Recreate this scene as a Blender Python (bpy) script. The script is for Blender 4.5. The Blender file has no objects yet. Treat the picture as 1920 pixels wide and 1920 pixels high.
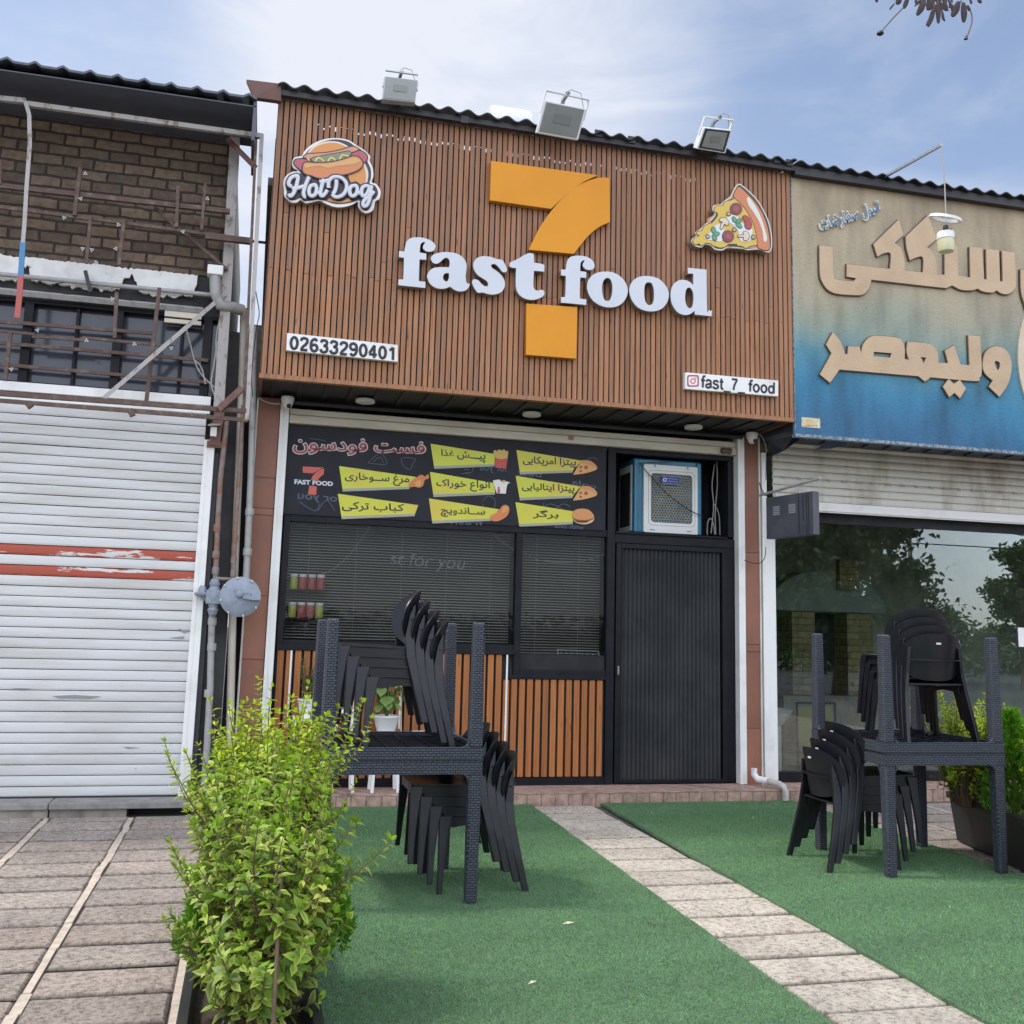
import bpy, bmesh, math, random
from mathutils import Vector, Matrix, noise as mnoise
from mathutils.geometry import tessellate_polygon
random.seed(7)
SC = bpy.context.scene
COL = SC.collection
R = math.radians

# ------------------------------------------------------------------ camera
F_PX, PCX, PCY, EYE = 1920.0, 960.0, 880.0, 1.48
AX = Vector((0.96875111, 0.06379276, 0.239691))      # world X, Y, Z in camera axes (right, down, forward)
AY = Vector((-0.24661277, 0.14439457, 0.95829659))
AZ = Vector((0.02652231, -0.98746174, 0.15561451))
cam_d = bpy.data.cameras.new('camera')
cam = bpy.data.objects.new('camera', cam_d); COL.objects.link(cam)
cam_d.sensor_width = 36; cam_d.lens = 36 * F_PX / 1920
cam_d.shift_y = -80 / 1920
cam_d.clip_start = 0.05; cam_d.clip_end = 2000
m3 = Matrix(((AX.x, -AX.y, -AX.z), (AY.x, -AY.y, -AY.z), (AZ.x, -AZ.y, -AZ.z)))
cam.matrix_world = Matrix.Translation((0, 0, EYE)) @ m3.to_4x4()
SC.camera = cam
SC.render.resolution_x = SC.render.resolution_y = 1024

# ------------------------------------------------------------------ sky, sun, exposure
SUN_DIR = Vector((-0.50, 0.13, 0.85)).normalized()
sun_el = math.asin(SUN_DIR.z); sun_az = math.atan2(SUN_DIR.x, SUN_DIR.y)
W = bpy.data.worlds.new('World'); SC.world = W; W.use_nodes = True
nt = W.node_tree; N = nt.nodes; L = nt.links
N.clear()
wo = N.new('ShaderNodeOutputWorld'); bg = N.new('ShaderNodeBackground')
sky = N.new('ShaderNodeTexSky'); sky.sky_type = 'NISHITA'; sky.sun_disc = False
sky.sun_elevation = sun_el; sky.sun_rotation = sun_az
sky.air_density = 1.0; sky.dust_density = 1.0; sky.ozone_density = 1.6
tc = N.new('ShaderNodeTexCoord')
mp = N.new('ShaderNodeMapping'); mp.inputs['Scale'].default_value = (1.0, 1.0, 2.4); mp.inputs['Rotation'].default_value = (0.0, 0.35, 0.4)
L.new(tc.outputs['Generated'], mp.inputs['Vector'])
cn = N.new('ShaderNodeTexNoise'); cn.inputs['Scale'].default_value = 3.4; cn.inputs['Detail'].default_value = 8; cn.inputs['Roughness'].default_value = 0.56; cn.inputs['Distortion'].default_value = 0.5
L.new(mp.outputs['Vector'], cn.inputs['Vector'])
cr = N.new('ShaderNodeMapRange'); cr.interpolation_type = 'SMOOTHSTEP'
cr.inputs['From Min'].default_value = 0.36; cr.inputs['From Max'].default_value = 0.72
cr.inputs['To Min'].default_value = 0.13; cr.inputs['To Max'].default_value = 0.62
L.new(cn.outputs['Fac'], cr.inputs['Value'])
# one big bright bank of cloud in the north (over the shop) and a fill brightness added in the south
def blob(d, lo, hi, top):
    dt = N.new('ShaderNodeVectorMath'); dt.operation = 'DOT_PRODUCT'
    dt.inputs[1].default_value = Vector(d).normalized()
    nv = N.new('ShaderNodeVectorMath'); nv.operation = 'NORMALIZE'
    L.new(tc.outputs['Generated'], nv.inputs[0]); L.new(nv.outputs['Vector'], dt.inputs[0])
    r = N.new('ShaderNodeMapRange'); r.interpolation_type = 'SMOOTHSTEP'
    r.inputs['From Min'].default_value = lo; r.inputs['From Max'].default_value = hi
    r.inputs['To Min'].default_value = 0; r.inputs['To Max'].default_value = top
    L.new(dt.outputs['Value'], r.inputs['Value'])
    return r.outputs['Result']
def wmath(op, a, b):
    n = N.new('ShaderNodeMath'); n.operation = op; n.use_clamp = (op != 'MULTIPLY')
    for i, s in enumerate((a, b)):
        if hasattr(s, 'is_linked'): L.new(s, n.inputs[i])
        else: n.inputs[i].default_value = s
    return n.outputs[0]
def pdir(px, py):
    c = Vector((px - PCX, py - PCY, F_PX)); return Vector((AX.dot(c), AY.dot(c), AZ.dot(c))).normalized()
bank = blob(pdir(860, 190), 0.962, 1.0, 0.62)
bank_n = wmath('MULTIPLY', bank, wmath('ADD', cn.outputs['Fac'], 0.38))
fac = wmath('ADD', cr.outputs['Result'], bank_n)
low = blob((0, 1, 0.05), 0.74, 1.0, 0.34)
fac = wmath('ADD', fac, low)
mx = N.new('ShaderNodeMix'); mx.data_type = 'RGBA'
sk = N.new('ShaderNodeVectorMath'); sk.operation = 'SCALE'; sk.inputs['Scale'].default_value = 1.85
L.new(sky.outputs['Color'], sk.inputs[0])
L.new(fac, mx.inputs['Factor']); L.new(sk.outputs['Vector'], mx.inputs['A'])
mx.inputs['B'].default_value = (8.3, 8.7, 9.7, 1)
# white fill brightness added to the unseen southern sky behind the camera, lighting the fronts
sv = N.new('ShaderNodeVectorMath'); sv.operation = 'SCALE'; sv.inputs[0].default_value = (15.5, 15.6, 16.6)
L.new(blob((0.0, -0.95, 0.85), 0.22, 0.92, 0.98), sv.inputs['Scale'])
av = N.new('ShaderNodeVectorMath'); av.operation = 'ADD'
L.new(mx.outputs['Result'], av.inputs[0]); L.new(sv.outputs['Vector'], av.inputs[1])
L.new(av.outputs['Vector'], bg.inputs['Color']); bg.inputs['Strength'].default_value = 0.10
L.new(bg.outputs['Background'], wo.inputs['Surface'])

sd = bpy.data.lights.new('sun', 'SUN'); sd.energy = 3.3; sd.angle = R(8); sd.color = (1.0, 0.95, 0.88)
sun = bpy.data.objects.new('sun', sd); COL.objects.link(sun)
sun.rotation_euler = SUN_DIR.to_track_quat('Z', 'Y').to_euler(); sun.location = (-8, 4, 14)
SC.view_settings.view_transform = 'Standard'; SC.view_settings.look = 'None'
SC.view_settings.exposure = 0.0; SC.view_settings.gamma = 1.0

# ------------------------------------------------------------------ picture -> place
def ray(px, py):
    c = Vector((px - PCX, py - PCY, F_PX)); return Vector((AX.dot(c), AY.dot(c), AZ.dot(c)))
def at(px, py, Y):
    d = ray(px, py); return d * (Y / d.y) + Vector((0, 0, EYE))
def gnd(px, py, z=0.0):
    d = ray(px, py); return d * ((z - EYE) / d.z) + Vector((0, 0, EYE))
YS, YP = 9.263, 8.463          # glass line of the shops, face of the sign boards

# ------------------------------------------------------------------ mesh helper
ORG = {}
class MB:
    def __init__(s): s.v = []; s.f = []; s.c = []; s.cur = (0.5, 0.5, 0.5, 1); s.sm = []
    def add(s, vs, fs, smooth=False):
        b = len(s.v); s.v += [Vector(x) for x in vs]; s.c += [s.cur] * len(vs)
        for f in fs: s.f.append(tuple(b + i for i in f)); s.sm.append(smooth)
        return s
    def box(s, a, b):
        x0, y0, z0 = a; x1, y1, z1 = b
        return s.add([(x0,y0,z0),(x1,y0,z0),(x1,y1,z0),(x0,y1,z0),(x0,y0,z1),(x1,y0,z1),(x1,y1,z1),(x0,y1,z1)],
                     [(0,3,2,1),(4,5,6,7),(0,1,5,4),(1,2,6,5),(2,3,7,6),(3,0,4,7)])
    def hexa(s, p):      # 8 corners, same order as box
        return s.add(p, [(0,3,2,1),(4,5,6,7),(0,1,5,4),(1,2,6,5),(2,3,7,6),(3,0,4,7)])
    def quad(s, *p): return s.add(p, [tuple(range(len(p)))])
    def slab(s, q, t):   # q: front polygon (seen from the camera side, any order), t: thickness vector
        n = len(q); q = [Vector(x) for x in q]; t = Vector(t)
        nn = Vector((0,0,0))
        for i in range(n): nn += q[i].cross(q[(i+1) % n])
        if nn.dot(t) > 0: q = q[::-1]
        return s.add(q + [x + t for x in q], [tuple(range(n)), tuple(range(2*n-1, n-1, -1))] + [(i, n+i, n+(i+1) % n, (i+1) % n) for i in range(n)])
    def poly(s, rings, t):   # rings of 3-D points (outer, holes...) in a plane y=const; extruded by t
        t = Vector(t); rings = [[Vector(p) for p in r] for r in rings]
        flat = [p for r in rings for p in r]
        tris = tessellate_polygon([[Vector((p.x, p.z, 0)) for p in r] for r in rings])
        n = len(flat); fs = []
        for a, b, c in tris:
            nrm = (flat[b]-flat[a]).cross(flat[c]-flat[a])
            if nrm.y > 0: a, c = c, a
            fs.append((a, b, c)); fs.append((n+c, n+b, n+a))
        base = 0
        for r in rings:
            m = len(r)
            for i in range(m): fs.append((base+i, base+(i+1) % m, n+base+(i+1) % m, n+base+i))
            base += m
        return s.add(flat + [p + t for p in flat], fs)
    def bar(s, a, b, w, h=None, up=(0,0,1)):
        a = Vector(a); b = Vector(b); h = h or w; d = (b-a).normalized(); u = Vector(up)
        if abs(d.dot(u)) > .98: u = Vector((0,1,0))
        x = d.cross(u).normalized()*w/2; y = x.cross(d).normalized()*h/2
        q = [a-x-y, a+x-y, a+x+y, a-x+y, b-x-y, b+x-y, b+x+y, b-x+y]
        return s.add(q, [(0,1,2,3),(7,6,5,4),(0,4,5,1),(1,5,6,2),(2,6,7,3),(3,7,4,0)])
    def tube(s, pts, r, n=10, flat=None, cap=True):
        pts = [Vector(p) for p in pts]; rs = r if isinstance(r, (list, tuple)) else [r]*len(pts)
        vs = []; up = Vector((0.31, 0.2, 1)).normalized()
        for i, p in enumerate(pts):
            d = (pts[min(i+1, len(pts)-1)] - pts[max(i-1, 0)])
            if d.length < 1e-9: d = Vector((0,0,1))
            d.normalize()
            if flat is not None: y = Vector(flat); x = d.cross(y).normalized(); k = 0.35
            else:
                if abs(d.dot(up)) > .97: up = Vector((1,0.1,0)).normalized()
                x = d.cross(up).normalized(); y = x.cross(d); k = 1
            for j in range(n):
                a = 2*math.pi*j/n
                vs.append(p + x*math.cos(a)*rs[i] + y*math.sin(a)*rs[i]*k)
        fs = []
        for i in range(len(pts)-1):
            for j in range(n): fs.append((i*n+j, i*n+(j+1) % n, (i+1)*n+(j+1) % n, (i+1)*n+j))
        if cap: fs.append(tuple(range(n-1, -1, -1))); fs.append(tuple((len(pts)-1)*n+j for j in range(n)))
        return s.add(vs, fs, True)
    def lathe(s, prof, c, axis=(0,0,1), n=24, smooth=True):
        c = Vector(c); ax = Vector(axis).normalized(); x = ax.orthogonal().normalized(); y = ax.cross(x)
        vs = []; fs = []
        for r, h in prof:
            for j in range(n):
                a = 2*math.pi*j/n; vs.append(c + ax*h + (x*math.cos(a)+y*math.sin(a))*r)
        for i in range(len(prof)-1):
            for j in range(n): fs.append((i*n+j, i*n+(j+1) % n, (i+1)*n+(j+1) % n, (i+1)*n+j))
        fs.append(tuple(range(n-1, -1, -1))); fs.append(tuple((len(prof)-1)*n+j for j in range(n)))
        return s.add(vs, fs, smooth)
    def build(s, name, mat, parent=None, bevel=0, origin=None, smooth_all=False):
        if parent is not None:
            org = ORG[parent.name]; ORGn = org
        elif origin is not None: org = Vector(origin)
        else:
            xs = [v.x for v in s.v]; ys = [v.y for v in s.v]; zs = [v.z for v in s.v]
            org = Vector(((min(xs)+max(xs))/2, (min(ys)+max(ys))/2, min(zs)))
        me = bpy.data.meshes.new(name)
        me.from_pydata([v - org for v in s.v], [], s.f); me.update()
        ca = me.color_attributes.new('tint', 'FLOAT_COLOR', 'POINT')
        ca.data.foreach_set('color', [x for c in s.c for x in c])
        me.polygons.foreach_set('use_smooth', [True if smooth_all else k for k in s.sm])
        if len(s.f) < 20000 and any(s.sm): me.set_sharp_from_angle(angle=R(48))
        o = bpy.data.objects.new(name, me); COL.objects.link(o)
        if mat: me.materials.append(mat)
        if parent is not None: o.parent = parent; ORG[o.name] = org
        else: o.location = org; ORG[o.name] = org
        if bevel:
            bv = o.modifiers.new('bevel', 'BEVEL'); bv.width = bevel; bv.segments = 2; bv.limit_method = 'ANGLE'; bv.angle_limit = R(40)
            bv.harden_normals = False
        return o
def tag(o, label=None, cat=None, group=None, kind=None):
    if label: o['label'] = label
    if cat: o['category'] = cat
    if group: o['group'] = group
    if kind: o['kind'] = kind
    return o
def empty(name, loc, label, cat, group=None):
    o = bpy.data.objects.new(name, None); COL.objects.link(o); o.location = loc; o.empty_display_size = .1
    ORG[o.name] = Vector(loc); return tag(o, label, cat, group)
def copy_tree(o, parent=None):
    c = o.copy(); COL.objects.link(c)
    if parent is not None: c.parent = parent
    for ch in [x for x in bpy.data.objects if x.parent == o]: copy_tree(ch, c)
    return c

# ------------------------------------------------------------------ outlines traced on a plane
def trace(txt, ox, oy, sc, Y, seg=6):
    pts = []
    for t in txt.split():
        k = t.endswith('*'); x, y = t.rstrip('*').split(',')
        pts.append((at(ox+float(x)/sc, oy+float(y)/sc, Y), k))
    n = len(pts); out = []
    for i in range(n):
        p1, k1 = pts[i]; p2, k2 = pts[(i+1) % n]
        p0 = p1 if k1 else pts[i-1][0]; p3 = p2 if k2 else pts[(i+2) % n][0]
        if k1 and k2: out.append(p1); continue
        for j in range(seg):
            t = j/seg
            out.append(0.5*((2*p1) + (p2-p0)*t + (2*p0-5*p1+4*p2-p3)*t*t + (3*p1-p0-3*p2+p3)*t**3))
    return out
def line(txt, ox, oy, sc, Y, seg=5):
    P = []
    for t in txt.split():
        x, y = t.split(','); P.append(at(ox+float(x)/sc, oy+float(y)/sc, Y))
    if len(P) < 3: return P
    out = []
    for i in range(len(P)-1):
        p0 = P[max(i-1, 0)]; p1 = P[i]; p2 = P[i+1]; p3 = P[min(i+2, len(P)-1)]
        for j in range(seg):
            t = j/seg
            out.append(0.5*((2*p1) + (p2-p0)*t + (2*p0-5*p1+4*p2-p3)*t*t + (3*p1-p0-3*p2+p3)*t**3))
    out.append(P[-1]); return out
def offset(ring, d):       # ring in a y=const plane, grown outwards by d
    n = len(ring); a = sum(ring[i].x*ring[(i+1) % n].z - ring[(i+1) % n].x*ring[i].z for i in range(n))
    sgn = 1 if a > 0 else -1; out = []
    for i in range(n):
        e = ring[(i+1) % n] - ring[i-1]
        if e.length < 1e-7: out.append(ring[i].copy()); continue
        e.normalize(); out.append(ring[i] + Vector((e.z, 0, -e.x))*d*sgn)
    return out
def shift(ring, dy): return [p + Vector((0, dy, 0)) for p in ring]
def disc(px, py, rx, ox, oy, sc, Y, ry=None, n=20, rot=0):
    ry = ry or rx; r = []
    for i in range(n):
        a = 2*math.pi*i/n; x = rx*math.cos(a); y = ry*math.sin(a)
        r.append(at(ox+(px+x*math.cos(rot)-y*math.sin(rot))/sc, oy+(py+x*math.sin(rot)+y*math.cos(rot))/sc, Y))
    return r

# ------------------------------------------------------------------ lettering
FORMS = {  # isolated, final, initial, medial
 'ا':(0xFE8D,0xFE8E,0,0),'آ':(0xFE81,0xFE82,0,0),'ب':(0xFE8F,0xFE90,0xFE91,0xFE92),'پ':(0xFB56,0xFB57,0xFB58,0xFB59),
 'ت':(0xFE95,0xFE96,0xFE97,0xFE98),'چ':(0xFB7A,0xFB7B,0xFB7C,0xFB7D),'خ':(0xFEA5,0xFEA6,0xFEA7,0xFEA8),
 'د':(0xFEA9,0xFEAA,0,0),'ذ':(0xFEAB,0xFEAC,0,0),'ر':(0xFEAD,0xFEAE,0,0),'ز':(0xFEAF,0xFEB0,0,0),
 'س':(0xFEB1,0xFEB2,0xFEB3,0xFEB4),'ش':(0xFEB5,0xFEB6,0xFEB7,0xFEB8),'ع':(0xFEC9,0xFECA,0xFECB,0xFECC),
 'غ':(0xFECD,0xFECE,0xFECF,0xFED0),'ف':(0xFED1,0xFED2,0xFED3,0xFED4),'ق':(0xFED5,0xFED6,0xFED7,0xFED8),
 'ک':(0xFB8E,0xFB8F,0xFB90,0xFB91),'گ':(0xFB92,0xFB93,0xFB94,0xFB95),'ل':(0xFEDD,0xFEDE,0xFEDF,0xFEE0),
 'م':(0xFEE1,0xFEE2,0xFEE3,0xFEE4),'ن':(0xFEE5,0xFEE6,0xFEE7,0xFEE8),'و':(0xFEED,0xFEEE,0,0),
 'ی':(0xFBFC,0xFBFD,0xFBFE,0xFBFF),'ـ':(0x640,0x640,0x640,0x640)}
def shape(s):
    out = []
    for i, ch in enumerate(s):
        if ch not in FORMS: out.append(ch); continue
        pr = i > 0 and s[i-1] in FORMS and FORMS[s[i-1]][2] != 0
        nx = i+1 < len(s) and s[i+1] in FORMS and FORMS[ch][2] != 0
        out.append(chr(FORMS[ch][(3 if nx else 1) if pr else 2]) if (pr or nx) else ch)
    return ''.join(reversed(out))
def text_mesh(s, bold=0.0, res=3):
    cu = bpy.data.curves.new('lettering', 'FONT'); cu.body = s; cu.size = 1; cu.offset = bold; cu.resolution_u = res
    cu.fill_mode = 'FRONT'
    o = bpy.data.objects.new('lettering', cu); COL.objects.link(o)
    dg = bpy.context.evaluated_depsgraph_get()
    me = bpy.data.meshes.new_from_object(o.evaluated_get(dg))
    vs = [v.co.copy() for v in me.vertices]; fs = [tuple(p.vertices) for p in me.polygons]
    bpy.data.objects.remove(o); bpy.data.curves.remove(cu); bpy.data.meshes.remove(me)
    return vs, fs
def letter(mb, s, quad, Y, bold=0.0, mirror=False, box=None, thick=0.002):
    """lettering laid into a picture quad (tl,tr,br,bl) on the plane y=Y; box: (x0,x1,y0,y1) of the type to use instead of its own bounds"""
    vs, fs = text_mesh(s, bold)
    if not vs: return mb
    if bold and any(ch in s for ch in '\u0639\u063a\ufec9\ufecd\ufeca\ufece'):      # offset outlines of these letters do not fill: thicken with shifted copies
        vs, fs = text_mesh(s, 0); b = bold*.8
        x0 = min(v.x for v in vs)-b; x1 = max(v.x for v in vs)+b; y0 = min(v.y for v in vs)-b; y1 = max(v.y for v in vs)+b
        nv, nf = [], []
        for k, (dx, dy) in enumerate(((-b,0),(b,0),(0,b),(0,-b))):
            o = len(nv); nv += [Vector((v.x+dx, v.y+dy, k*.0003)) for v in vs]; nf += [tuple(o+i for i in f) for f in fs]
        vs, fs = nv, nf; box = (x0,x1,y0,y1)
    x0 = min(v.x for v in vs); x1 = max(v.x for v in vs); y0 = min(v.y for v in vs); y1 = max(v.y for v in vs)
    if box: x0, x1, y0, y1 = box
    c = [at(p[0], p[1], Y) for p in quad]; out = []
    for v in vs:
        u = (v.x-x0)/(x1-x0); w = (v.y-y0)/(y1-y0)
        if mirror: u = 1-u
        top = c[0].lerp(c[1], u); bot = c[3].lerp(c[2], u); out.append(bot.lerp(top, w)-Vector((0, v.z, 0)))
    n = len(out); res = []
    edge = {}
    for f in fs:
        a, b, c3 = out[f[0]], out[f[1]], out[f[2]]
        if (b-a).cross(c3-a).y > 0: f = f[::-1]
        res.append(f)
        for i in range(len(f)):
            e = (f[i], f[(i+1) % len(f)]); k = (min(e), max(e)); edge[k] = None if k in edge else e
    sides = [(e[1], e[0], n+e[0], n+e[1]) for e in edge.values() if e]
    mb.add(out + [p + Vector((0, thick, 0)) for p in out], res + sides)
    return mb

STROKES = {  # bold sans figures and letters as pen strokes in a box 1 high (baseline 0), (advance, strokes)
 '0':(.62,["o .31,.5,.20,.40"]),
 '1':(.62,["l .14,.72 .26,.80 .35,.92","l .37,.93 .37,.06"]),
 '2':(.62,["c .12,.70 .16,.86 .31,.91 .47,.85 .50,.68 .40,.48 .24,.30 .13,.09","l .10,.09 .52,.09"]),
 '3':(.62,["c .12,.74 .18,.88 .32,.91 .47,.84 .46,.63 .30,.53","c .28,.53 .46,.49 .51,.30 .45,.14 .30,.08 .16,.13 .10,.27"]),
 '4':(.62,["l .40,.92 .08,.34","l .07,.29 .56,.29","l .40,.93 .40,.06"]),
 '6':(.62,["c .48,.80 .38,.91 .25,.88 .14,.72 .11,.45 .15,.20 .30,.08 .46,.16 .51,.33 .43,.50 .28,.53 .15,.42"]),
 '9':(.62,["c .13,.20 .24,.09 .38,.13 .48,.30 .51,.55 .47,.80 .32,.91 .16,.85 .10,.68 .18,.51 .34,.48 .47,.58"]),
 '7':(.60,["l .09,.90 .52,.90","c .50,.86 .38,.62 .28,.36 .24,.06"]),
 'f':(.36,["c .37,.91 .25,.93 .19,.84 .18,.70","l .18,.72 .18,.05","l .04,.62 .33,.62"]),
 'a':(.58,["c .09,.53 .17,.64 .30,.66 .43,.60 .45,.48","l .45,.48 .46,.06","c .45,.37 .28,.35 .11,.28 .09,.15 .21,.06 .37,.11 .45,.24"]),
 's':(.54,["c .44,.53 .36,.65 .22,.65 .11,.58 .12,.44 .26,.37 .40,.32 .46,.20 .38,.08 .22,.05 .09,.13 .07,.20"]),
 't':(.36,["c .17,.86 .17,.30 .18,.12 .26,.06 .33,.08","l .04,.62 .32,.62"]),
 '_':(.56,["l .0,-.14 .56,-.14"]), ' ':(.24,[]),
 'o':(.62,["o .31,.36,.215,.29"]),
 'd':(.62,["o .29,.35,.20,.28","l .51,.93 .51,.05"]),
}
def pen(mb, s, quad, Y, wt):
    tot = sum(STROKES[c][0] for c in s); c4 = [at(p[0], p[1], Y) for p in quad]; x = 0
    P = lambda u, v: c4[3].lerp(c4[2], u).lerp(c4[0].lerp(c4[1], u), v)
    for ch in s:
        adv, st = STROKES[ch]
        for t in st:
            k, *r = t.split()
            if k == 'o':
                cx, cy, rx, ry = map(float, r[0].split(',')); pts = [(cx+rx*math.cos(a*math.pi/10), cy+ry*math.sin(a*math.pi/10)) for a in range(22)]
            else:
                pts = [tuple(map(float, q.split(','))) for q in r]
                if k == 'c':
                    out = []
                    for i in range(len(pts)-1):
                        p0, p1, p2, p3 = pts[max(i-1,0)], pts[i], pts[i+1], pts[min(i+2,len(pts)-1)]
                        for j in range(5):
                            u = j/5; out.append(tuple(.5*(2*p1[d]+(p2[d]-p0[d])*u+(2*p0[d]-5*p1[d]+4*p2[d]-p3[d])*u*u+(3*p1[d]-p0[d]-3*p2[d]+p3[d])*u**3) for d in (0,1)))
                    pts = out+[pts[-1]]
            mb.tube([P((x+a)/tot, b) for a, b in pts], wt, 6, flat=(0,1,0))
        x += adv
    return mb
# ------------------------------------------------------------------ materials
def mat(name, col, rough=.6, col2=None, sc=6, lo=.42, hi=.68, detail=6, bump=0, bsc=40, metal=0, stretch=(1,1,1), spec=.5,
        speck=None, speck_sc=120, speck_at=.68, tintmix=0, coat=0):
    m = bpy.data.materials.new(name); m.use_nodes = True
    t = m.node_tree; n = t.nodes; l = t.links; b = n['Principled BSDF']
    b.inputs['Roughness'].default_value = rough; b.inputs['Metallic'].default_value = metal
    b.inputs['Specular IOR Level'].default_value = spec
    if coat: b.inputs['Coat Weight'].default_value = coat; b.inputs['Coat Roughness'].default_value = .1
    tc = n.new('ShaderNodeTexCoord'); mp = n.new('ShaderNodeMapping'); mp.inputs['Scale'].default_value = stretch
    l.new(tc.outputs['Object'], mp.inputs['Vector']); vec = mp.outputs['Vector']
    c4 = lambda c: (c[0], c[1], c[2], 1)
    cur = None
    def rgbmix(fac, a, bcol, blend='MIX'):
        x = n.new('ShaderNodeMix'); x.data_type = 'RGBA'; x.blend_type = blend
        if hasattr(fac, 'is_linked'): l.new(fac, x.inputs['Factor'])
        else: x.inputs['Factor'].default_value = fac
        for s, k in ((a, 'A'), (bcol, 'B')):
            if hasattr(s, 'is_linked'): l.new(s, x.inputs[k])
            else: x.inputs[k].default_value = c4(s)
        return x.outputs['Result']
    def nz(scale, det=6, rgh=.6):
        x = n.new('ShaderNodeTexNoise'); x.inputs['Scale'].default_value = scale; x.inputs['Detail'].default_value = det; x.inputs['Roughness'].default_value = rgh
        l.new(vec, x.inputs['Vector']); return x.outputs['Fac']
    def rng(v, a, c, o0=0, o1=1):
        x = n.new('ShaderNodeMapRange'); x.inputs['From Min'].default_value = a; x.inputs['From Max'].default_value = c
        x.inputs['To Min'].default_value = o0; x.inputs['To Max'].default_value = o1; l.new(v, x.inputs['Value']); return x.outputs['Result']
    cur = col
    if col2 is not None: cur = rgbmix(rng(nz(sc, detail), lo, hi), cur, col2)
    if speck is not None: cur = rgbmix(rng(nz(speck_sc, 3), speck_at, speck_at+.05), cur, speck)
    if tintmix:
        at_ = n.new('ShaderNodeAttribute'); at_.attribute_name = 'tint'
        cur = rgbmix(tintmix, cur, at_.outputs['Color'], 'MULTIPLY')
        g = n.new('ShaderNodeVectorMath'); g.operation = 'SCALE'; g.inputs['Scale'].default_value = 1/(1-tintmix+tintmix*.5) if tintmix < 1 else 2
        l.new(cur, g.inputs[0]); cur = g.outputs['Vector']
    if hasattr(cur, 'is_linked'): l.new(cur, b.inputs['Base Color'])
    else: b.inputs['Base Color'].default_value = c4(cur)
    if bump:
        bp = n.new('ShaderNodeBump'); bp.inputs['Strength'].default_value = min(1, bump); bp.inputs['Distance'].default_value = .01*max(1, bump)
        l.new(nz(bsc, 8, .65), bp.inputs['Height']); l.new(bp.outputs['Normal'], b.inputs['Normal'])
    m['h'] = 0
    return m
def nodes_of(m): return m.node_tree.nodes, m.node_tree.links, m.node_tree.nodes['Principled BSDF']

M = {}
M['black'] = mat('black_frame', (.006,.0065,.010), .5, (.011,.012,.016), sc=9, bump=.05, spec=.22)
M['blackmatt'] = mat('black_gap_shade', (.010,.010,.012), .8, (.022,.022,.026), sc=5)
M['soffit'] = mat('soffit_metal', (.018,.018,.022), .55, (.035,.034,.036), sc=4, bump=.1)
M['white'] = mat('white_paint', (.78,.78,.76), .5, (.60,.59,.55), sc=4, lo=.5, hi=.8, bump=.06)
M['whitedirty'] = mat('dirty_white_paint', (.66,.64,.58), .55, (.42,.38,.31), sc=5, lo=.46, hi=.72, stretch=(1,1,.35), bump=.08, speck=(.2,.15,.1), speck_sc=60, speck_at=.72)
M['beige'] = mat('beige_enamel', (.60,.55,.45), .5, (.46,.41,.33), sc=3, lo=.45, hi=.7, stretch=(.6,1,2), bump=.05)
M['letterwhite'] = mat('letter_acrylic', (.60,.625,.67), .35, (.56,.59,.64), sc=3, spec=.3)
M['letterside'] = mat('letter_side', (.26,.20,.165), .5, (.20,.155,.13), sc=8)
M['orange'] = mat('orange_acrylic', (.70,.285,.014), .4, (.64,.25,.012), sc=1.5, spec=.25)
M['orangeside'] = mat('orange_return', (.50,.20,.03), .5)
M['brown'] = mat('brown_column_paint', (.27,.112,.068), .5, (.21,.085,.055), sc=2.5, lo=.4, hi=.7, bump=.05, speck=(.42,.30,.24), speck_sc=26, speck_at=.74)
M['steelrust'] = mat('rusty_steel', (.105,.066,.052), .75, (.20,.15,.125), sc=14, lo=.5, hi=.72, bump=.3, bsc=70, speck=(.34,.30,.27), speck_sc=40, speck_at=.7)
M['steelpale'] = mat('pale_peeling_steel', (.40,.38,.36), .6, (.20,.15,.12), sc=16, lo=.54, hi=.66, stretch=(1,1,.5), bump=.3, bsc=60)
M['pipegrey'] = mat('grey_pipe', (.34,.34,.33), .5, (.22,.20,.18), sc=12, lo=.5, hi=.75, bump=.1)
M['pipebeige'] = mat('beige_pipe', (.50,.46,.39), .5, (.38,.34,.28), sc=7, lo=.45, hi=.75, stretch=(1,1,.3), bump=.05)
M['piperust'] = mat('rusted_pipe', (.22,.20,.19), .7, (.24,.10,.05), sc=10, lo=.42, hi=.6, bump=.3)
M['gas'] = mat('grey_enamel', (.26,.30,.36), .45, (.20,.23,.28), sc=9, bump=.05)
M['plastic'] = mat('anthracite_plastic', (.007,.0078,.0115), .34, (.011,.012,.016), sc=9, bump=.06, bsc=300, spec=.42)
M['concrete'] = mat('concrete', (.27,.26,.24), .9, (.17,.165,.155), sc=6, bump=.3, bsc=60)
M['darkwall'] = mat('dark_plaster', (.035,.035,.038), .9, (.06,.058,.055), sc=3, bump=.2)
M['inside'] = mat('interior_wall', (.10,.095,.085), .9, (.07,.065,.06), sc=2)
M['bodywall'] = mat('plaster_wall', (.30,.27,.23), .9, (.22,.2,.17), sc=2, bump=.2)
M['potwhite'] = mat('white_plastic', (.76,.76,.75), .4, (.70,.70,.69), sc=6)
M['lampgrey'] = mat('floodlight_grey', (.30,.31,.31), .5, (.24,.25,.25), sc=6)
M['lampwhite'] = mat('floodlight_white', (.66,.67,.68), .45)
M['lampglass'] = mat('lamp_glass', (.22,.235,.22), .15, (.19,.20,.19), sc=3)
M['ledyellow'] = mat('led_plate', (.17,.18,.165), .3)
M['chrome'] = mat('galvanised', (.42,.43,.44), .35, (.30,.31,.32), sc=30, metal=.7)
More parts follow.
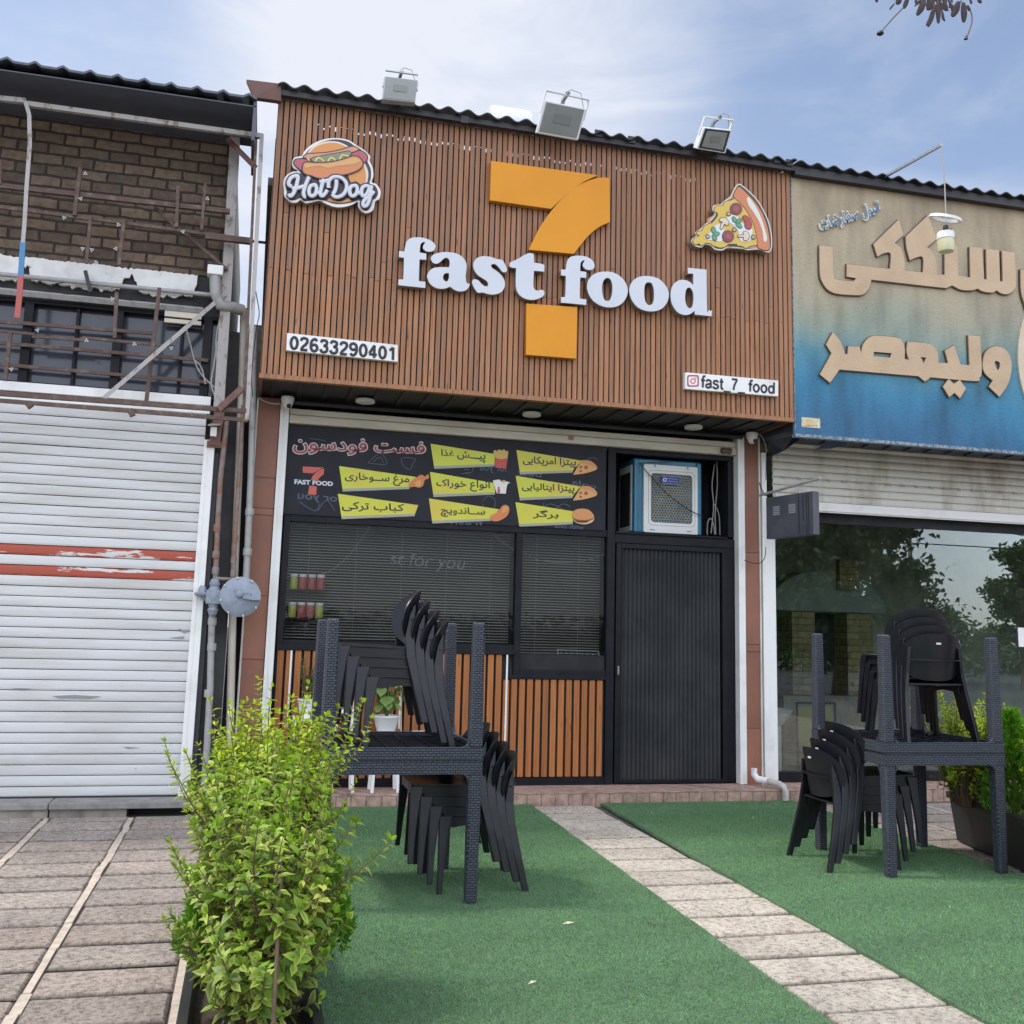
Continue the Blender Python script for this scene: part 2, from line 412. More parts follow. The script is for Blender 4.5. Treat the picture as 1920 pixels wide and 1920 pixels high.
M['wire'] = mat('black_cable', (.012,.012,.012), .6)
M['wiregrey'] = mat('grey_cable', (.35,.34,.32), .6)
M['plaster'] = mat('white_plaster', (.74,.74,.72), .85, (.62,.61,.58), sc=7, bump=.5, bsc=30, speck=(.10,.09,.08), speck_sc=14, speck_at=.68)
M['ink'] = mat('dark_print', (.022,.020,.026), .5)
M['soil'] = mat('soil', (.05,.035,.025), .95, (.10,.075,.05), sc=40, bump=1, bsc=60)
M['bark'] = mat('bark', (.17,.11,.07), .85, (.10,.065,.045), sc=20, stretch=(1,1,.3), bump=.5)
M['yellowplate'] = mat('yellow_print', (.57,.62,.035), .4, (.62,.50,.05), sc=1.4, lo=.45, hi=.65)
M['redprint'] = mat('red_print', (.30,.035,.04), .45)
M['chalk'] = mat('chalk_print', (.10,.115,.16), .7, spec=.2)
M['board'] = mat('menu_film', (.011,.012,.018), .5, (.019,.020,.028), sc=3, spec=.25)
def flat(name, c, r=.45): return mat(name, c, r)

def rgb_attr(m, mult):   # per-piece tint straight from the mesh
    pass

# weathered timber slats: grain runs along z, every slat carries its own tint
def wood(name, a, b, c):
    m = bpy.data.materials.new(name); m.use_nodes = True; n, l, bs = nodes_of(m)
    at_ = n.new('ShaderNodeAttribute'); at_.attribute_name = 'tint'
    sep = n.new('ShaderNodeSeparateColor'); l.new(at_.outputs['Color'], sep.inputs['Color'])
    tc = n.new('ShaderNodeTexCoord'); mp = n.new('ShaderNodeMapping'); mp.inputs['Scale'].default_value = (60, 10, 2.2)
    l.new(tc.outputs['Object'], mp.inputs['Vector'])
    ofs = n.new('ShaderNodeVectorMath'); ofs.operation = 'ADD'
    sc_ = n.new('ShaderNodeVectorMath'); sc_.operation = 'SCALE'; sc_.inputs['Scale'].default_value = 37.0
    l.new(at_.outputs['Color'], sc_.inputs[0]); l.new(mp.outputs['Vector'], ofs.inputs[0]); l.new(sc_.outputs['Vector'], ofs.inputs[1])
    nz = n.new('ShaderNodeTexNoise'); nz.inputs['Scale'].default_value = 1.0; nz.inputs['Detail'].default_value = 7; nz.inputs['Roughness'].default_value = .6; nz.inputs['Distortion'].default_value = .6
    l.new(ofs.outputs['Vector'], nz.inputs['Vector'])
    r = n.new('ShaderNodeValToRGB'); e = r.color_ramp.elements
    e[0].position = .25; e[0].color = (*c, 1); e[1].position = .75; e[1].color = (*a, 1)
    x = e.new(.47); x.color = (*b, 1)
    l.new(nz.outputs['Fac'], r.inputs['Fac'])
    mul = n.new('ShaderNodeMix'); mul.data_type = 'RGBA'; mul.blend_type = 'MULTIPLY'; mul.inputs['Factor'].default_value = 1
    val = n.new('ShaderNodeMapRange'); val.inputs['To Min'].default_value = .70; val.inputs['To Max'].default_value = 1.2
    l.new(sep.outputs['Red'], val.inputs['Value']); l.new(r.outputs['Color'], mul.inputs['A']); l.new(val.outputs['Result'], mul.inputs['B'])
    # greying of old boards
    gr = n.new('ShaderNodeMix'); gr.data_type = 'RGBA'; gr.inputs['B'].default_value = (.205,.125,.092,1)
    gf = n.new('ShaderNodeMath'); gf.operation = 'MULTIPLY'; gf.inputs[1].default_value = .72
    l.new(sep.outputs['Green'], gf.inputs[0]); l.new(gf.outputs[0], gr.inputs['Factor']); l.new(mul.outputs['Result'], gr.inputs['A'])
    # knots
    vo = n.new('ShaderNodeTexVoronoi'); vo.inputs['Scale'].default_value = 1.0
    mp2 = n.new('ShaderNodeMapping'); mp2.inputs['Scale'].default_value = (20, 6, 2.6); l.new(tc.outputs['Object'], mp2.inputs['Vector']); l.new(mp2.outputs['Vector'], vo.inputs['Vector'])
    kr = n.new('ShaderNodeMapRange'); kr.inputs['From Min'].default_value = .045; kr.inputs['From Max'].default_value = .13; kr.inputs['To Min'].default_value = .75; kr.inputs['To Max'].default_value = 0
    l.new(vo.outputs['Distance'], kr.inputs['Value'])
    kn = n.new('ShaderNodeMix'); kn.data_type = 'RGBA'; kn.inputs['B'].default_value = (.055,.028,.018,1)
    l.new(kr.outputs['Result'], kn.inputs['Factor']); l.new(gr.outputs['Result'], kn.inputs['A'])
    l.new(kn.outputs['Result'], bs.inputs['Base Color'])
    bs.inputs['Roughness'].default_value = .62; bs.inputs['Specular IOR Level'].default_value = .35
    bp = n.new('ShaderNodeBump'); bp.inputs['Strength'].default_value = .25; bp.inputs['Distance'].default_value = .004
    l.new(nz.outputs['Fac'], bp.inputs['Height']); l.new(bp.outputs['Normal'], bs.inputs['Normal'])
    return m
M['wood'] = wood('weathered_timber', (.46,.228,.118), (.35,.165,.080), (.20,.088,.045))
M['wood2'] = wood('stained_timber', (.43,.165,.052), (.35,.125,.036), (.25,.080,.024))

# woven rattan look moulded into plastic: a running-bond relief
def rattan():
    m = bpy.data.materials.new('rattan_plastic'); m.use_nodes = True; n, l, b = nodes_of(m)
    tc = n.new('ShaderNodeTexCoord'); s = n.new('ShaderNodeSeparateXYZ'); l.new(tc.outputs['Object'], s.inputs['Vector'])
    ad = n.new('ShaderNodeMath'); ad.operation = 'ADD'; l.new(s.outputs['X'], ad.inputs[0]); l.new(s.outputs['Y'], ad.inputs[1])
    cb = n.new('ShaderNodeCombineXYZ'); l.new(ad.outputs[0], cb.inputs['X']); l.new(s.outputs['Z'], cb.inputs['Y'])
    br = n.new('ShaderNodeTexBrick'); br.inputs['Scale'].default_value = 1; br.inputs['Brick Width'].default_value = .030; br.inputs['Row Height'].default_value = .0135
    br.inputs['Mortar Size'].default_value = .0024; br.inputs['Mortar Smooth'].default_value = 1.0; br.offset = .5
    br.inputs['Color1'].default_value = (1,1,1,1); br.inputs['Color2'].default_value = (.75,.75,.75,1); br.inputs['Mortar'].default_value = (0,0,0,1)
    l.new(cb.outputs['Vector'], br.inputs['Vector'])
    bp = n.new('ShaderNodeBump'); bp.inputs['Strength'].default_value = 1; bp.inputs['Distance'].default_value = .006
    l.new(br.outputs['Color'], bp.inputs['Height']); l.new(bp.outputs['Normal'], b.inputs['Normal'])
    mx = n.new('ShaderNodeMix'); mx.data_type = 'RGBA'; mx.inputs['A'].default_value = (.004,.005,.008,1); mx.inputs['B'].default_value = (.068,.076,.096,1)
    l.new(br.outputs['Color'], mx.inputs['Factor']); l.new(mx.outputs['Result'], b.inputs['Base Color'])
    b.inputs['Roughness'].default_value = .5; b.inputs['Specular IOR Level'].default_value = .3; return m
M['rattan'] = rattan()

# brick wall with worn, uneven bricks
def bricks(name, c1, c2, mort, w, h, msz, size=1, bump=.9, eave_shade=False):
    m = bpy.data.materials.new(name); m.use_nodes = True; n, l, b = nodes_of(m)
    tc = n.new('ShaderNodeTexCoord'); s = n.new('ShaderNodeSeparateXYZ'); l.new(tc.outputs['Object'], s.inputs['Vector'])
    cb = n.new('ShaderNodeCombineXYZ')
    ad = n.new('ShaderNodeMath'); ad.operation = 'ADD'; l.new(s.outputs['X'], ad.inputs[0]); l.new(s.outputs['Y'], ad.inputs[1])
    l.new(ad.outputs[0], cb.inputs['X']); l.new(s.outputs['Z'], cb.inputs['Y'])
    wn = n.new('ShaderNodeTexNoise'); wn.inputs['Scale'].default_value = 7; wn.inputs['Detail'].default_value = 3; l.new(cb.outputs['Vector'], wn.inputs['Vector'])
    sb = n.new('ShaderNodeVectorMath'); sb.operation = 'SUBTRACT'; sb.inputs[1].default_value = (.5,.5,.5); l.new(wn.outputs['Color'], sb.inputs[0])
    sl = n.new('ShaderNodeVectorMath'); sl.operation = 'SCALE'; sl.inputs['Scale'].default_value = .030; l.new(sb.outputs['Vector'], sl.inputs[0])
    av = n.new('ShaderNodeVectorMath'); av.operation = 'ADD'; l.new(cb.outputs['Vector'], av.inputs[0]); l.new(sl.outputs['Vector'], av.inputs[1])
    br = n.new('ShaderNodeTexBrick'); br.inputs['Scale'].default_value = 1; br.inputs['Brick Width'].default_value = w; br.inputs['Row Height'].default_value = h
    br.inputs['Mortar Size'].default_value = msz; br.inputs['Mortar Smooth'].default_value = .25; br.inputs['Bias'].default_value = 0
    br.inputs['Color1'].default_value = (*c1,1); br.inputs['Color2'].default_value = (*c2,1); br.inputs['Mortar'].default_value = (*mort,1)
    l.new(av.outputs['Vector'], br.inputs['Vector'])
    nz = n.new('ShaderNodeTexNoise'); nz.inputs['Scale'].default_value = 14; nz.inputs['Detail'].default_value = 8; nz.inputs['Roughness'].default_value = .7; l.new(tc.outputs['Object'], nz.inputs['Vector'])
    mr = n.new('ShaderNodeMapRange'); mr.inputs['From Min'].default_value = .3; mr.inputs['From Max'].default_value = .7; mr.inputs['To Min'].default_value = .55; mr.inputs['To Max'].default_value = 1.35; l.new(nz.outputs['Fac'], mr.inputs['Value'])
    mu = n.new('ShaderNodeMix'); mu.data_type = 'RGBA'; mu.blend_type = 'MULTIPLY'; mu.inputs['Factor'].default_value = 1
    l.new(br.outputs['Color'], mu.inputs['A']); l.new(mr.outputs['Result'], mu.inputs['B'])
    if eave_shade:  # shade of the overhang put into the brick colour, deeper towards the top
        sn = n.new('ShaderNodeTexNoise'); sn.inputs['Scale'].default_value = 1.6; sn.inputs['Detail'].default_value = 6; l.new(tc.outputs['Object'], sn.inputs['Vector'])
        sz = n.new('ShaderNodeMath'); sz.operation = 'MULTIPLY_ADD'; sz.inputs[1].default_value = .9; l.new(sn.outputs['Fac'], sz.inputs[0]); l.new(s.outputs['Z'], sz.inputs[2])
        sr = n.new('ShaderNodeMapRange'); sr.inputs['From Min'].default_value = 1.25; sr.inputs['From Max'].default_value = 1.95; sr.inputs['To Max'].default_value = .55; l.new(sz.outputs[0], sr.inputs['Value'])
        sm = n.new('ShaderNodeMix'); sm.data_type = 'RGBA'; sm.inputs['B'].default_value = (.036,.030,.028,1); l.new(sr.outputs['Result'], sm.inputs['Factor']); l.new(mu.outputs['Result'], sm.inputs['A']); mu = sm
    l.new(mu.outputs['Result'], b.inputs['Base Color'])
    iv = n.new('ShaderNodeMath'); iv.operation = 'SUBTRACT'; iv.inputs[0].default_value = 1; l.new(br.outputs['Fac'], iv.inputs[1])
    hs = n.new('ShaderNodeMath'); hs.operation = 'MULTIPLY_ADD'; hs.inputs[1].default_value = .35; l.new(nz.outputs['Fac'], hs.inputs[0]); l.new(iv.outputs[0], hs.inputs[2])
    bp = n.new('ShaderNodeBump'); bp.inputs['Strength'].default_value = bump; bp.inputs['Distance'].default_value = .02
    l.new(hs.outputs[0], bp.inputs['Height']); l.new(bp.outputs['Normal'], b.inputs['Normal'])
    b.inputs['Roughness'].default_value = .9; b.inputs['Specular IOR Level'].default_value = .2
    return m
M['brick'] = bricks('old_brick', (.37,.265,.175), (.175,.13,.094), (.058,.05,.043), .245, .098, .011, eave_shade=True)
M['ovenbrick'] = bricks('oven_brick', (.30,.25,.13), (.21,.18,.10), (.12,.11,.08), .30, .075, .006, bump=.5)

# artificial turf
def turf():
    m = bpy.data.materials.new('artificial_turf'); m.use_nodes = True; n, l, b = nodes_of(m)
    tc = n.new('ShaderNodeTexCoord')
    def nz(s, d=4, r=.6):
        x = n.new('ShaderNodeTexNoise'); x.inputs['Scale'].default_value = s; x.inputs['Detail'].default_value = d; x.inputs['Roughness'].default_value = r
        l.new(tc.outputs['Object'], x.inputs['Vector']); return x.outputs['Fac']
    fine = nz(130, 5, .75); big = nz(1.3, 4); mid = nz(14, 5, .7)
    r = n.new('ShaderNodeValToRGB'); e = r.color_ramp.elements
    e[0].position = .36; e[0].color = (.010,.036,.014,1); e[1].position = .68; e[1].color = (.205,.36,.145,1)
    x = e.new(.5); x.color = (.058,.150,.056,1)
    mixv = n.new('ShaderNodeMath'); mixv.operation = 'MULTIPLY_ADD'; mixv.inputs[1].default_value = .16; l.new(mid, mixv.inputs[0])
    sub = n.new('ShaderNodeMath'); sub.operation = 'MULTIPLY_ADD'; sub.inputs[1].default_value = .86; sub.inputs[2].default_value = -.02; l.new(fine, sub.inputs[0]); l.new(sub.outputs[0], mixv.inputs[2])
    l.new(mixv.outputs[0], r.inputs['Fac'])
    mpr = n.new('ShaderNodeMapping'); mpr.inputs['Scale'].default_value = (.8, 5.5, 1); mpr.inputs['Rotation'].default_value = (0,0,.05); l.new(tc.outputs['Object'], mpr.inputs['Vector'])
    rip = n.new('ShaderNodeTexNoise'); rip.inputs['Scale'].default_value = 1.6; rip.inputs['Detail'].default_value = 5; l.new(mpr.outputs['Vector'], rip.inputs['Vector'])
    avg = n.new('ShaderNodeMath'); avg.operation = 'MULTIPLY_ADD'; avg.inputs[1].default_value = .5; l.new(rip.outputs['Fac'], avg.inputs[0])
    hb = n.new('ShaderNodeMath'); hb.operation = 'MULTIPLY'; hb.inputs[1].default_value = .5; l.new(big, hb.inputs[0]); l.new(hb.outputs[0], avg.inputs[2])
    mr = n.new('ShaderNodeMapRange'); mr.inputs['From Min'].default_value = .36; mr.inputs['From Max'].default_value = .64; mr.inputs['To Min'].default_value = .86; mr.inputs['To Max'].default_value = 1.13; l.new(avg.outputs[0], mr.inputs['Value'])
    mu = n.new('ShaderNodeMix'); mu.data_type = 'RGBA'; mu.blend_type = 'MULTIPLY'; mu.inputs['Factor'].default_value = 1
    l.new(r.outputs['Color'], mu.inputs['A']); l.new(mr.outputs['Result'], mu.inputs['B']); l.new(mu.outputs['Result'], b.inputs['Base Color'])
    bp = n.new('ShaderNodeBump'); bp.inputs['Strength'].default_value = 1; bp.inputs['Distance'].default_value = .012
    l.new(mixv.outputs[0], bp.inputs['Height']); l.new(bp.outputs['Normal'], b.inputs['Normal'])
    b.inputs['Roughness'].default_value = .8; b.inputs['Specular IOR Level'].default_value = .25
    b.inputs['Sheen Weight'].default_value = .15
    return m
M['turf'] = turf()

# bush-hammered paving block
def paver(name, a, b2, dark):
    m = bpy.data.materials.new(name); m.use_nodes = True; n, l, b = nodes_of(m)
    tc = n.new('ShaderNodeTexCoord'); at_ = n.new('ShaderNodeAttribute'); at_.attribute_name = 'tint'
    def nz(s, d=4, r=.6):
        x = n.new('ShaderNodeTexNoise'); x.inputs['Scale'].default_value = s; x.inputs['Detail'].default_value = d; x.inputs['Roughness'].default_value = r
        l.new(tc.outputs['Object'], x.inputs['Vector']); return x.outputs['Fac']
    fine = nz(40, 6, .80); big = nz(2.2, 4)
    r = n.new('ShaderNodeValToRGB'); e = r.color_ramp.elements
    e[0].position = .40; e[0].color = (*dark,1); e[1].position = .60; e[1].color = (*a,1); x = e.new(.48); x.color = (*b2,1)
    l.new(fine, r.inputs['Fac'])
    mu = n.new('ShaderNodeMix'); mu.data_type = 'RGBA'; mu.blend_type = 'MULTIPLY'; mu.inputs['Factor'].default_value = 1
    sc_ = n.new('ShaderNodeVectorMath'); sc_.operation = 'SCALE'; sc_.inputs['Scale'].default_value = 2; l.new(at_.outputs['Color'], sc_.inputs[0])
    l.new(r.outputs['Color'], mu.inputs['A']); l.new(sc_.outputs['Vector'], mu.inputs['B'])
    mr = n.new('ShaderNodeMapRange'); mr.inputs['From Min'].default_value = .3; mr.inputs['From Max'].default_value = .7; mr.inputs['To Min'].default_value = .82; mr.inputs['To Max'].default_value = 1.15; l.new(big, mr.inputs['Value'])
    m2 = n.new('ShaderNodeMix'); m2.data_type = 'RGBA'; m2.blend_type = 'MULTIPLY'; m2.inputs['Factor'].default_value = 1
    l.new(mu.outputs['Result'], m2.inputs['A']); l.new(mr.outputs['Result'], m2.inputs['B']); l.new(m2.outputs['Result'], b.inputs['Base Color'])
    bp = n.new('ShaderNodeBump'); bp.inputs['Strength'].default_value = 1.0; bp.inputs['Distance'].default_value = .02
    l.new(fine, bp.inputs['Height']); l.new(bp.outputs['Normal'], b.inputs['Normal'])
    b.inputs['Roughness'].default_value = .9; b.inputs['Specular IOR Level'].default_value = .2
    return m
M['paver'] = paver('paving_block', (.50,.43,.37), (.37,.315,.27), (.20,.165,.14))
M['pathblock'] = paver('path_block', (.66,.60,.505), (.52,.465,.385), (.27,.23,.19))
M['mortar'] = mat('mortar_joint', (.50,.43,.35), .95, (.37,.31,.25), sc=18, bump=.5, bsc=80)
M['steptile'] = bricks('step_tile', (.42,.28,.22), (.34,.235,.19), (.20,.155,.13), .125, .125, .006, bump=.4)
M['asphalt'] = mat('asphalt', (.05,.05,.052), .9, (.075,.074,.072), sc=30, bump=.5, bsc=150)

# painted stucco sign: beige fading into blue towards the bottom, sprayed on
def stucco(z0, z1):
    m = bpy.data.materials.new('painted_stucco'); m.use_nodes = True; n, l, b = nodes_of(m)
    tc = n.new('ShaderNodeTexCoord'); s = n.new('ShaderNodeSeparateXYZ'); l.new(tc.outputs['Object'], s.inputs['Vector'])
    nz = n.new('ShaderNodeTexNoise'); nz.inputs['Scale'].default_value = 1.1; nz.inputs['Detail'].default_value = 5; l.new(tc.outputs['Object'], nz.inputs['Vector'])
    ma = n.new('ShaderNodeMath'); ma.operation = 'MULTIPLY_ADD'; ma.inputs[1].default_value = .75; l.new(nz.outputs['Fac'], ma.inputs[0]); l.new(s.outputs['Z'], ma.inputs[2])
    r = n.new('ShaderNodeValToRGB'); mr = n.new('ShaderNodeMapRange'); mr.inputs['From Min'].default_value = z0+.37; mr.inputs['From Max'].default_value = z1+.37
    l.new(ma.outputs[0], mr.inputs['Value']); l.new(mr.outputs['Result'], r.inputs['Fac'])
    e = r.color_ramp.elements; e[0].position = 0; e[0].color = (.024,.12,.235,1); e[1].position = 1; e[1].color = (.39,.305,.195,1)
    for p, c in ((.15,(.032,.185,.315)),(.27,(.075,.225,.29)),(.375,(.225,.295,.25)),(.53,(.36,.315,.215))):
        x = e.new(p); x.color = (*c,1)
    n2 = n.new('ShaderNodeTexNoise'); n2.inputs['Scale'].default_value = 34; n2.inputs['Detail'].default_value = 6; n2.inputs['Roughness'].default_value = .55; l.new(tc.outputs['Object'], n2.inputs['Vector'])
    n3 = n.new('ShaderNodeTexNoise'); n3.inputs['Scale'].default_value = 2.4; n3.inputs['Detail'].default_value = 7
    mp = n.new('ShaderNodeMapping'); mp.inputs['Scale'].default_value = (1.6,1,.45); l.new(tc.outputs['Object'], mp.inputs['Vector']); l.new(mp.outputs['Vector'], n3.inputs['Vector'])
    g = n.new('ShaderNodeMapRange'); g.inputs['From Min'].default_value = .42; g.inputs['From Max'].default_value = .72; g.inputs['To Min'].default_value = 1.08; g.inputs['To Max'].default_value = .62; l.new(n3.outputs['Fac'], g.inputs['Value'])
    mu = n.new('ShaderNodeMix'); mu.data_type = 'RGBA'; mu.blend_type = 'MULTIPLY'; mu.inputs['Factor'].default_value = 1
    l.new(r.outputs['Color'], mu.inputs['A']); l.new(g.outputs['Result'], mu.inputs['B']); l.new(mu.outputs['Result'], b.inputs['Base Color'])
    bp = n.new('ShaderNodeBump'); bp.inputs['Strength'].default_value = .6; bp.inputs['Distance'].default_value = .014
    l.new(n2.outputs['Fac'], bp.inputs['Height']); l.new(bp.outputs['Normal'], b.inputs['Normal'])
    b.inputs['Roughness'].default_value = .6; return m
M['signletter'] = mat('stucco_letter', (.55,.40,.25), .6, (.47,.335,.21), sc=3, bump=.5, bsc=40)

# window glass: clear, with a mirror of the street by Fresnel
def glass(name, tint, refl, ior=1.5):
    m = bpy.data.materials.new(name); m.use_nodes = True; t = m.node_tree; n = t.nodes; l = t.links; n.remove(n['Principled BSDF'])
    out = n['Material Output']; tr = n.new('ShaderNodeBsdfTransparent'); tr.inputs['Color'].default_value = (*tint,1)
    gl = n.new('ShaderNodeBsdfGlossy'); gl.inputs['Roughness'].default_value = .0; gl.inputs['Color'].default_value = (.9,.93,.95,1)
    fr = n.new('ShaderNodeFresnel'); fr.inputs['IOR'].default_value = ior
    ad = n.new('ShaderNodeMath'); ad.operation = 'ADD'; ad.use_clamp = True; ad.inputs[1].default_value = refl; l.new(fr.outputs['Fac'], ad.inputs[0])
    mx = n.new('ShaderNodeMixShader'); l.new(ad.outputs[0], mx.inputs['Fac']); l.new(tr.outputs['BSDF'], mx.inputs[1]); l.new(gl.outputs['BSDF'], mx.inputs[2])
    l.new(mx.outputs['Shader'], out.inputs['Surface']); return m
M['glass'] = glass('shop_glass', (.84,.88,.86), .055)
M['glassdim'] = glass('blind_glass', (.80,.82,.82), .0, 1.22)
M['glasstint'] = glass('tinted_glass', (.16,.17,.21), .0, 1.34)

# foliage: vertex tint r = pale leaf margin, g = random, b = young growth
def leafmat(name, old, young, margin, trans=.35, rough=.45):
    m = bpy.data.materials.new(name); m.use_nodes = True; t = m.node_tree; n = t.nodes; l = t.links; b = n['Principled BSDF']; out = n['Material Output']
    at_ = n.new('ShaderNodeAttribute'); at_.attribute_name = 'tint'; sep = n.new('ShaderNodeSeparateColor'); l.new(at_.outputs['Color'], sep.inputs['Color'])
    a = n.new('ShaderNodeMix'); a.data_type = 'RGBA'; a.inputs['A'].default_value = (*old,1); a.inputs['B'].default_value = (*young,1); l.new(sep.outputs['Blue'], a.inputs['Factor'])
    c = n.new('ShaderNodeMix'); c.data_type = 'RGBA'; c.inputs['B'].default_value = (*margin,1); l.new(sep.outputs['Red'], c.inputs['Factor']); l.new(a.outputs['Result'], c.inputs['A'])
    v = n.new('ShaderNodeMapRange'); v.inputs['To Min'].default_value = .62; v.inputs['To Max'].default_value = 1.4; l.new(sep.outputs['Green'], v.inputs['Value'])
    mu = n.new('ShaderNodeMix'); mu.data_type = 'RGBA'; mu.blend_type = 'MULTIPLY'; mu.inputs['Factor'].default_value = 1; l.new(c.outputs['Result'], mu.inputs['A']); l.new(v.outputs['Result'], mu.inputs['B'])
    l.new(mu.outputs['Result'], b.inputs['Base Color']); b.inputs['Roughness'].default_value = rough; b.inputs['Specular IOR Level'].default_value = .35
    tl = n.new('ShaderNodeBsdfTranslucent'); l.new(mu.outputs['Result'], tl.inputs['Color'])
    mx = n.new('ShaderNodeMixShader'); mx.inputs['Fac'].default_value = trans; l.new(b.outputs['BSDF'], mx.inputs[1]); l.new(tl.outputs['BSDF'], mx.inputs[2]); l.new(mx.outputs['Shader'], out.inputs['Surface'])
    return m
M['privet'] = leafmat('variegated_leaf', (.026,.100,.014), (.170,.345,.012), (.54,.55,.12))
M['lime'] = leafmat('lime_leaf', (.085,.195,.015), (.34,.49,.014), (.52,.58,.07))
M['thuja'] = leafmat('conifer_leaf', (.05,.16,.010), (.12,.30,.012), (.15,.3,.03), .25, .6)
M['pothos'] = leafmat('pothos_leaf', (.07,.17,.03), (.22,.34,.09), (.42,.52,.22), .25, .3)
M['spiky'] = leafmat('spiky_leaf', (.05,.11,.05), (.10,.18,.07), (.2,.28,.12), .2, .4)
M['treeleaf'] = leafmat('tree_leaf', (.040,.078,.022), (.085,.14,.03), (.1,.16,.05), .3, .5)
# ------------------------------------------------------------------ ground
def X(px, py, Y): return at(px, py, Y).x
def Z(px, py, Y): return at(px, py, Y).z
def xz(px, py, Y): p = at(px, py, Y); return p.x, p.z
mb = MB(); mb.quad((-400,-400,-.035),(400,-400,-.035),(400,400,-.035),(-400,400,-.035)); tag(mb.build('ground', M['asphalt']), kind='structure')
M['joint'] = mat('dark_joint', (.075,.066,.058), .95, (.13,.115,.10), sc=20)
mb = MB(); mb.box((-30,-3.2,-.034),(30,8.9,-.018)); tag(mb.build('sidewalk_bed', M['joint']), kind='structure')
rng = random.Random(3)
def pavers(cols, y0, y1, m, name, rowp=.345, ref=8.43, gap=.022, mj=None, mjw=.014):
    mb = MB(); k = int((ref-y0)/rowp)+1
    for x0, x1 in cols:
        for r in range(-2, k+1):
            ya = ref - r*rowp - rowp + gap/2 + rng.uniform(-.004,.004); yb = ref - r*rowp - gap/2 + rng.uniform(-.004,.004)
            if ya < y0: continue
            yb = min(yb, y1)
            if yb - ya < .05: continue
            t = rng.uniform(.45,.545); w = rng.uniform(-.014,.014)
            mb.cur = (t+w, t, t-w*.6, 1)
            c = .016; dz = [rng.uniform(-.003,.003) for _ in range(4)]
            a, b = x0+rng.uniform(-.006,.006), x1+rng.uniform(-.006,.006)
            top = [(a+c,ya+c,dz[0]),(b-c,ya+c,dz[1]),(b-c,yb-c,dz[2]),(a+c,yb-c,dz[3])]
            low = [(a,ya,-.014),(b,ya,-.012),(b,yb,-.012),(a,yb,-.012)]
            mb.cur = (t*.24,t*.22,t*.20,1); mb.add(low, []); mb.cur = (t+w, t, t-w*.6, 1); q0 = len(mb.v)-4; mb.add(top, [])
            for f_ in ((4,5,6,7),(0,1,5,4),(1,2,6,5),(2,3,7,6),(3,0,4,7)): mb.f.append(tuple(q0+i for i in f_)); mb.sm.append(False)
    return mb.build(name, m)
cl = []
x = -.765
while x > -7: cl.append((x-.605+.018, x-.022)); x -= .605
x = -.765
for k in range(2): cl.append((x+.022, x+.585-.022)); x += .585
cl += [(4.93+.6*i, 5.5+.6*i) for i in range(9)]
mjm = MB()
tag(pavers(cl, -2, 8.62, M['paver'], 'sidewalk', gap=.032, mj=mjm, mjw=.017), kind='structure')
for x0, x1 in cl:
    yy = -2.0
    while yy < 8.55:
        st_ = rng.uniform(.12,.5); mjm.box((x1+.0+rng.uniform(-.006,.006),yy,-.0176),(x1+.040+rng.uniform(-.006,.008),min(8.6,yy+st_-.004),-.002+rng.uniform(-.003,.001))); yy += st_
tag(mjm.build('mortar_joints', M['mortar']), kind='structure')
tag(pavers([(2.33,2.995)], 1.0, 8.80, M['pathblock'], 'path', gap=.019), kind='structure')
def sheet(name, pts, m, z0, z1):
    mb = MB(); n = len(pts); mb.add([(p[0],p[1],z1) for p in pts]+[(p[0],p[1],z0) for p in pts], [tuple(range(n))]+[(i, n+i, n+(i+1)%n, (i+1)%n) for i in range(n)])
    return tag(mb.build(name, m), kind='structure')
def wob(a, b, n=26, amp=.008):
    a = Vector(a); b = Vector(b); return [tuple(a.lerp(b, i/n) + Vector((rng.uniform(-amp,amp), 0))) for i in range(n+1)]
TURF_L = [(.22,1.2),(2.235,1.2),(2.285,3.6),(2.44,8.78),(.2,8.78)]; TURF_R = [(2.88,1.2),(4.92,1.2),(4.95,6.4),(4.93,8.78),(3.075,8.78),(2.905,3.6)]
sheet('artificial_turf', [(.22,1.2),(2.235,1.2)] + wob((2.285,3.6),(2.44,8.70)) + [(2.44,8.79),(.2,8.79)], M['turf'], -.007, .014)
sheet('artificial_turf', [(2.88,1.2),(4.92,1.2),(4.95,6.4),(4.93,8.79)] + wob((3.075,8.79),(2.905,3.6)), M['turf'], -.007, .014)

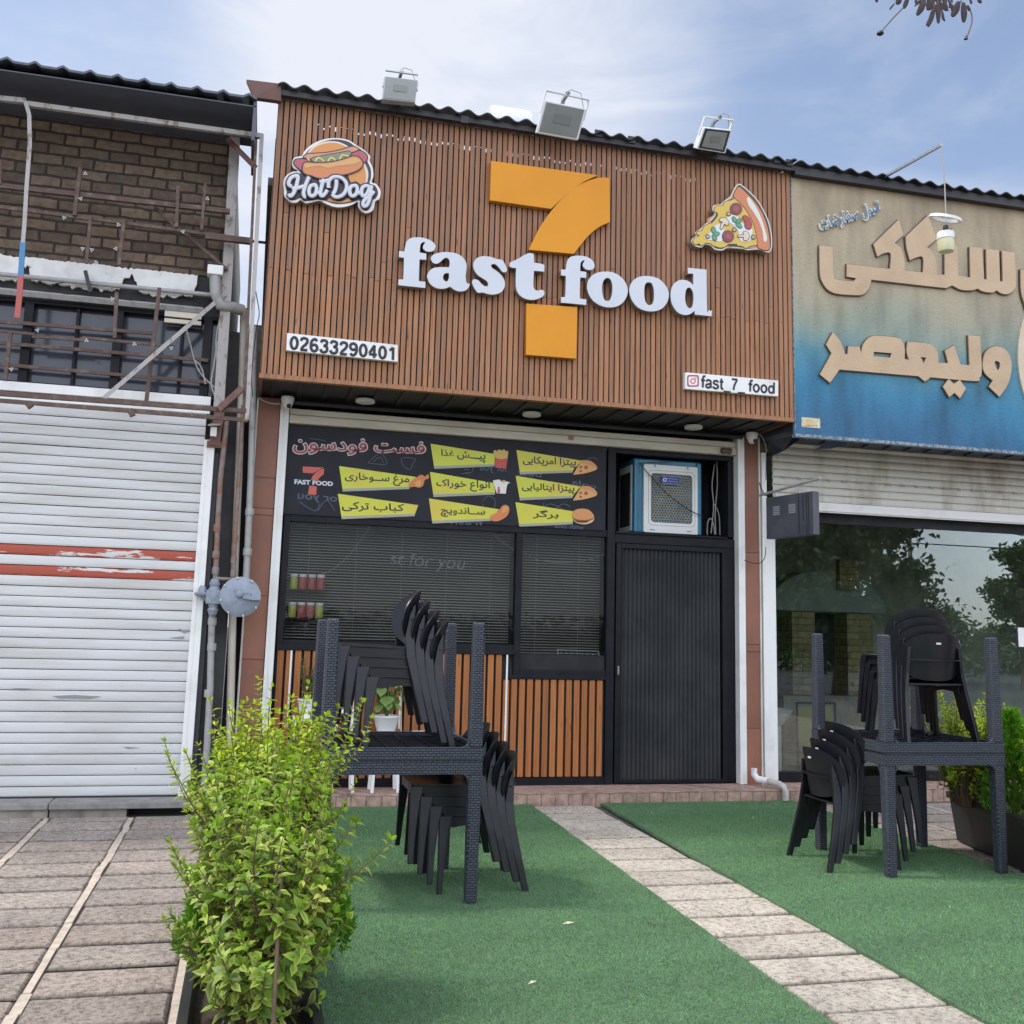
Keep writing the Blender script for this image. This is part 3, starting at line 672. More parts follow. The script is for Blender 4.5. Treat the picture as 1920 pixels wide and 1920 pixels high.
import numpy as np
def pile(polys, dens, name):
    g = np.random.default_rng(5); P_ = []
    for poly in polys:
        xs = [p[0] for p in poly]; ys = [p[1] for p in poly]; y0 = max(2.6, min(ys))
        n = int((max(xs)-min(xs))*(max(ys)-y0)*dens); q = np.c_[g.uniform(min(xs), max(xs), n), g.uniform(y0, max(ys), n)]
        ins = np.zeros(n, bool)
        for i in range(len(poly)):
            (xa, ya), (xb, yb) = poly[i], poly[i-1]
            c = ((ya > q[:,1]) != (yb > q[:,1])) & (q[:,0] < (xb-xa)*(q[:,1]-ya)/((yb-ya) or 1e-9)+xa); ins ^= c
        P_.append(q[ins])
    q = np.concatenate(P_); n = len(q); a = g.uniform(0, 2*np.pi, n); w = g.uniform(.0012,.0024, n); h = g.uniform(.007,.017, n); ln = g.normal(0, .007, (n,2)); pt = np.sin(q[:,0]*2.1+1.3*np.sin(q[:,1]*1.7))*np.sin(q[:,1]*2.9+.8*np.sin(q[:,0]*3.1)); pt2 = np.sin(q[:,1]*9.3+2*np.sin(q[:,0]*1.1)); ln[:,1] -= .004*pt; ln[:,0] += .003*pt2
    b = np.c_[q, np.full(n, .012)]; o = np.c_[np.cos(a)*w, np.sin(a)*w, np.zeros(n)]; t = b+np.c_[ln, h]
    v = np.stack([b-o, b+o, t], 1).reshape(-1, 3)
    me = bpy.data.meshes.new(name); me.vertices.add(3*n); me.vertices.foreach_set('co', v.ravel().astype('f4')); me.loops.add(3*n); me.loops.foreach_set('vertex_index', np.arange(3*n, dtype='i4'))
    me.polygons.add(n); me.polygons.foreach_set('loop_start', np.arange(0, 3*n, 3, dtype='i4')); me.update(calc_edges=True)
    col = np.zeros((n,3,4), 'f4'); col[...,1] = np.clip(g.random((n,1))*.8+.1+.14*pt[:,None]+.05*pt2[:,None], 0, 1); col[...,2] = g.random((n,1)); col[...,3] = 1; col[:,2,0] = .35
    ca = me.color_attributes.new('tint', 'FLOAT_COLOR', 'POINT'); ca.data.foreach_set('color', col.ravel()); me.materials.append(M['blade'])
    ob = bpy.data.objects.new(name, me); COL.objects.link(ob); return ob
M['blade'] = leafmat('turf_blade', (.058,.165,.058), (.135,.295,.112), (.31,.49,.25), .25, .55)
tag(pile([TURF_L, TURF_R], 16000, 'turf_pile'), 'short green pile of the artificial grass carpets', 'grass', kind='stuff')
mb = MB(); mb.box((.1,8.80,-.03),(9.5,9.9,.104)); tag(mb.build('step', M['steptile'], bevel=.008), kind='structure')
# little dry leaves and twigs on the turf
mb = MB()
for px, py, s in ((1222,1731,14),(1065,1731,16),(1065,1791,12),(998,1842,11),(1222,1523,7),(1412,1533,7),(1780,1700,9),(1560,1760,8),(1690,1860,10)):
    p = gnd(px, py, .018); a = rng.uniform(0, 3); d = Vector((math.cos(a), math.sin(a), .1))*s*.0022; q = Vector((-d.y, d.x, 0))*.3
    mb.add([p-d, p+q+Vector((0,0,.006)), p+d, p-q], [(0,1,2,3)])
tag(mb.build('leaf_litter', mat('dry_leaf', (.55,.50,.36), .8)), kind='stuff', label='small dry leaves scattered on the green turf', cat='leaves')

# ------------------------------------------------------------------ the fast food shop in the middle
shop = empty('fast_food_shop', (2.4, YS, 0), 'fast food shop with timber slat front, black window frames and pleated screen door', 'shop')
P = shop
def rect(mb, px0, py0, px1, py1, Y, d=.05, dy=0):
    a = at(px0, py0, Y); b = at(px1, py1, Y); mb.box((min(a.x,b.x), Y+dy, min(a.z,b.z)), (max(a.x,b.x), Y+dy+d, max(a.z,b.z))); return mb
XA, XB, ZB, ZT = -.037, 4.826, 3.48, 5.945
# slatted sign wall
mb = MB(); n = 98; pit = (XB-XA)/n
for i in range(n):
    x0 = XA + i*pit + .0056; x1 = XA + (i+1)*pit - .0056
    cuts = [ZB+.035]
    j = 4.42 + .02*rng.uniform(-1,1) if i % 7 not in (2,5) else 4.75+rng.uniform(-.2,.2)
    for c in (j, 5.45 + rng.uniform(-.3,.22)):
        if rng.random() < (.6 if c is j else .12): cuts.append(c)
    cuts.append(ZT)
    base = rng.uniform(.25,.75)
    for k in range(len(cuts)-1):
        za, zb = cuts[k]+.0012, cuts[k+1]-.0012; zm = (za+zb)/2
        g = max(0, min(1, (zm-3.9)/2.2 + rng.uniform(-.30,.30)))
        mb.cur = (min(1,max(0,base+rng.uniform(-.16,.16))), g*.85, rng.random(), 1)
        yy = YP + rng.uniform(-.0025,.0025); mb.box((x0,yy,za),(x1,yy+.02,zb))
mb.build('wood_cladding', M['wood'], P, bevel=.002)
mb = MB(); mb.cur = (.45,.1,.3,1)
mb.box((XA-.01,YP-.012,ZB-.004),(XB,YP+.05,ZB+.034)); mb.build('bottom_board', M['wood'], P)
mb = MB(); sl0, sl1 = 5.725, 5.785
mb.box((XA,YP+.024,ZB+.036),(XB,YP+.05,sl0)); mb.box((XA,YP+.024,sl1),(XB,YP+.05,ZT))
for a, b in ((XA,.30),(1.86,1.98),(2.92,3.02),(3.86,XB)): mb.box((a,YP+.025,sl0),(b,YP+.049,sl1))
x = .3
while x < 3.9:
    w = rng.uniform(.02,.12); h = rng.uniform(.002,.045); mb.box((x,YP+.0255,sl0),(x+w,YP+.0485,sl0+h)); x += w
    w = rng.uniform(.02,.12); h = rng.uniform(.002,.035); mb.box((x,YP+.0255,sl1-h),(x+w,YP+.0485,sl1)); x += w
mb.build('backing_board', M['blackmatt'], P)
mb = MB(); mb.box((XA-.004,YP+.05,ZB),(XA+.02,YS,5.6)); mb.box((XB-.03,YP+.05,ZB),(XB-.004,YS,5.6)); mb.build('side_board', M['brown'], P)
# soffit with ribs
mb = MB(); mb.box((XA,YP+.051,ZB+.012),(XB,YS,ZB+.04))
for i in range(22):
    x = XA+.1+i*.22; mb.box((x,YP+.06,ZB-.004),(x+.03,YS-.12,ZB+.011))
mb.build('soffit', M['soffit'], P)
# body of the building
mb = MB()
mb.box((XA,YS+.06,ZB+.045),(XB,YS+.26,5.5)); mb.box((XA,YS+.27,-.03),(XA+.15,14,5.5)); mb.box((XB-.15,YS+.27,-.03),(XB,14,5.5)); mb.box((XA+.15,13.8,-.03),(XB-.15,14,5.5))
mb.build('wall', M['bodywall'], P)
mb = MB(); mb.box((XA-.05,YS+.02,5.505),(XB+.0,14.1,5.58)); mb.build('roof', M['concrete'], P)
mb = MB(); mb.box((XA+.155,11.2,.1),(XB-.155,11.25,3.4)); mb.box((XA+.155,YS+.25,.105),(XB-.155,11.19,.115)); mb.box((XA+.155,YS+.27,3.40),(XB-.155,11.25,3.44)); mb.build('interior_wall', M['inside'], P)
# corrugated roof edge
def wave(mb, x0, x1, y0, y1, z0, z1, amp, pitch, th=.012, per=10, crest=False):
    n = int((x1-x0)/pitch*per); vs = []; fs = []
    for i in range(n+1):
        x = x0+(x1-x0)*i/n; w = amp*math.sin(2*math.pi*(x-x0)/pitch)
        if crest: w = amp*(2.0*max(0, 1-abs(((x-x0)/pitch) % 1-.5)*4.2)-.6)
        w += .006*math.sin(x*1.7)
        vs += [(x,y0,z0+w),(x,y1,z1+w),(x,y1,z1+w-th),(x,y0,z0+w-th)]
    for i in range(n):
        a = i*4
        for k in range(4): fs.append((a+k, a+4+k, a+4+(k+1)%4, a+(k+1)%4))
    fs += [(0,1,2,3), (n*4+3,n*4+2,n*4+1,n*4)]
    return mb.add(vs, fs, False)
zc = Z(1007, 232, 8.36)
mb = MB(); wave(mb, XA-.01, XB, 8.33, 8.72, zc, zc+.02, .021, .178); mb.box((XA,8.375,ZT-.012),(XB,8.43,zc-.03))
for px, py in ((871,224),(1184,262),(1122,250),(1457,300),(1480,305)):
    p = at(px, py, 8.37); mb.box((p.x-.035,8.36,p.z-.035),(p.x+.035,8.374,p.z+.03))
mb.build('roof_edge', M['soffit'], P)
mb = MB()
a = [at(462,149,8.3), at(527,157,8.36), at(527,189,8.36), at(476,182,8.3)]; mb.slab(a, (0,.06,0)); mb.build('flashing', mat('red_primer_sheet', (.14,.062,.048), .6, (.09,.045,.04), sc=9), P)
# columns either side
M['brown2'] = mat('brown_cladding_paint', (.27,.112,.068), .5, (.21,.085,.055), sc=2.5, lo=.4, hi=.7, bump=.05, speck=(.42,.30,.24), speck_sc=22, speck_at=.72, tintmix=.7)
for xa, xb, js in ((-.035,.150,(.104,.80,1.18,1.72,2.42,2.48,2.75,3.47)),(4.640,4.815,(.104,.62,1.34,1.41,2.30,3.47))):
    mb = MB()
    for a, b in zip(js, js[1:]): t_ = rng.uniform(.40,.62); mb.cur = (t_,t_,t_,1); mb.box((xa,9.163+rng.uniform(-.002,.002),a+.0015),(xb,9.30,b-.0015))
    mb.build('column', M['brown2'], P, bevel=.002)
for xa, xb in ((-.052,-.036),(4.816,4.830)): MB().box((xa,9.150,.104),(xb,9.30,3.45)).build('edge_strip', M['whitedirty'], P)
# roller shutter: guides and the box with the curtain's last slats
for x in (.155,4.585):
    mb = MB(); mb.box((x,9.135,.108),(x+.028,9.25,3.44)); mb.box((x+.0285,9.15,.108),(x+.075,9.25,3.44)); mb.build('shutter_guide', M['white'], P)
mb = MB(); zb0 = Z(537,792,9.16)
mb.box((.235,9.16,zb0),(4.58,9.25,zb0+.075)); mb.box((.235,9.175,zb0+.079),(4.58,9.25,zb0+.135)); mb.build('shutter_box', M['beige'], P, bevel=.008)
mb = MB(); mb.tube([(.15,9.12,3.435),(4.62,9.12,3.435)], .022); mb.build('rail', M['soffit'], P)
mb = MB(); p = at(1071,821,9.15); mb.box((p.x-.025,9.152,p.z-.018),(p.x+.025,9.159,p.z+.018)); mb.build('lock_plate', flat('copper_plate', (.35,.13,.05)), P)
mb = MB(); p = at(1360,846,9.15); mb.tube([(p.x-.05,9.13,p.z),(p.x+.05,9.13,p.z)], .03); mb.build('end_stop', M['steelrust'], P)

# black frames
FY = YS-.03
ZW1, ZS1 = Z(700,990,FY), Z(700,1203,FY)
xW1a, xW1b = .30, X(966,1100,FY); xW2a, xW2b = X(978,1100,FY), X(1137,1100,FY); xP = X(1152,1100,FY)
zM0 = Z(800,975,FY); zW2 = Z(1060,1256,FY)
mb = MB()
mb.box((.245,FY,.16),(.30,FY+.07,zb0)); mb.box((.30,FY,zM0-.075),(xP-.02,FY+.07,zM0-.005)); mb.box((.30,FY,ZS1-.075),(xW1b,FY+.07,ZS1))
mb.box((.25,FY-.025,ZS1-.09),(xW1b+.01,FY-.001,ZS1-.045))
win = mb.build('window', M['black'], P, bevel=.004)
mb = MB(); mb.box((.30,YS,ZS1),(xW1b,YS+.006,zM0-.075)); mb.build('pane', M['glassdim'], win)
def blind(x0, x1, z0, z1, par):
    mb = MB(); z = z0; yb = YS+.15
    while z < z1:
        sag = .0015*math.sin(z*23); y = rng.uniform(-.0008,.0008)
        mb.add([(x0,yb+y-.009,z-.0055+sag),(x1,yb+y-.009,z-.0055-sag),(x1,yb+y+.009,z+.0035-sag),(x0,yb+y+.009,z+.0035+sag)], [(0,1,2,3)])
        z += .0255
    k = x0+.18
    while k < x1: mb.tube([(k,yb-.012,z0),(k,yb-.012,z1)], .0012, 5); k += .42
    return mb.build('blind', M['blind'], par)
M['blind'] = mat('aluminium_blind', (.50,.48,.42), .35, (.36,.34,.29), sc=1.5)
blind(.31, xW1b-.01, ZS1+.02, zM0-.09, win)
mb = MB(); mb.box((xW1b,FY-.01,zW2-.07),(xW2a,FY+.07,zM0-.075)); mb.box((xW2a,FY-.01,zW2-.07),(xW2b,FY+.07,zW2)); mb.box((xW1b-.05,FY-.02,zW2-.09),(xW2b,FY-.011,zW2-.055))
win2 = mb.build('window', M['black'], P, bevel=.004)
mb = MB(); mb.box((xW2a,YS,zW2),(xW2b,YS+.006,zM0-.075)); mb.build('pane', M['glassdim'], win2)
blind(xW2a+.005, xW2b-.005, zW2+.02, zM0-.09, win2)
# sign taped low inside the second window (white line frame)
mb = MB(); q = [(1045,1218),(1122,1221),(1127,1252),(1050,1250)]
for i in range(3 if False else 4):
    if i == 2: continue
    mb.bar(at(*q[i], YS+.02), at(*q[(i+1)%4], YS+.02), .006, .004)
for i in range(7): 
    p = at(1052+i*10, 1224+i*.4, YS+.02); mb.box((p.x-.008,YS+.02,p.z-.006),(p.x+.006,YS+.023,p.z+.004))
mb.build('sticker', M['white'], win2)
for pts in ("0,60 90,110 160,120 230,60","-540,10 -500,50 -460,80"):
    pass
def hang(mb, pts, Y, r=.003):
    mb.tube(line(pts, 0, 0, 1, Y), r, 6)
mb = MB(); hang(mb, "980,1034 1010,1050 1060,1055 1100,1050 1135,1038", YS+.06); mb.build('cord', M['wiregrey'], win2)
mb = MB(); hang(mb, "590,1078 620,1070 660,1035 695,985", YS+.06); hang(mb, "925,1003 950,1022 968,1034", YS+.06); mb.build('cord', M['wiregrey'], win)
# ghost lettering on the glass
mb = MB(); letter(mb, 'st for you', [(736,1034),(876,1043),(866,1076),(728,1066)], YS-.004, .0); mb.build('lettering', mat('etched_print', (.075,.08,.077), .5), win)
# centre post, head frame, cooler opening
mb = MB()
mb.box((xW2b,FY-.015,.11),(xP-.001,FY+.07,zb0)); xD1 = X(1362,1200,FY)
zC0 = Z(1250,1003,FY)
mb.box((xP,FY-.01,zC0-.10),(4.585,FY+.07,zC0-.01)); mb.box((xP,FY,zb0-.05),(4.585,FY+.07,zb0)); mb.box((xD1,FY-.01,.11),(4.585,FY+.07,zC0-.101))
mb.box((xP,FY-.03,zC0-.012),(4.50,FY+.14,zC0+.008)); mb.box((X(1365,900,FY),FY,zC0+.008),(4.585,FY+.07,zb0-.05)); mb.box((.245,FY,zb0-.03),(xP,FY+.05,zb0-.002))
mb.build('frame', M['black'], P, bevel=.004)
mb = MB(); mb.box((xP+.02,YS+.55,zC0),(4.6,YS+.57,3.3)); mb.box((xP+.0,YS+.05,zC0),(xP+.012,YS+.55,3.3)); mb.box((4.585,YS+.05,zC0),(4.6,YS+.55,3.3)); mb.build('recess', M['blackmatt'], P)
# pleated screen door
zD = zC0-.10; xd0 = xP+.012
mb = MB(); mb.box((xd0,FY-.02,.115),(xd0+.05,FY+.05,zD-.004)); mb.box((xD1-.05,FY-.02,.115),(xD1-.002,FY+.05,zD-.004)); mb.box((xd0+.05,FY-.02,zD-.05),(xD1-.05,FY+.05,zD-.004)); mb.box((xd0+.05,FY-.02,.115),(xD1-.05,FY+.05,.145))
door = mb.build('door', M['black'], P, bevel=.003)
mb = MB(); a, b = xd0+.05, xD1-.05; n = 48; vs = []
for i in range(n+1):
    x = a+(b-a)*i/n; y = FY+(-.002 if i % 2 else .030); vs += [(x,y,.145),(x,y,zD-.05)]
mb.add(vs, [(2*i,2*i+2,2*i+3,2*i+1) for i in range(n)]); mb.build('pleated_screen', mat('screen_mesh', (.040,.043,.046), .55, (.066,.070,.070), sc=2.2, lo=.4, hi=.7, spec=.3), door)
mb = MB(); mb.box((xd0+.018,FY-.035,1.10),(xd0+.032,FY-.021,1.18)); mb.build('handle', M['chrome'], door)
# timber slat wainscot
mb = MB(); zw0 = Z(1050,1456,FY); pit = .0748; x = .262; i = 0
while x < xW2b-.02:
    top = ZS1-.085 if x < xW1b-.04 else zW2-.075
    mb.cur = (rng.uniform(.15,.85), rng.uniform(0,.12), rng.random(), 1); w = .053
    if x+w > xW1b-.05 and x < xW1b-.04: top = zW2-.1
    mb.box((x,FY-.012,zw0),(x+w,FY+.02,top)); x += pit; i += 1
mb.build('slat_panel', M['wood2'], P, bevel=.002)
mb = MB(); mb.box((.25,FY+.024,.165),(xW2b,FY+.05,ZS1-.08)); mb.build('panel_backing', M['blackmatt'], P)
mb = MB(); mb.box((.245,FY-.005,.105),(xW2b,FY+.05,zw0-.004)); mb.build('base_board', M['black'], P)
mb = MB()
for px in (543, 949, 663, 751):
    x = X(px,1280,FY); mb.box((x-.008,FY-.02,zw0 if px > 900 else .6),(x+.008,FY-.013,ZS1-.09))
mb.build('light_strip', M['white'], P)

# jars on a shelf behind the glass
shelf = tag(MB().box((.31,YS+.02,Z(570,1105,YS+.06)-.012),(.66,YS+.12,Z(570,1105,YS+.06)-.002)).box((.31,YS+.02,Z(570,1158,YS+.06)-.012),(.66,YS+.12,Z(570,1158,YS+.06)-.002)).build('window_shelf', M['blackmatt']), 'dark two-tier shelf behind the left window pane', 'shelf')
jr = mat('red_jar_label', (.42,.045,.05), .3, (.55,.18,.15), sc=60); jy = mat('yellow_jar_label', (.45,.46,.04), .3, (.5,.52,.2), sc=60)
for row, zpy, cs in ((0,1105,'yrrr'),(1,1158,'yrry')):
    z = Z(570, zpy, YS+.06)
    for i, c in enumerate(cs):
        x = .365 + i*.079
        j = empty('jar', (x, YS+.065, z), {'yr':'', }.get('', '') or (('yellow' if c == 'y' else 'red') + ' sauce jar with white lid on the ' + ('upper' if row == 0 else 'lower') + ' window shelf, ' + ['leftmost','second','third','rightmost'][i] + ' of its row'), 'jar', 'sauce jars behind the window')
        MB().lathe([(.034,0),(.036,.006),(.036,.095),(.030,.108)], (x,YS+.065,z), n=14).build('body', jr if c == 'r' else jy, j)
        MB().lathe([(.033,.109),(.034,.112),(.034,.130),(.030,.134)], (x,YS+.065,z), n=14).build('lid', M['white'], j)

# ------------------------------------------------------------------ the brick building on the left
lb = empty('brick_building', (-2.4, 8.95, 0), 'old brick shop building with white roller shutter and barred dark windows', 'building')
P = lb; LX0, LX1 = -8.0, -.40
zpl1, zpl0 = Z(200,506,8.95)+.06, Z(200,520,8.95)-.05
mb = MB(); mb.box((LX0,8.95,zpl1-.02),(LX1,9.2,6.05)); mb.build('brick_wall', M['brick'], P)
# broken white plaster band
mb = MB(); zt = [Z(0,482,8.93), Z(400,522,8.93)]; zz0 = Z(0,515,8.93); zz1 = Z(395,558,8.93)
top = []; bot = []
n = 260
for i in range(n+1):
    t = i/n; x = -4.5 + t*(4.5-.62)
    zt_ = 4.45 + .012*mnoise.noise((x*6,0,0)) + .012*mnoise.noise((x*40,5,0)); zb_ = 4.235 + .03*mnoise.noise((x*5,3,0)) + .035*mnoise.noise((x*17,9,0)) + .03*max(0,mnoise.noise((x*45,1,0)))
    px = (x+2.15)/1.75
    for c, w in ((.09,.03),(.56,.045),(.88,.02)):
        if abs(px-c) < w: k = min(1, 2.2*(1-abs(px-c)/w)); zb_ += (.13+.05*mnoise.noise((x*60,2,0)))*k; zt_ -= .05*k*max(0,mnoise.noise((x*50,8,0)))
    top.append((x, 8.93, zt_)); bot.append((x, 8.93, min(zb_, zt_-.02)))
for i in range(n): mb.slab([top[i], top[i+1], bot[i+1], bot[i]], (0,.03,0))
mb.build('plaster_band', M['plaster'], P)
mb = MB(); mb.box((LX0,8.965,4.1),(LX1,9.2,zpl1-.021)); mb.build('lintel', M['darkwall'], P)
mb = MB(); mb.tube([at(-200,500,8.88), at(0,514,8.88), at(395,553,8.88)], .02); mb.tube([(-4,8.90,4.13),(-.55,8.90,4.13)], .03, 4); mb.build('lintel_pipe', M['pipegrey'], P)
mb = MB(); mb.box((-.86,8.90,4.05),(-.56,8.93,4.10)); mb.box((-.86,8.91,4.00),(-.56,8.94,4.035)); mb.build('lath', M['beige'], P)
# windows, panes and bars
zw1, zw0_ = 4.07, 3.40
mb = MB()
for px in (48, 219, 388): 
    x = X(px, 640, 8.95); mb.box((x-.035,8.955,zw0_),(x+.035,9.05,zw1))
mb.box((LX0,8.96,zw1),(LX1,9.05,4.099)); mb.box((LX0,8.96,zw0_-.03),(LX1,9.04,zw0_))
for px in (140, 340): x = X(px, 640, 8.95); mb.box((x-.012,8.99,zw0_),(x+.012,9.04,zw1))
for x in (-2.9,-3.6,-4.4): mb.box((x-.035,8.955,zw0_),(x+.035,9.05,zw1))
wl = mb.build('window', M['black'], P)
M['filmed'] = mat('filmed_glass', (.050,.055,.072), .12, (.036,.040,.054), sc=1.2, spec=.5)
mb = MB(); mb.box((LX0+.1,9.045,zw0_),(LX1,9.052,zw1)); mb.build('pane', M['filmed'], wl)
mb = MB()
for (a, b) in (((0,603),(285,625)),((-60,638),(390,676)),((-60,678),(390,717)),((-60,598),(0,603))):
    mb.bar(at(*a,8.93), at(*b,8.93), .022, .028)
mb.build('security_bar', M['steelrust'], wl)
mb = MB(); mb.box((LX0,8.86,Z(200,750,8.86)+.02),(LX1-.03,8.96,Z(200,731,8.86)+.01)); mb.box((LX0,8.88,Z(200,750,8.86)-.05),(LX1-.03,8.96,Z(200,750,8.86)+.015)); mb.build('sill', M['white'], P, bevel=.004)
# roller shutter
sh = MB(); sx1 = X(385,1000,8.91)-.06; z = .105; i = 0; top = Z(200,775,8.91)+.1
red = [Z(0,1032,8.91), Z(0,1065,8.91)]
pieces_r = MB()
while z < top:
    zz = z+.0815
    tgt = pieces_r if any(abs((z+zz)/2-r) < .0405 for r in red) else sh
    prof = [(8.918,z),(8.903,z+.002),(8.8995,z+.016),(8.8985,z+.045),(8.900,z+.070),(8.905,z+.0755),(8.920,z+.0785)]
    vs = []; jy, jd = rng.uniform(-.002,.002), rng.uniform(-.0035,.0035); NX = 14; seeds = rng.uniform(0,99)
    for y, h in prof:
        for q_ in range(NX+1):
            u_ = q_/NX; xx = LX0+(sx1-LX0)*u_; vs.append((xx, y+jy+jd*math.sin(math.pi*u_*3+seeds)+.002*mnoise.noise((xx*2.5,seeds,0)), h+.0012*mnoise.noise((xx*1.7,seeds,4))))
    tgt.add(vs, [(k*(NX+1)+q_, k*(NX+1)+q_+1, (k+1)*(NX+1)+q_+1, (k+1)*(NX+1)+q_) for k in range(len(prof)-1) for q_ in range(NX)], False)
    z = zz
M['shutter'] = mat('shutter_paint', (.60,.605,.60), .45, (.47,.46,.43), sc=2.2, lo=.44, hi=.72, stretch=(.5,1,2.2), bump=.05, speck=(.33,.31,.29), speck_sc=26, speck_at=.70)
mm = M['shutter']; nn, ll, bb = nodes_of(mm)
for q in nn:
    if q.type == 'MAPPING': q.inputs['Scale'].default_value = (.45,1,3.2)
shut = sh.build('roller_shutter', mm, P)
mr_ = mat('peeling_red_paint', (.37,.068,.038), .55, (.60,.58,.55), sc=3.4, lo=.555, hi=.575, stretch=(.7,1,4.2), detail=8, bump=.1)
pieces_r.build('red_stripe', mr_, shut)
mb = MB()
for q_ in ([(98,1305),(140,1303),(190,1306),(170,1310),(110,1309)],[(333,1178),(350,1183),(361,1180),(345,1188)],[(316,1196),(346,1193),(344,1198)],[(20,1290),(60,1291),(40,1293)],[(230,1400),(262,1402),(240,1404)]):
    mb.slab([at(x_, y_, 8.8945) for x_, y_ in q_], (0,.002,0))
mb.build('scratch', flat('bare_metal', (.24,.25,.25)), shut)
mb = MB(); mb.box((sx1,8.86,.10),(sx1+.085,8.93,3.0)); mb.box((sx1+.028,8.855,.10),(sx1+.034,8.86,3.0)); mb.build('shutter_guide', M['white'], shut)
mb = MB(); mb.box((LX0,8.93,.0),(sx1,9.1,3.35)); mb.build('interior_wall', M['inside'], P)
mb = MB(); mb.box((LX0,8.89,.098),(sx1,8.90,.112)); mb.build('shutter_seal', M['ink'], shut)
mb = MB()
for x0, x1 in ((LX0,-1.38),(-1.372,-.30)): mb.box((x0,8.63,.052),(x1,8.93,.098))
mb.build('sill_stone', M['concrete'], P, bevel=.005)
mb = MB(); mb.box((-1.37,8.68,-.03),(-.82,8.9,.050)); mb.box((LX0,8.66,-.03),(-1.38,8.9,.050)); mb.build('plinth', mat('plinth_block', (.36,.32,.27), .9, (.2,.18,.16), sc=9, bump=.5), P)
mb = MB(); mb.box((LX0,8.85,-.03),(-.1,8.93,.05)); mb.build('base_wall', M['blackmatt'], P)
# body, roof overhang
mb = MB(); mb.box((LX0,9.2,-.02),(LX0+.2,14,6.0)); mb.box((LX1-.2,9.2,-.02),(LX1,14,6.0)); mb.box((LX0+.2,13.8,-.02),(LX1-.2,14,6.0)); mb.box((LX0+.2,9.5,5.9),(LX1-.2,13.8,6.0)); mb.build('wall', M['bodywall'], P)
mb = MB(); wave(mb, LX0, -.21, 8.25, 9.4, Z(200,138,8.25), Z(200,138,8.25)+.16, .015, .206, .020, 20, True)
zs = Z(200,155,8.3); mb.add([(LX0,8.29,zs-.03),(-.21,8.29,zs-.03),(-.21,8.95,5.70),(LX0,8.95,5.70),(LX0,8.29,zs-.02),(-.21,8.29,zs-.02),(-.21,8.95,5.72),(LX0,8.95,5.72)], [(0,3,2,1),(4,5,6,7),(0,1,5,4),(1,2,6,5),(2,3,7,6),(3,0,4,7)])
mb.box((-.235,8.29,5.45),(-.21,9.0,zs+.02))
mb.build('roof', mat('dark_roof_sheet', (.075,.086,.112), .5, (.10,.11,.135), sc=3, bump=.1), P)
# dark return wall in the gap between the buildings
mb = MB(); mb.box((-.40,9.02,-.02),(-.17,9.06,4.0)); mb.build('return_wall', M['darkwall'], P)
mb = MB(); mb.box((-.17,9.6,-.02),(XA,9.64,4.25)); mb.build('infill_wall', mat('rough_infill', (.36,.35,.28), .9, (.25,.24,.2), sc=20, bump=.6), P)
mb = MB(); mb.box((-.168,9.3,-.02),(XA-.02,9.32,3.55)); mb.build('gap_shade_sheet', M['blackmatt'], P)  # black sheet added to stand in for the shade of the narrow gap
# steel post carrying the front
mb = MB(); pts = [at(441,258,8.86), at(424,560,8.86), at(410,770,8.86)]
for a, b in zip(pts, pts[1:]): mb.bar(a, b, .085, .085)
mb.build('post', M['steelpale'], P)
mb = MB(); mb.bar(at(412,770,8.87), at(402,836,8.87), .085, .08); mb.box((X(388,830,8.84),8.84,Z(388,838,8.84)),(X(418,830,8.84),8.87,Z(388,826,8.84))); mb.build('post_foot', mat('primer_paint', (.13,.055,.045), .6, (.18,.09,.07), sc=9), P)
mb = MB(); mb.box((-.385,8.93,.0),(-.335,8.97,2.9)); mb.build('post_rail', mat('dark_rail', (.05,.052,.06), .6), P)

# ------------------------------------------------------------------ the bakery on the right
rb = empty('bakery_building', (7.4, YS, 0), 'bakery shop with half-raised white shutter and large reflecting window', 'shop')
P = rb; RX0, RX1 = XB+.004, 12.0
mb = MB(); wave(mb, RX0, RX1, 8.33, 9.1, zc-.005, zc+.02, .019, .178); mb.box((RX0,8.375,Z(1488,331,8.43)),(RX1,8.455,zc-.03)); mb.build('roof_edge', M['soffit'], P)
mb = MB(); mb.box((RX0,YS+.02,5.4),(RX1,14.1,5.5)); mb.build('roof', M['concrete'], P)
mb = MB(); mb.box((RX0+.01,YS+.06,3.35),(RX1,YS+.2,5.39)); mb.box((RX1-.2,YS+.2,-.03),(RX1,14,5.39)); mb.box((RX0+.01,13.8,-.03),(RX1-.2,14,5.39)); mb.box((RX0+.01,YS+.2,-.03),(RX0+.1,13.8,5.39)); mb.build('wall', M['bodywall'], P)
mb = MB(); mb.box((RX0,YP+.06,3.42),(RX1,YS,3.45))
for i in range(14): mb.add([(5.3+i*.24,YP+.07,3.418),(5.36+i*.24,YP+.07,3.418),(5.5+i*.24,YS-.2,3.418),(5.44+i*.24,YS-.2,3.418),(5.3+i*.24,YP+.07,3.40),(5.36+i*.24,YP+.07,3.40),(5.5+i*.24,YS-.2,3.40),(5.44+i*.24,YS-.2,3.40)], [(0,3,2,1),(4,5,6,7),(0,1,5,4),(1,2,6,5),(2,3,7,6),(3,0,4,7)])
mb.build('soffit', mat('blue_soffit', (.045,.06,.09), .5, (.03,.035,.045), sc=5), P)
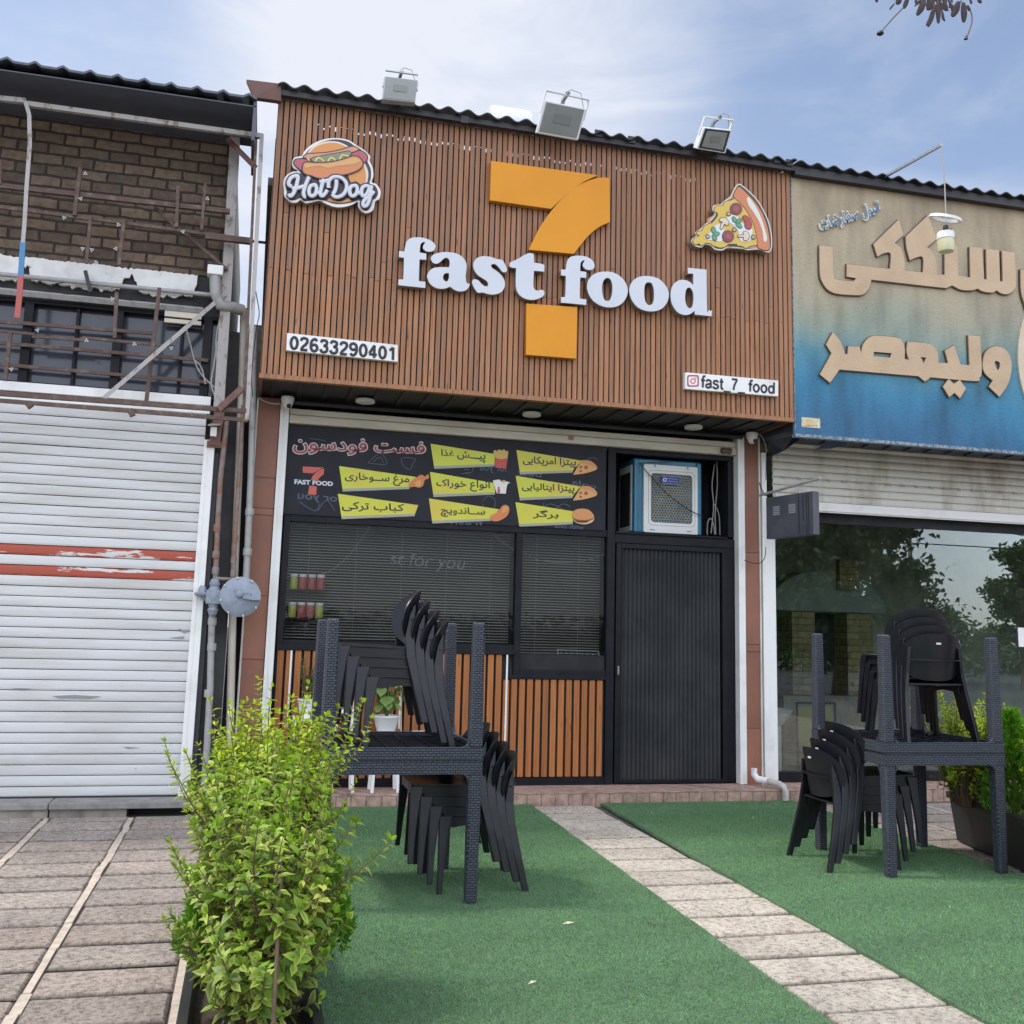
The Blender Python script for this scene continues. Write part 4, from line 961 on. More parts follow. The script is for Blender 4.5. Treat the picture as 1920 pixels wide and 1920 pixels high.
# shutter, half raised
YR = 9.17
zr0 = Z(1600,962,YR); xr0 = X(1438,900,YR)+.06
mb = MB(); z = zr0+.09; k = 0
while z < 3.42:
    prof = [(YR+.016,z),(YR+.002,z+.004),(YR-.008,z+.028),(YR-.006,z+.050),(YR+.004,z+.068),(YR+.018,z+.0765)]; vs = []
    for y, h in prof: vs += [(xr0,y,h),(RX1-.3,y,h)]
    mb.add(vs, [(2*i,2*i+1,2*i+3,2*i+2) for i in range(len(prof)-1)]); z += .0775
shr = mb.build('roller_shutter', M['whitedirty'], P)
mb = MB(); mb.box((xr0,YR-.012,zr0),(RX1-.3,YR+.03,zr0+.088)); mb.box((xr0,YR-.003,zr0-.012),(RX1-.3,YR+.02,zr0-.001)); mb.build('bottom_bar', M['white'], shr, bevel=.006)
mb = MB()
zz = Z(1600,905,YR)
for i in range(22): x = xr0+.1+i*.17; mb.box((x,YR-.008,zz-.012),(x+(.05 if i%3 else .03),YR-.0045,zz+.014))
mb.build('slot', M['pipegrey'], shr)
mb = MB(); mb.box((4.845,9.14,.108),(4.895,9.25,3.30)); mb.box((4.900,9.15,.108),(4.985,9.25,2.55)); mb.build('shutter_guide', M['white'], P)
mb = MB(); mb.box((4.99,YS-.02,.108),(RX1-.3,YS+.05,.20)); MB().box((4.99,YS+.005,zr0-.11),(RX1-.3,YS+.05,zr0-.0)).build('head_rail', M['blackmatt'], P); mb.box((4.985,YS-.01,.2),(5.005,YS+.04,zr0-.11))
w3 = mb.build('window', M['black'], P)
mb = MB(); mb.box((5.005,YS,.20),(RX1-.3,YS+.008,zr0-.11)); mb.build('pane', M['glass'], w3)
for (x,y,zz_,w,h) in ((1905,1200,YS-.005,.12,.16),):
    p = at(x+18,y-5,YS-.004); MB().box((p.x-.09,YS-.005,p.z-.10),(p.x+.09,YS-.002,p.z+.10)).build('sticker', M['white'], w3)
xs = X(1712,1100,YS); 
# inside: floor, rear wall, oven of stone with arched hood
mb = MB(); mb.box((RX0+.11,YS+.06,.105),(RX1-.21,12.6,.115)); mb.box((RX0+.11,12.6,.105),(RX1-.21,12.65,3.34)); mb.box((RX0+.11,YS+.21,3.30),(RX1-.21,12.6,3.34)); mb.build('interior_wall', mat('bakery_plaster', (.40,.42,.36), .8, (.18,.19,.17), sc=2), P)
ov = empty('stone_oven', tuple(at(1555,1470,10.9)*1.0), 'stone faced bread oven with arched hood inside the bakery window', 'oven')
YO = 10.7
arch = [at(1662,1147,YO)] ; c0 = at(1553,1147,YO); rx = (at(1662,1147,YO)-c0).x; rz = Z(1553,1070,YO)-c0.z
arch = [Vector((c0.x+rx*math.cos(a), YO, c0.z+rz*math.sin(a))) for a in [math.pi*i/24 for i in range(25)]]
MB().poly([arch], (0,.5,0)).build('hood', mat('grey_render', (.21,.24,.21), .8, (.16,.185,.16), sc=4, bump=.2), ov)
mb = MB()
for a, b in ((1488,1531),(1592,1640)): 
    x0 = X(a,1250,YO); x1 = X(b,1250,YO); mb.box((x0,YO+.02,.116),(x1,YO+.45,c0.z-.01))
mb.build('pier', M['ovenbrick'], ov)
p = at(1592,1078,YO-.08); MB().box((p.x-.12,YO-.08,p.z-.17),(p.x+.12,YO-.002,p.z+.17)).build('chimney_stone', M['ovenbrick'], ov)
mb = MB(); mb.box((X(1531,1250,YO),YO+.3,.116),(X(1592,1250,YO),YO+.35,c0.z-.01)); mb.build('oven_mouth', M['blackmatt'], ov)
mb = MB(); mb.box((X(1450,1400,YO),YO-.25,.116),(X(1660,1400,YO),YO+.01,.85)); mb.build('counter', mat('stone_counter', (.33,.31,.26), .7, (.2,.19,.16), sc=8), ov)
bx = empty('display_stand', tuple(at(1535,1462,10.05)), 'pale green display stand behind the bakery glass', 'stand')
a = at(1495,1325,10.05); b = at(1560,1400,10.05)
MB().box((a.x,10.05,b.z),(b.x,10.08,a.z)).build('panel', mat('olive_panel', (.30,.30,.10), .5), bx)
mb = MB(); mb.bar((a.x,10.06,a.z+.04),(a.x,10.06,.116),.02); mb.bar((b.x+.05,10.06,a.z+.04),(b.x+.05,10.06,.116),.02); mb.bar((a.x,10.06,a.z+.04),(b.x+.05,10.06,a.z+.04),.02); mb.build('rack', M['black'], bx)
p = at(1455,1335,9.75); ba = empty('wash_basin', (p.x,9.75,.116), 'white pedestal basin just inside the bakery window', 'basin')
MB().lathe([(.02,-.16),(.07,-.12),(.15,-.02),(.17,.03),(.155,.035),(.10,-.03)], (p.x,9.75,p.z), n=20).build('bowl', M['potwhite'], ba)
MB().lathe([(.09,.116),(.05,.15),(.05,p.z-.13)], (p.x,9.75,0), n=14).build('pedestal', M['potwhite'], ba)
# ------------------------------------------------------------------ signs on the timber wall
def sign_root(name, px, py, label, cat, group=None, Y=YP):
    return empty(name, at(px, py, Y), label, cat, group)
YL = YP-.085
fs = sign_root('letter_sign', 1040, 590, 'raised white slab letters reading fast food across the timber wall', 'sign')
GL = [
 (740,430,["100,487* 218,497* 235,400 275,270 370,195 540,178 700,205 830,265 910,345 915,410 870,480 780,503 700,485 645,430 640,375 690,290* 640,285 595,320 575,380 562,520* 712,545* 712,685* 560,672* 545,1120 575,1165 693,1180* 690,1318* 85,1253* 85,1130* 150,1122 195,1090 212,640* 100,622*"]),
 (740,430,["1180,510 1400,545 1540,640 1610,760 1615,900 1600,1050 1615,1190 1640,1215* 1690,1225* 1660,1310 1580,1380 1450,1393 1350,1360 1245,1285* 1150,1325 1040,1335 920,1310 800,1225 740,1100 735,1020 790,930 880,870 1000,852 1130,850 1220,855* 1240,770 1225,680 1170,635 1110,655 1060,700 990,755 920,770 850,735 815,660 830,610 900,555 1030,520","1165,985 1215,990 1225,1060 1200,1150 1150,1172 1100,1130 1090,1070 1115,1005"]),
 (870,450,["490,365 620,385 730,425 810,435 870,460 930,560 970,660 945,715 890,725 850,700 790,620 720,550 660,538 615,560 620,610 680,660 790,740 880,850 920,960 910,1060 860,1150 780,1200 660,1225 540,1215 420,1180 320,1185 250,1110 200,1010 185,940 210,890 270,885 330,915 400,990 470,1040 530,1035 545,985 510,920 430,865 320,795 240,690 210,590 220,500 290,410 390,370"]),
 (870,450,["1440,300 1570,310* 1580,510* 1740,535 1810,565* 1805,710* 1575,690* 1560,1000 1585,1100 1650,1140 1740,1120 1800,1150 1805,1220 1740,1290 1600,1340 1460,1340 1330,1295 1230,1210 1175,1080 1165,900 1175,630* 1080,620 1025,590* 1030,510* 1200,430"]),
 (1040,460,["145,540* 250,550* 270,400 320,290 430,240 600,235 740,265 850,340 895,430 880,520 790,553 700,535 640,470 640,400 685,345* 630,340 590,390 578,450 575,580* 712,600* 708,730* 575,720* 565,1150 600,1200 712,1215* 710,1340* 145,1285* 145,1165* 200,1160 240,1130 255,690* 145,670*"]),
 (1040,460,["1130,590 1300,605 1450,680 1570,800 1640,960 1630,1120 1550,1270 1420,1365 1260,1395 1080,1370 910,1280 790,1140 735,970 745,820 830,690 960,615","1180,730 1260,770 1300,900 1295,1080 1250,1220 1190,1250 1120,1220 1075,1080 1070,900 1110,780"]),
 (1180,460,["380,690 550,710 700,780 820,910 885,1060 875,1220 800,1360 680,1450 520,1485 350,1465 190,1390 70,1250 10,1090 10,930 90,790 220,710","430,828 510,860 550,980 560,1140 540,1280 480,1340 410,1330 355,1240 335,1080 345,920 380,850"]),
 (1180,460,["1320,505* 1735,545* 1750,1440 1790,1465 1858,1470* 1850,1595* 1475,1555* 1470,1470* 1380,1540 1270,1565 1140,1535 1040,1450 960,1310 930,1140 950,980 1010,860 1110,790 1210,775 1330,805 1440,895* 1440,660 1400,635 1320,635*","1340,950 1400,985 1440,1080 1445,1230 1420,1370 1360,1415 1300,1370 1260,1250 1260,1100 1285,990"]),
]
for ox, oy, rings in GL:
    rs = [trace(r, ox, oy, 12, YL) for r in rings]
    l_ = MB().poly(rs, (0,.012,0)).build('letter', M['letterwhite'], fs)
    rs2 = [offset(r, -.004 if i == 0 else .004) for i, r in enumerate(rs)]
    MB().poly([shift(r, .0125) for r in rs2], (0,.070,0)).build('letter_return', M['letterside'], l_)
sv = sign_root('numeral_sign', 1030, 670, 'large orange numeral seven in three raised pieces on the timber wall', 'sign')
YV = YP-.062
for r in ("100,55* 1065,185* 950,235 820,320 720,410 640,487* 90,410*","1165,208* 1170,605* 1080,645 990,715 915,800 845,892* 440,855* 480,770 560,620 680,460 820,320 960,240 1080,208","418,1340* 875,1372* 865,1835* 415,1800*"):
    rr = trace(r, 900, 290, 4.8, YV)
    q = MB().poly([rr], (0,.006,0)).build('panel', M['orange'], sv)
    MB().poly([shift(offset(rr, .001), .0065)], (0,.053,0)).build('panel_return', M['orangeside'], q)

# hot dog sign: cut-out layers one above the other
C = lambda n, c: flat(n, c)
cw, cd = C('sign_white', (.74,.73,.71)), C('sign_dark', (.050,.036,.048))
hd = sign_root('hot_dog_sign', 650, 400, 'cut-out sign of a hot dog before an orange disc with white HotDog script', 'sign')
YH = YP-.075; H = lambda t, k: trace(t, 520, 240, 8, YH-.0022*k)
base = H("870,150 1060,180 1190,260 1300,330 1390,420 1385,490 1430,600 1440,720 1415,810 1480,840 1530,900 1550,970 1530,1060 1470,1100 1440,1220 1350,1275 1270,1250 1215,1180 1205,1105 1120,1150 980,1185 850,1180 720,1130 630,1090 500,1115 420,1125 350,1080 290,1115 200,1110 120,1040 100,980 100,920 90,820 130,720 220,660 310,645 240,590 222,520 250,450 330,425 370,420* 420,330 530,240 680,175", 0)
b_ = MB().poly([base], (0,.012,0)).build('panel', cw, hd)
MB().poly([shift(offset(base,-.004), .0125)], (0,.06,0)).build('panel_return', M['letterside'], b_)
def layer(parent, name, ring, m, outline=None, k=0):
    if outline: MB().poly([shift(offset(ring, outline), .0010)], (0,.0008,0)).build(name+'_outline', cd, parent)
    return MB().poly([ring], (0,.0009,0)).build(name, m, parent)
layer(hd, 'backing', H("870,170 1050,200 1170,275 1280,340 1345,420 1345,490 1400,610 1405,740 1385,830 1460,860 1500,920 1510,980 1480,1050 1420,1090 1400,1180 1340,1240 1270,1210 1235,1140 1230,1085 1100,1120 960,1140 830,1130 700,1085 600,1075 500,1090 400,1095 350,1050 270,1080 190,1075 140,1010 140,960 130,900 120,830 170,720 250,680 350,680 280,590 252,520 280,465 350,450 400,440* 450,350 560,265 700,200", 1), cd)
cpale = C('sign_pale', (.72,.60,.52)); cor = C('sign_orange', (.64,.27,.07)); cbun = C('sign_bun', (.60,.22,.085)); cbun2 = C('sign_bun_light', (.62,.36,.13))
cs = C('sign_sausage', (.44,.10,.11)); cg = C('sign_lettuce', (.20,.25,.13)); cy = C('sign_mustard', (.70,.52,.20)); cpk = C('sign_backbun', (.62,.27,.17))
layer(hd, 'disc_rim', H("440,385* 540,278 690,210 840,198 960,222 1090,290* 1200,420 1310,520* 1352,620 1365,700 1352,810* 1250,850* 1180,800 1100,810 1050,700 900,600 600,500", 2), cpale)
layer(hd, 'disc', H("470,385* 565,290 700,235 840,222 950,245 1065,300* 1180,420 1280,530* 1320,640 1330,720 1325,800* 1250,850* 1180,800 1100,810 1050,700 900,600 600,500", 3), cor)
layer(hd, 'disc_foot', H("800,1045* 740,1090* 860,1115 1000,1118 1110,1095* 1075,1045* 940,1105", 3), cor)
layer(hd, 'sausage', H("270,485 340,468 470,480 620,500 900,500 1080,410 1180,352 1260,350 1330,400 1340,460 1280,520 1000,600 600,620 380,630 320,600 258,535", 4), cs, .011)
layer(hd, 'back_bun', H("400,430 460,390 560,385 760,370 960,330 1080,290 1160,285 1215,320 1120,360 1000,400 850,450 720,470 560,470 450,450", 5), cpk, .010)
layer(hd, 'lettuce', H("520,455 700,415 800,395 900,380 1050,350 1090,355 1100,400 1000,450 880,490 700,515 560,510", 6), cg, .008)
mb = MB()
for t in ("450,450 480,490","570,500 600,455 635,450 700,500","760,500 790,455 820,450 870,485","935,470 965,415 1000,405 1070,425"): mb.tube(line(t,520,240,8,YH-.0022*7), .0075, 6, flat=(0,1,0))
mb.build('mustard', cy, hd)
fb = "390,560 430,520 600,525 800,515 980,475 1120,430 1210,435 1275,510 1260,580 1180,640 1020,690 860,705 700,745 600,740 520,710 440,690 390,650"
layer(hd, 'front_bun', H(fb, 8), cbun, .011)
layer(hd, 'bun_glaze', H("400,560 440,532 600,540 800,530 980,490 1120,445 1200,455 1240,500 1150,540 1000,560 860,575 760,600 640,570 520,580 430,600", 9), cbun2)
mb = MB(); w = .0165; Yt = YH-.0022*11
MB()
script = ["215,880 172,850 175,800 215,740 290,715 310,740 295,830 265,930 225,1005 190,1020 172,990","215,905 300,900 400,870","480,735 450,790 415,880 392,980 410,1030 430,1035",
 "560,850 500,870 475,930 485,1000 525,1020 570,990 590,920 575,860 545,850","600,985 630,960","695,765 672,850 650,940 650,1000 675,1020 715,985 750,930","630,805 700,800 770,780",
 "885,775 885,860 862,950 830,990","770,900 770,810 820,745 900,730 980,760 1035,830 1035,920 985,1000 910,1035 850,1025 825,990","1165,860 1105,880 1085,940 1100,1005 1140,1020 1185,985 1200,920 1185,870 1150,860","1210,985 1245,960",
 "1385,880 1330,865 1280,890 1262,950 1275,1010 1310,1020 1355,970 1385,890","1415,865 1395,960 1385,1060 1350,1150 1305,1175 1285,1140 1310,1080 1390,1020 1450,950"]
mb2 = MB()
for k, t in enumerate(script):
    mb2.tube(line(t,520,240,8,Yt+.002), w+.011, 8, flat=(0,1,0))
mb2.build('script_outline', cd, hd)
for t in script: mb.tube(line(t,520,240,8,Yt-.004), w, 8, flat=(0,1,0))
mb.build('script', M['letterwhite'], hd)

# pizza sign
pz = sign_root('pizza_sign', 1375, 470, 'cut-out sign of a cartoon pizza slice near the right end of the timber wall', 'sign')
YZ = YP-.095; Q = lambda t, k: trace(t, 1280, 330, 10.667, YZ-.0022*k)
base = Q("1120,155 1200,190 1350,320 1500,480 1620,680 1720,900 1780,1150 1790,1400 1750,1510 1680,1525 1530,1470 1300,1480 1200,1455 900,1440 800,1485 650,1470 560,1390 450,1370 380,1425 250,1400 180,1320 190,1250 270,1190 250,1130 350,1060 460,950 530,900 640,760 600,680 620,590 760,560 850,480 960,400 1000,310 1060,200", 0)
b_ = MB().poly([base], (0,.012,0)).build('panel', C('sign_cream', (.66,.60,.50)), pz)
MB().poly([shift(offset(base,-.004), .0125)], (0,.08,0)).build('panel_return', M['letterside'], b_)
layer(pz, 'backing', offset(shift(base, -.0022), -.013), C('pizza_line', (.045,.04,.035)))
ccr = C('pizza_crust', (.58,.20,.085)); cch = C('pizza_cheese', (.62,.43,.075)); cmz = C('pizza_mozzarella', (.66,.67,.66)); cpp = C('pizza_pepperoni', (.24,.05,.06)); cpr = C('pizza_pepper', (.42,.05,.055)); cbs = C('pizza_basil', (.09,.33,.17)); cms = C('pizza_mushroom', (.66,.55,.42))
layer(pz, 'dough', Q("1030,400* 1060,430 900,500 650,760 500,930 900,1400 1500,1400* 1500,1440 900,1425 860,1410 700,1300 560,930 640,780 880,490", 1.5), C('pizza_dough', (.52,.27,.18)))
layer(pz, 'cheese', Q("1040,450* 1180,580 1310,760 1420,980 1480,1260 1480,1380* 1350,1400 1270,1440 1180,1400 1100,1390 1080,1360 920,1360 860,1400 780,1430 700,1420 600,1380 560,1350 460,1340 380,1390 330,1350 250,1370 210,1310 230,1250 340,1190 285,1160 290,1120 390,1090 430,1010 520,960 600,930 700,800 690,730 640,710 640,640 680,600 800,590 850,520 960,490", 2.5), cch, .006)
layer(pz, 'crust', Q("1140,225 1260,330 1400,470 1530,640 1640,860 1710,1100 1740,1350 1730,1460 1660,1480 1530,1440 1500,1380 1490,1250 1430,980 1320,750 1180,560 1040,430 1025,370 1080,260", 3.5), ccr, .006)
layer(pz, 'gloss', Q("1300,420 1360,460 1480,640 1580,860 1650,1080 1690,1250 1660,1310 1620,1290 1600,1120 1540,940 1440,760 1330,600 1285,480", 4.5), C('pizza_gloss', (.66,.66,.58)))
layer(pz, 'mozzarella', Q("440,1210 560,1120 640,1000 760,960 830,1050 800,1180 790,1290 720,1310 620,1280 500,1280 440,1250", 3.6), cmz)
layer(pz, 'mozzarella', Q("890,820 980,780 1110,820 1160,900 1220,960 1380,1050 1390,1150 1350,1280 1240,1320 1150,1280 1130,1180 1100,1080 980,960 900,920", 3.6), cmz)
for x, y in ((1070,655),(908,1205)):
    layer(pz, 'pepperoni', disc(x, y, 108, 1280, 330, 10.667, YZ-.0022*5.6), cpp, .007)
    layer(pz, 'pepperoni_spot', disc(x, y+5, 58, 1280, 330, 10.667, YZ-.0022*6.6), C('pizza_spot', (.34,.07,.075)))
layer(pz, 'pepper', Q("1220,800 1290,810 1350,880 1375,980 1350,1050 1290,1050 1250,1000 1255,920 1210,850", 5.6), cpr, .007)
for x, y, rx, ry, a in ((1035,870,58,34,1.1),(1125,900,60,38,-.7),(1125,985,70,36,.7),(620,1080,60,38,1.4),(675,1160,62,38,-.3),(635,1230,60,36,1.0)):
    layer(pz, 'basil_leaf', disc(x, y, rx, 1280, 330, 10.667, YZ-.0022*5.6, ry=ry, n=12, rot=a), cbs, .006)
for t in ("740,870 790,835 870,850 915,920 905,980 860,970 830,960 790,1050 755,1045 775,960 800,920 750,900","1210,1130 1260,1105 1320,1150 1330,1220 1290,1280 1240,1285 1215,1260 1225,1220 1120,1215 1105,1195 1125,1185 1210,1180 1225,1160"):
    layer(pz, 'mushroom', Q(t, 5.6), cms, .006)
for x, y in ((920,758),(500,1210),(1035,1073),(1415,1220)):
    layer(pz, 'olive', disc(x, y, 30, 1280, 330, 10.667, YZ-.0022*5.6, n=12), C('pizza_olive', (.5,.38,.2)), .009)

def board(name, q, Y, t, m, label, cat):
    c = [at(x, y, Y) for x, y in q]; r = empty(name, (c[0]+c[2])/2, label, cat); MB().slab(c, (0,t,0)).build('panel', m, r, bevel=.002); return r
pb = board('phone_sign', [(538.3,624.3),(746,646.7),(745.7,678.3),(536.7,656.7)], YP-.05, .048, M['white'], 'narrow white plate with black phone number at the lower left of the timber wall', 'sign')
MB_ = MB(); pen(MB_, '02633290401', [(543,628.5),(744.5,650.5),(744,677),(541.5,655.5)], YP-.0525, .0118); MB_.build('lettering', M['ink'], pb)
ib = board('handle_sign', [(1285,698),(1459.5,713.5),(1459,743),(1284.5,729)], YP-.05, .048, M['white'], 'narrow white plate reading fast 7 food with a camera icon at the lower right', 'sign')
MB_ = MB(); pen(MB_, 'fast_7_ food', [(1314,703),(1454,716),(1453.5,739),(1313.5,727)], YP-.0525, .0098); MB_.build('lettering', M['ink'], ib)
mi = flat('icon_magenta', (.42,.06,.14)); mi2 = flat('icon_orange', (.62,.20,.05))
def rrect(cx, cy, hw, r, Y, n=5):
    pts = []
    for qx, qy, a0 in ((1,-1,-90),(1,1,0),(-1,1,90),(-1,-1,180)):
        for i in range(n+1):
            a = R(a0+90*i/n); pts.append(at(cx+qx*(hw-r)+r*math.cos(a), cy+qy*(hw-r)+r*math.sin(a), Y))
    return pts
MB().poly([rrect(1299.5,714,11,4,YP-.0525), rrect(1299.5,714,8.4,3,YP-.0525)], (0,.002,0)).build('icon', mi, ib)
MB().poly([disc(1299.5,714.3,5.4,0,0,1,YP-.0525), disc(1299.5,714.3,3.2,0,0,1,YP-.0525)], (0,.002,0)).build('icon_ring', mi2, ib)
MB().poly([disc(1304.6,708.8,1.3,0,0,1,YP-.0525)], (0,.002,0)).build('icon_dot', mi, ib)

# ------------------------------------------------------------------ menu film across the shop window
YM = YS-.046
mq = [at(537,794,YM), at(1137,834,YM), at(1137,995,YM), at(538,967,YM)]
me_ = empty('menu_board', (mq[0]+mq[2])/2, 'dark menu panel with yellow Persian dish plates above the shop windows', 'menu board')
x0, x1 = mq[0].x, mq[1].x; z0, z1 = mq[2].z, mq[0].z
mb = MB(); mb.box((x0,YM,z0),(x1,YM+.006,z1-.004)); mb.build('panel', M['board'], me_)
mb = MB()
for q, s, mir in (([(558,920),(640,928),(640,946),(558,940)],'for you',True),([(900,868),(950,871),(950,889),(900,886)],'for you',True),([(970,880),(1015,883),(1015,895),(970,892)],'best',True),([(845,975),(905,978),(905,985),(845,983)],'fresh',True),([(1040,982),(1095,985),(1095,993),(1040,990)],'with one',True),([(1072,898),(1118,908),(1118,918),(1072,908)],'cola',True)):
    letter(MB(), s, q, YM-.0012, .012, mir, thick=.001).build('chalk_lettering', M['chalk'], me_)
def dood(t, r=.0035): MB().tube(line(t,0,0,1,YM-.0012), r, 5, flat=(0,1,0)).build('chalk_doodle', M['chalk'], me_)
for t in ("690,868 712,850 725,870 690,868","700,866 712,857 720,868","752,858 755,872 768,880 775,868 778,860 755,858","596,958 612,938 628,958","560,940 590,958 600,944","868,868 885,866 885,885 866,888","905,940 915,930 928,938 925,955 910,958 905,945","1040,955 1055,945 1070,950","1005,968 1030,945 1060,958","1085,870 1110,858 1120,862","640,900 655,902","580,822 610,826","1020,942 1020,950 1030,952","870,880 880,881","872,886 882,887"): dood(t)
def plate(q, ox, oy, sc, s, tq, bold=.016):
    c = [at(ox+x/sc, oy+y/sc, YM-.003) for x, y in q]
    p = MB().slab(c, (0,.0015,0)).build('dish_plate', M['yellowplate'], me_)
    lip = [c[3], c[2], c[2]+Vector((-.004,0,-.022)), c[3]+Vector((.004,0,-.026))]
    MB().slab(lip, (0,.0012,0)).build('plate_lip', flat('grey_print', (.33,.34,.27)), p)
    t = MB(); letter(t, shape(s), [(ox+x/sc, oy+y/sc) for x, y in tq], YM-.0052, bold); t.build('lettering', M['ink'], p)
    return p
pl = [
 ([(635,503),(1500,625),(1430,735),(672,757)],530,790,6,'مرغ ســوخاری',[(700,570),(1425,600),(1425,735),(700,690)]),
 ([(622,815),(1525,943),(1490,1040),(660,1068)],530,790,6,'کباب ترکی',[(665,895),(1365,930),(1365,1035),(665,1010)]),
 ([(95,120),(750,225),(755,330),(130,350)],790,810,5.486,'پیـــش غذا',[(205,175),(660,200),(660,320),(205,270)]),
 ([(88,410),(745,525),(760,620),(122,640)],790,810,5.486,'انواع خوراک',[(155,480),(705,500),(705,622),(155,590)]),
 ([(78,683),(800,795),(720,890),(110,912)],790,810,5.486,'ســاندویچ',[(200,765),(655,780),(655,890),(200,870)]),
 ([(978,185),(1650,295),(1560,395),(1012,408)],790,810,5.486,'پیتزا امریکایی',[(1045,245),(1590,270),(1590,378),(1045,345)]),
 ([(970,450),(1640,560),(1560,655),(1010,675)],790,810,5.486,'پیتزا ایتالیایی',[(1035,520),(1575,545),(1575,640),(1035,615)]),
 ([(968,722),(1560,815),(1560,925),(1005,945)],790,810,5.486,'برگر',[(1145,790),(1412,815),(1412,900),(1145,890)]),
]
for a in pl: plate(*a)
t = MB(); hq = [(548,815),(799,828),(799,858.5),(548,852)]
tr_ = MB(); letter(tr_, shape('فست فودسون'), hq, YM-.004, .052, box=None); tr_.build('headline_outline', flat('headline_white', (.62,.55,.54)), me_)
letter(t, shape('فست فودسون'), [(550,817),(797,830),(797,856.5),(550,850)], YM-.0065, .012); t.build('headline', M['redprint'], me_)
rl = flat('red_logo', (.55,.10,.07))
for r in ("225,508* 465,520* 410,545 340,585* 228,578*","465,530* 465,590* 420,630 395,665* 318,660* 345,605 400,555","300,725* 383,730* 378,828* 285,820*"):
    MB().poly([trace(r, 530, 790, 6, YM-.002)], (0,.001,0)).build('red_numeral', rl, me_)
t = MB(); letter(t, 'FAST FOOD', [(552,898.5),(624.5,903),(624.5,911.5),(552,907.5)], YM-.0045, .045); t.build('logo_lettering', M['letterwhite'], me_)
# dish pictures
def pic(name, layers, ox, oy, sc):
    root = None
    for k, (t, c) in enumerate(layers):
        r = trace(t, ox, oy, sc, YM-.0062-.0012*k) if isinstance(t, str) else disc(*t, ox, oy, sc, YM-.0062-.0012*k, n=12)
        o = MB().poly([r], (0,.001,0)).build(name if root is None else 'detail', c, root or me_)
        root = root or o
        if root is o: ORG[o.name] = ORG[me_.name]
fy = flat('fries', (.62,.40,.10)); fr_ = flat('fries_box', (.50,.07,.05)); fc = flat('fried_chicken', (.58,.20,.05)); fc2 = flat('fried_chicken_light', (.68,.32,.10)); fw = flat('carton', (.72,.72,.70)); fsg = flat('sausage_print', (.62,.20,.06)); fsl = flat('pizza_print', (.68,.36,.12)); fpp = flat('pizza_print_spot', (.36,.08,.04)); fbn = flat('bun_print', (.62,.27,.09)); fbl = flat('bun_print_low', (.62,.45,.20)); fml = flat('meat_print', (.24,.06,.03))
pic('fries_picture', [("740,200* 760,185 780,195 800,178 825,190 850,178 870,195 895,195* 885,290* 755,270*", fy),("755,265 800,280 850,275 890,265* 870,380* 760,365*", fr_)], 790, 810, 5.486)
pic('carton_picture', [("735,500* 800,490 830,515 880,510 915,525* 885,540 868,635* 775,630*", fw),("790,565 805,570 810,630* 780,625*", fr_),("825,505 850,495 870,508 840,520", fc2)], 790, 810, 5.486)
pic('sausage_picture', [("870,750 905,780 890,850 830,900 760,920 710,900 715,860 770,830 810,790 835,760", fsg),("870,765 890,790 850,830 830,820 840,785", fc2)], 790, 810, 5.486)
for oy in (0, 265): pic('pizza_picture', [(f"1650,{290+oy}* 1740,{300+oy} 1800,{350+oy} 1795,{390+oy} 1680,{425+oy} 1560,{440+oy}* 1600,{370+oy}", fsl),(f"1655,{288+oy}* 1740,{298+oy} 1800,{345+oy} 1800,{372+oy} 1720,{335+oy} 1650,{318+oy}*", fbn),((1695,365+oy,20),fpp),((1640,360+oy,14),fpp),((1640,402+oy,13),fpp)], 790, 810, 5.486)
pic('burger_picture', [("1552,880 1600,925 1700,930 1775,880 1760,925 1680,950 1590,930", fbl),("1560,870 1650,910 1770,880 1750,905 1660,922 1580,905", fml),("1552,860 1570,810 1640,788 1720,800 1770,850 1765,885 1680,905 1590,895", fbn)], 790, 810, 5.486)
pic('chicken_picture', [("1420,740 1430,690 1490,640 1560,600 1600,620 1635,595 1645,640 1600,660 1580,720 1540,745 1480,735", fc),("1490,690 1530,660 1560,690 1540,730 1500,725", fc2)], 530, 790, 6)

# ------------------------------------------------------------------ painted relief sign of the bakery
YB = YP-.012
SB0 = Z(1490,816,YB); SB1 = Z(1486,331,YB)
bk = empty('bakery_sign', at(1700,816,YB), 'stucco sign board fading from beige to blue with large raised Persian letters', 'sign')
stucco_m = None
zb = SB0 - (SB0-.0)
stucco(0.0, 2.55)
M['stucco'] = bpy.data.materials['painted_stucco']
mb = MB(); mb.box((XB+.004,YB,SB0+.02),(10.5,YB+.06,SB1)); mb.build('panel', M['stucco'], bk)
mb = MB(); mb.box((XB+.001,YB-.006,SB0-.012),(10.5,YB+.062,SB0+.018)); mb.box((XB-.002,YB-.004,SB0+.018),(XB+.0035,YB+.03,SB1)); mb.build('edge_trim', mat('flaking_blue_trim', (.30,.34,.37), .6, (.07,.13,.2), sc=30, lo=.4, hi=.6), bk)
dk = flat('letter_edge', (.10,.065,.045))
def relief(rings, ox, oy, sc, m=None, k=0, t=.03, name='letter'):
    rs = [trace(r, ox, oy, sc, YB-t) for r in rings]
    o = MB().poly(rs, (0,.012,0)).build(name, m or M['signletter'], bk, bevel=.004)
    MB().poly([shift(offset(r, .008 if i == 0 else -.006), .0125) for i, r in enumerate(rs)], (0,t-.013,0)).build(name+'_edge', dk, o)
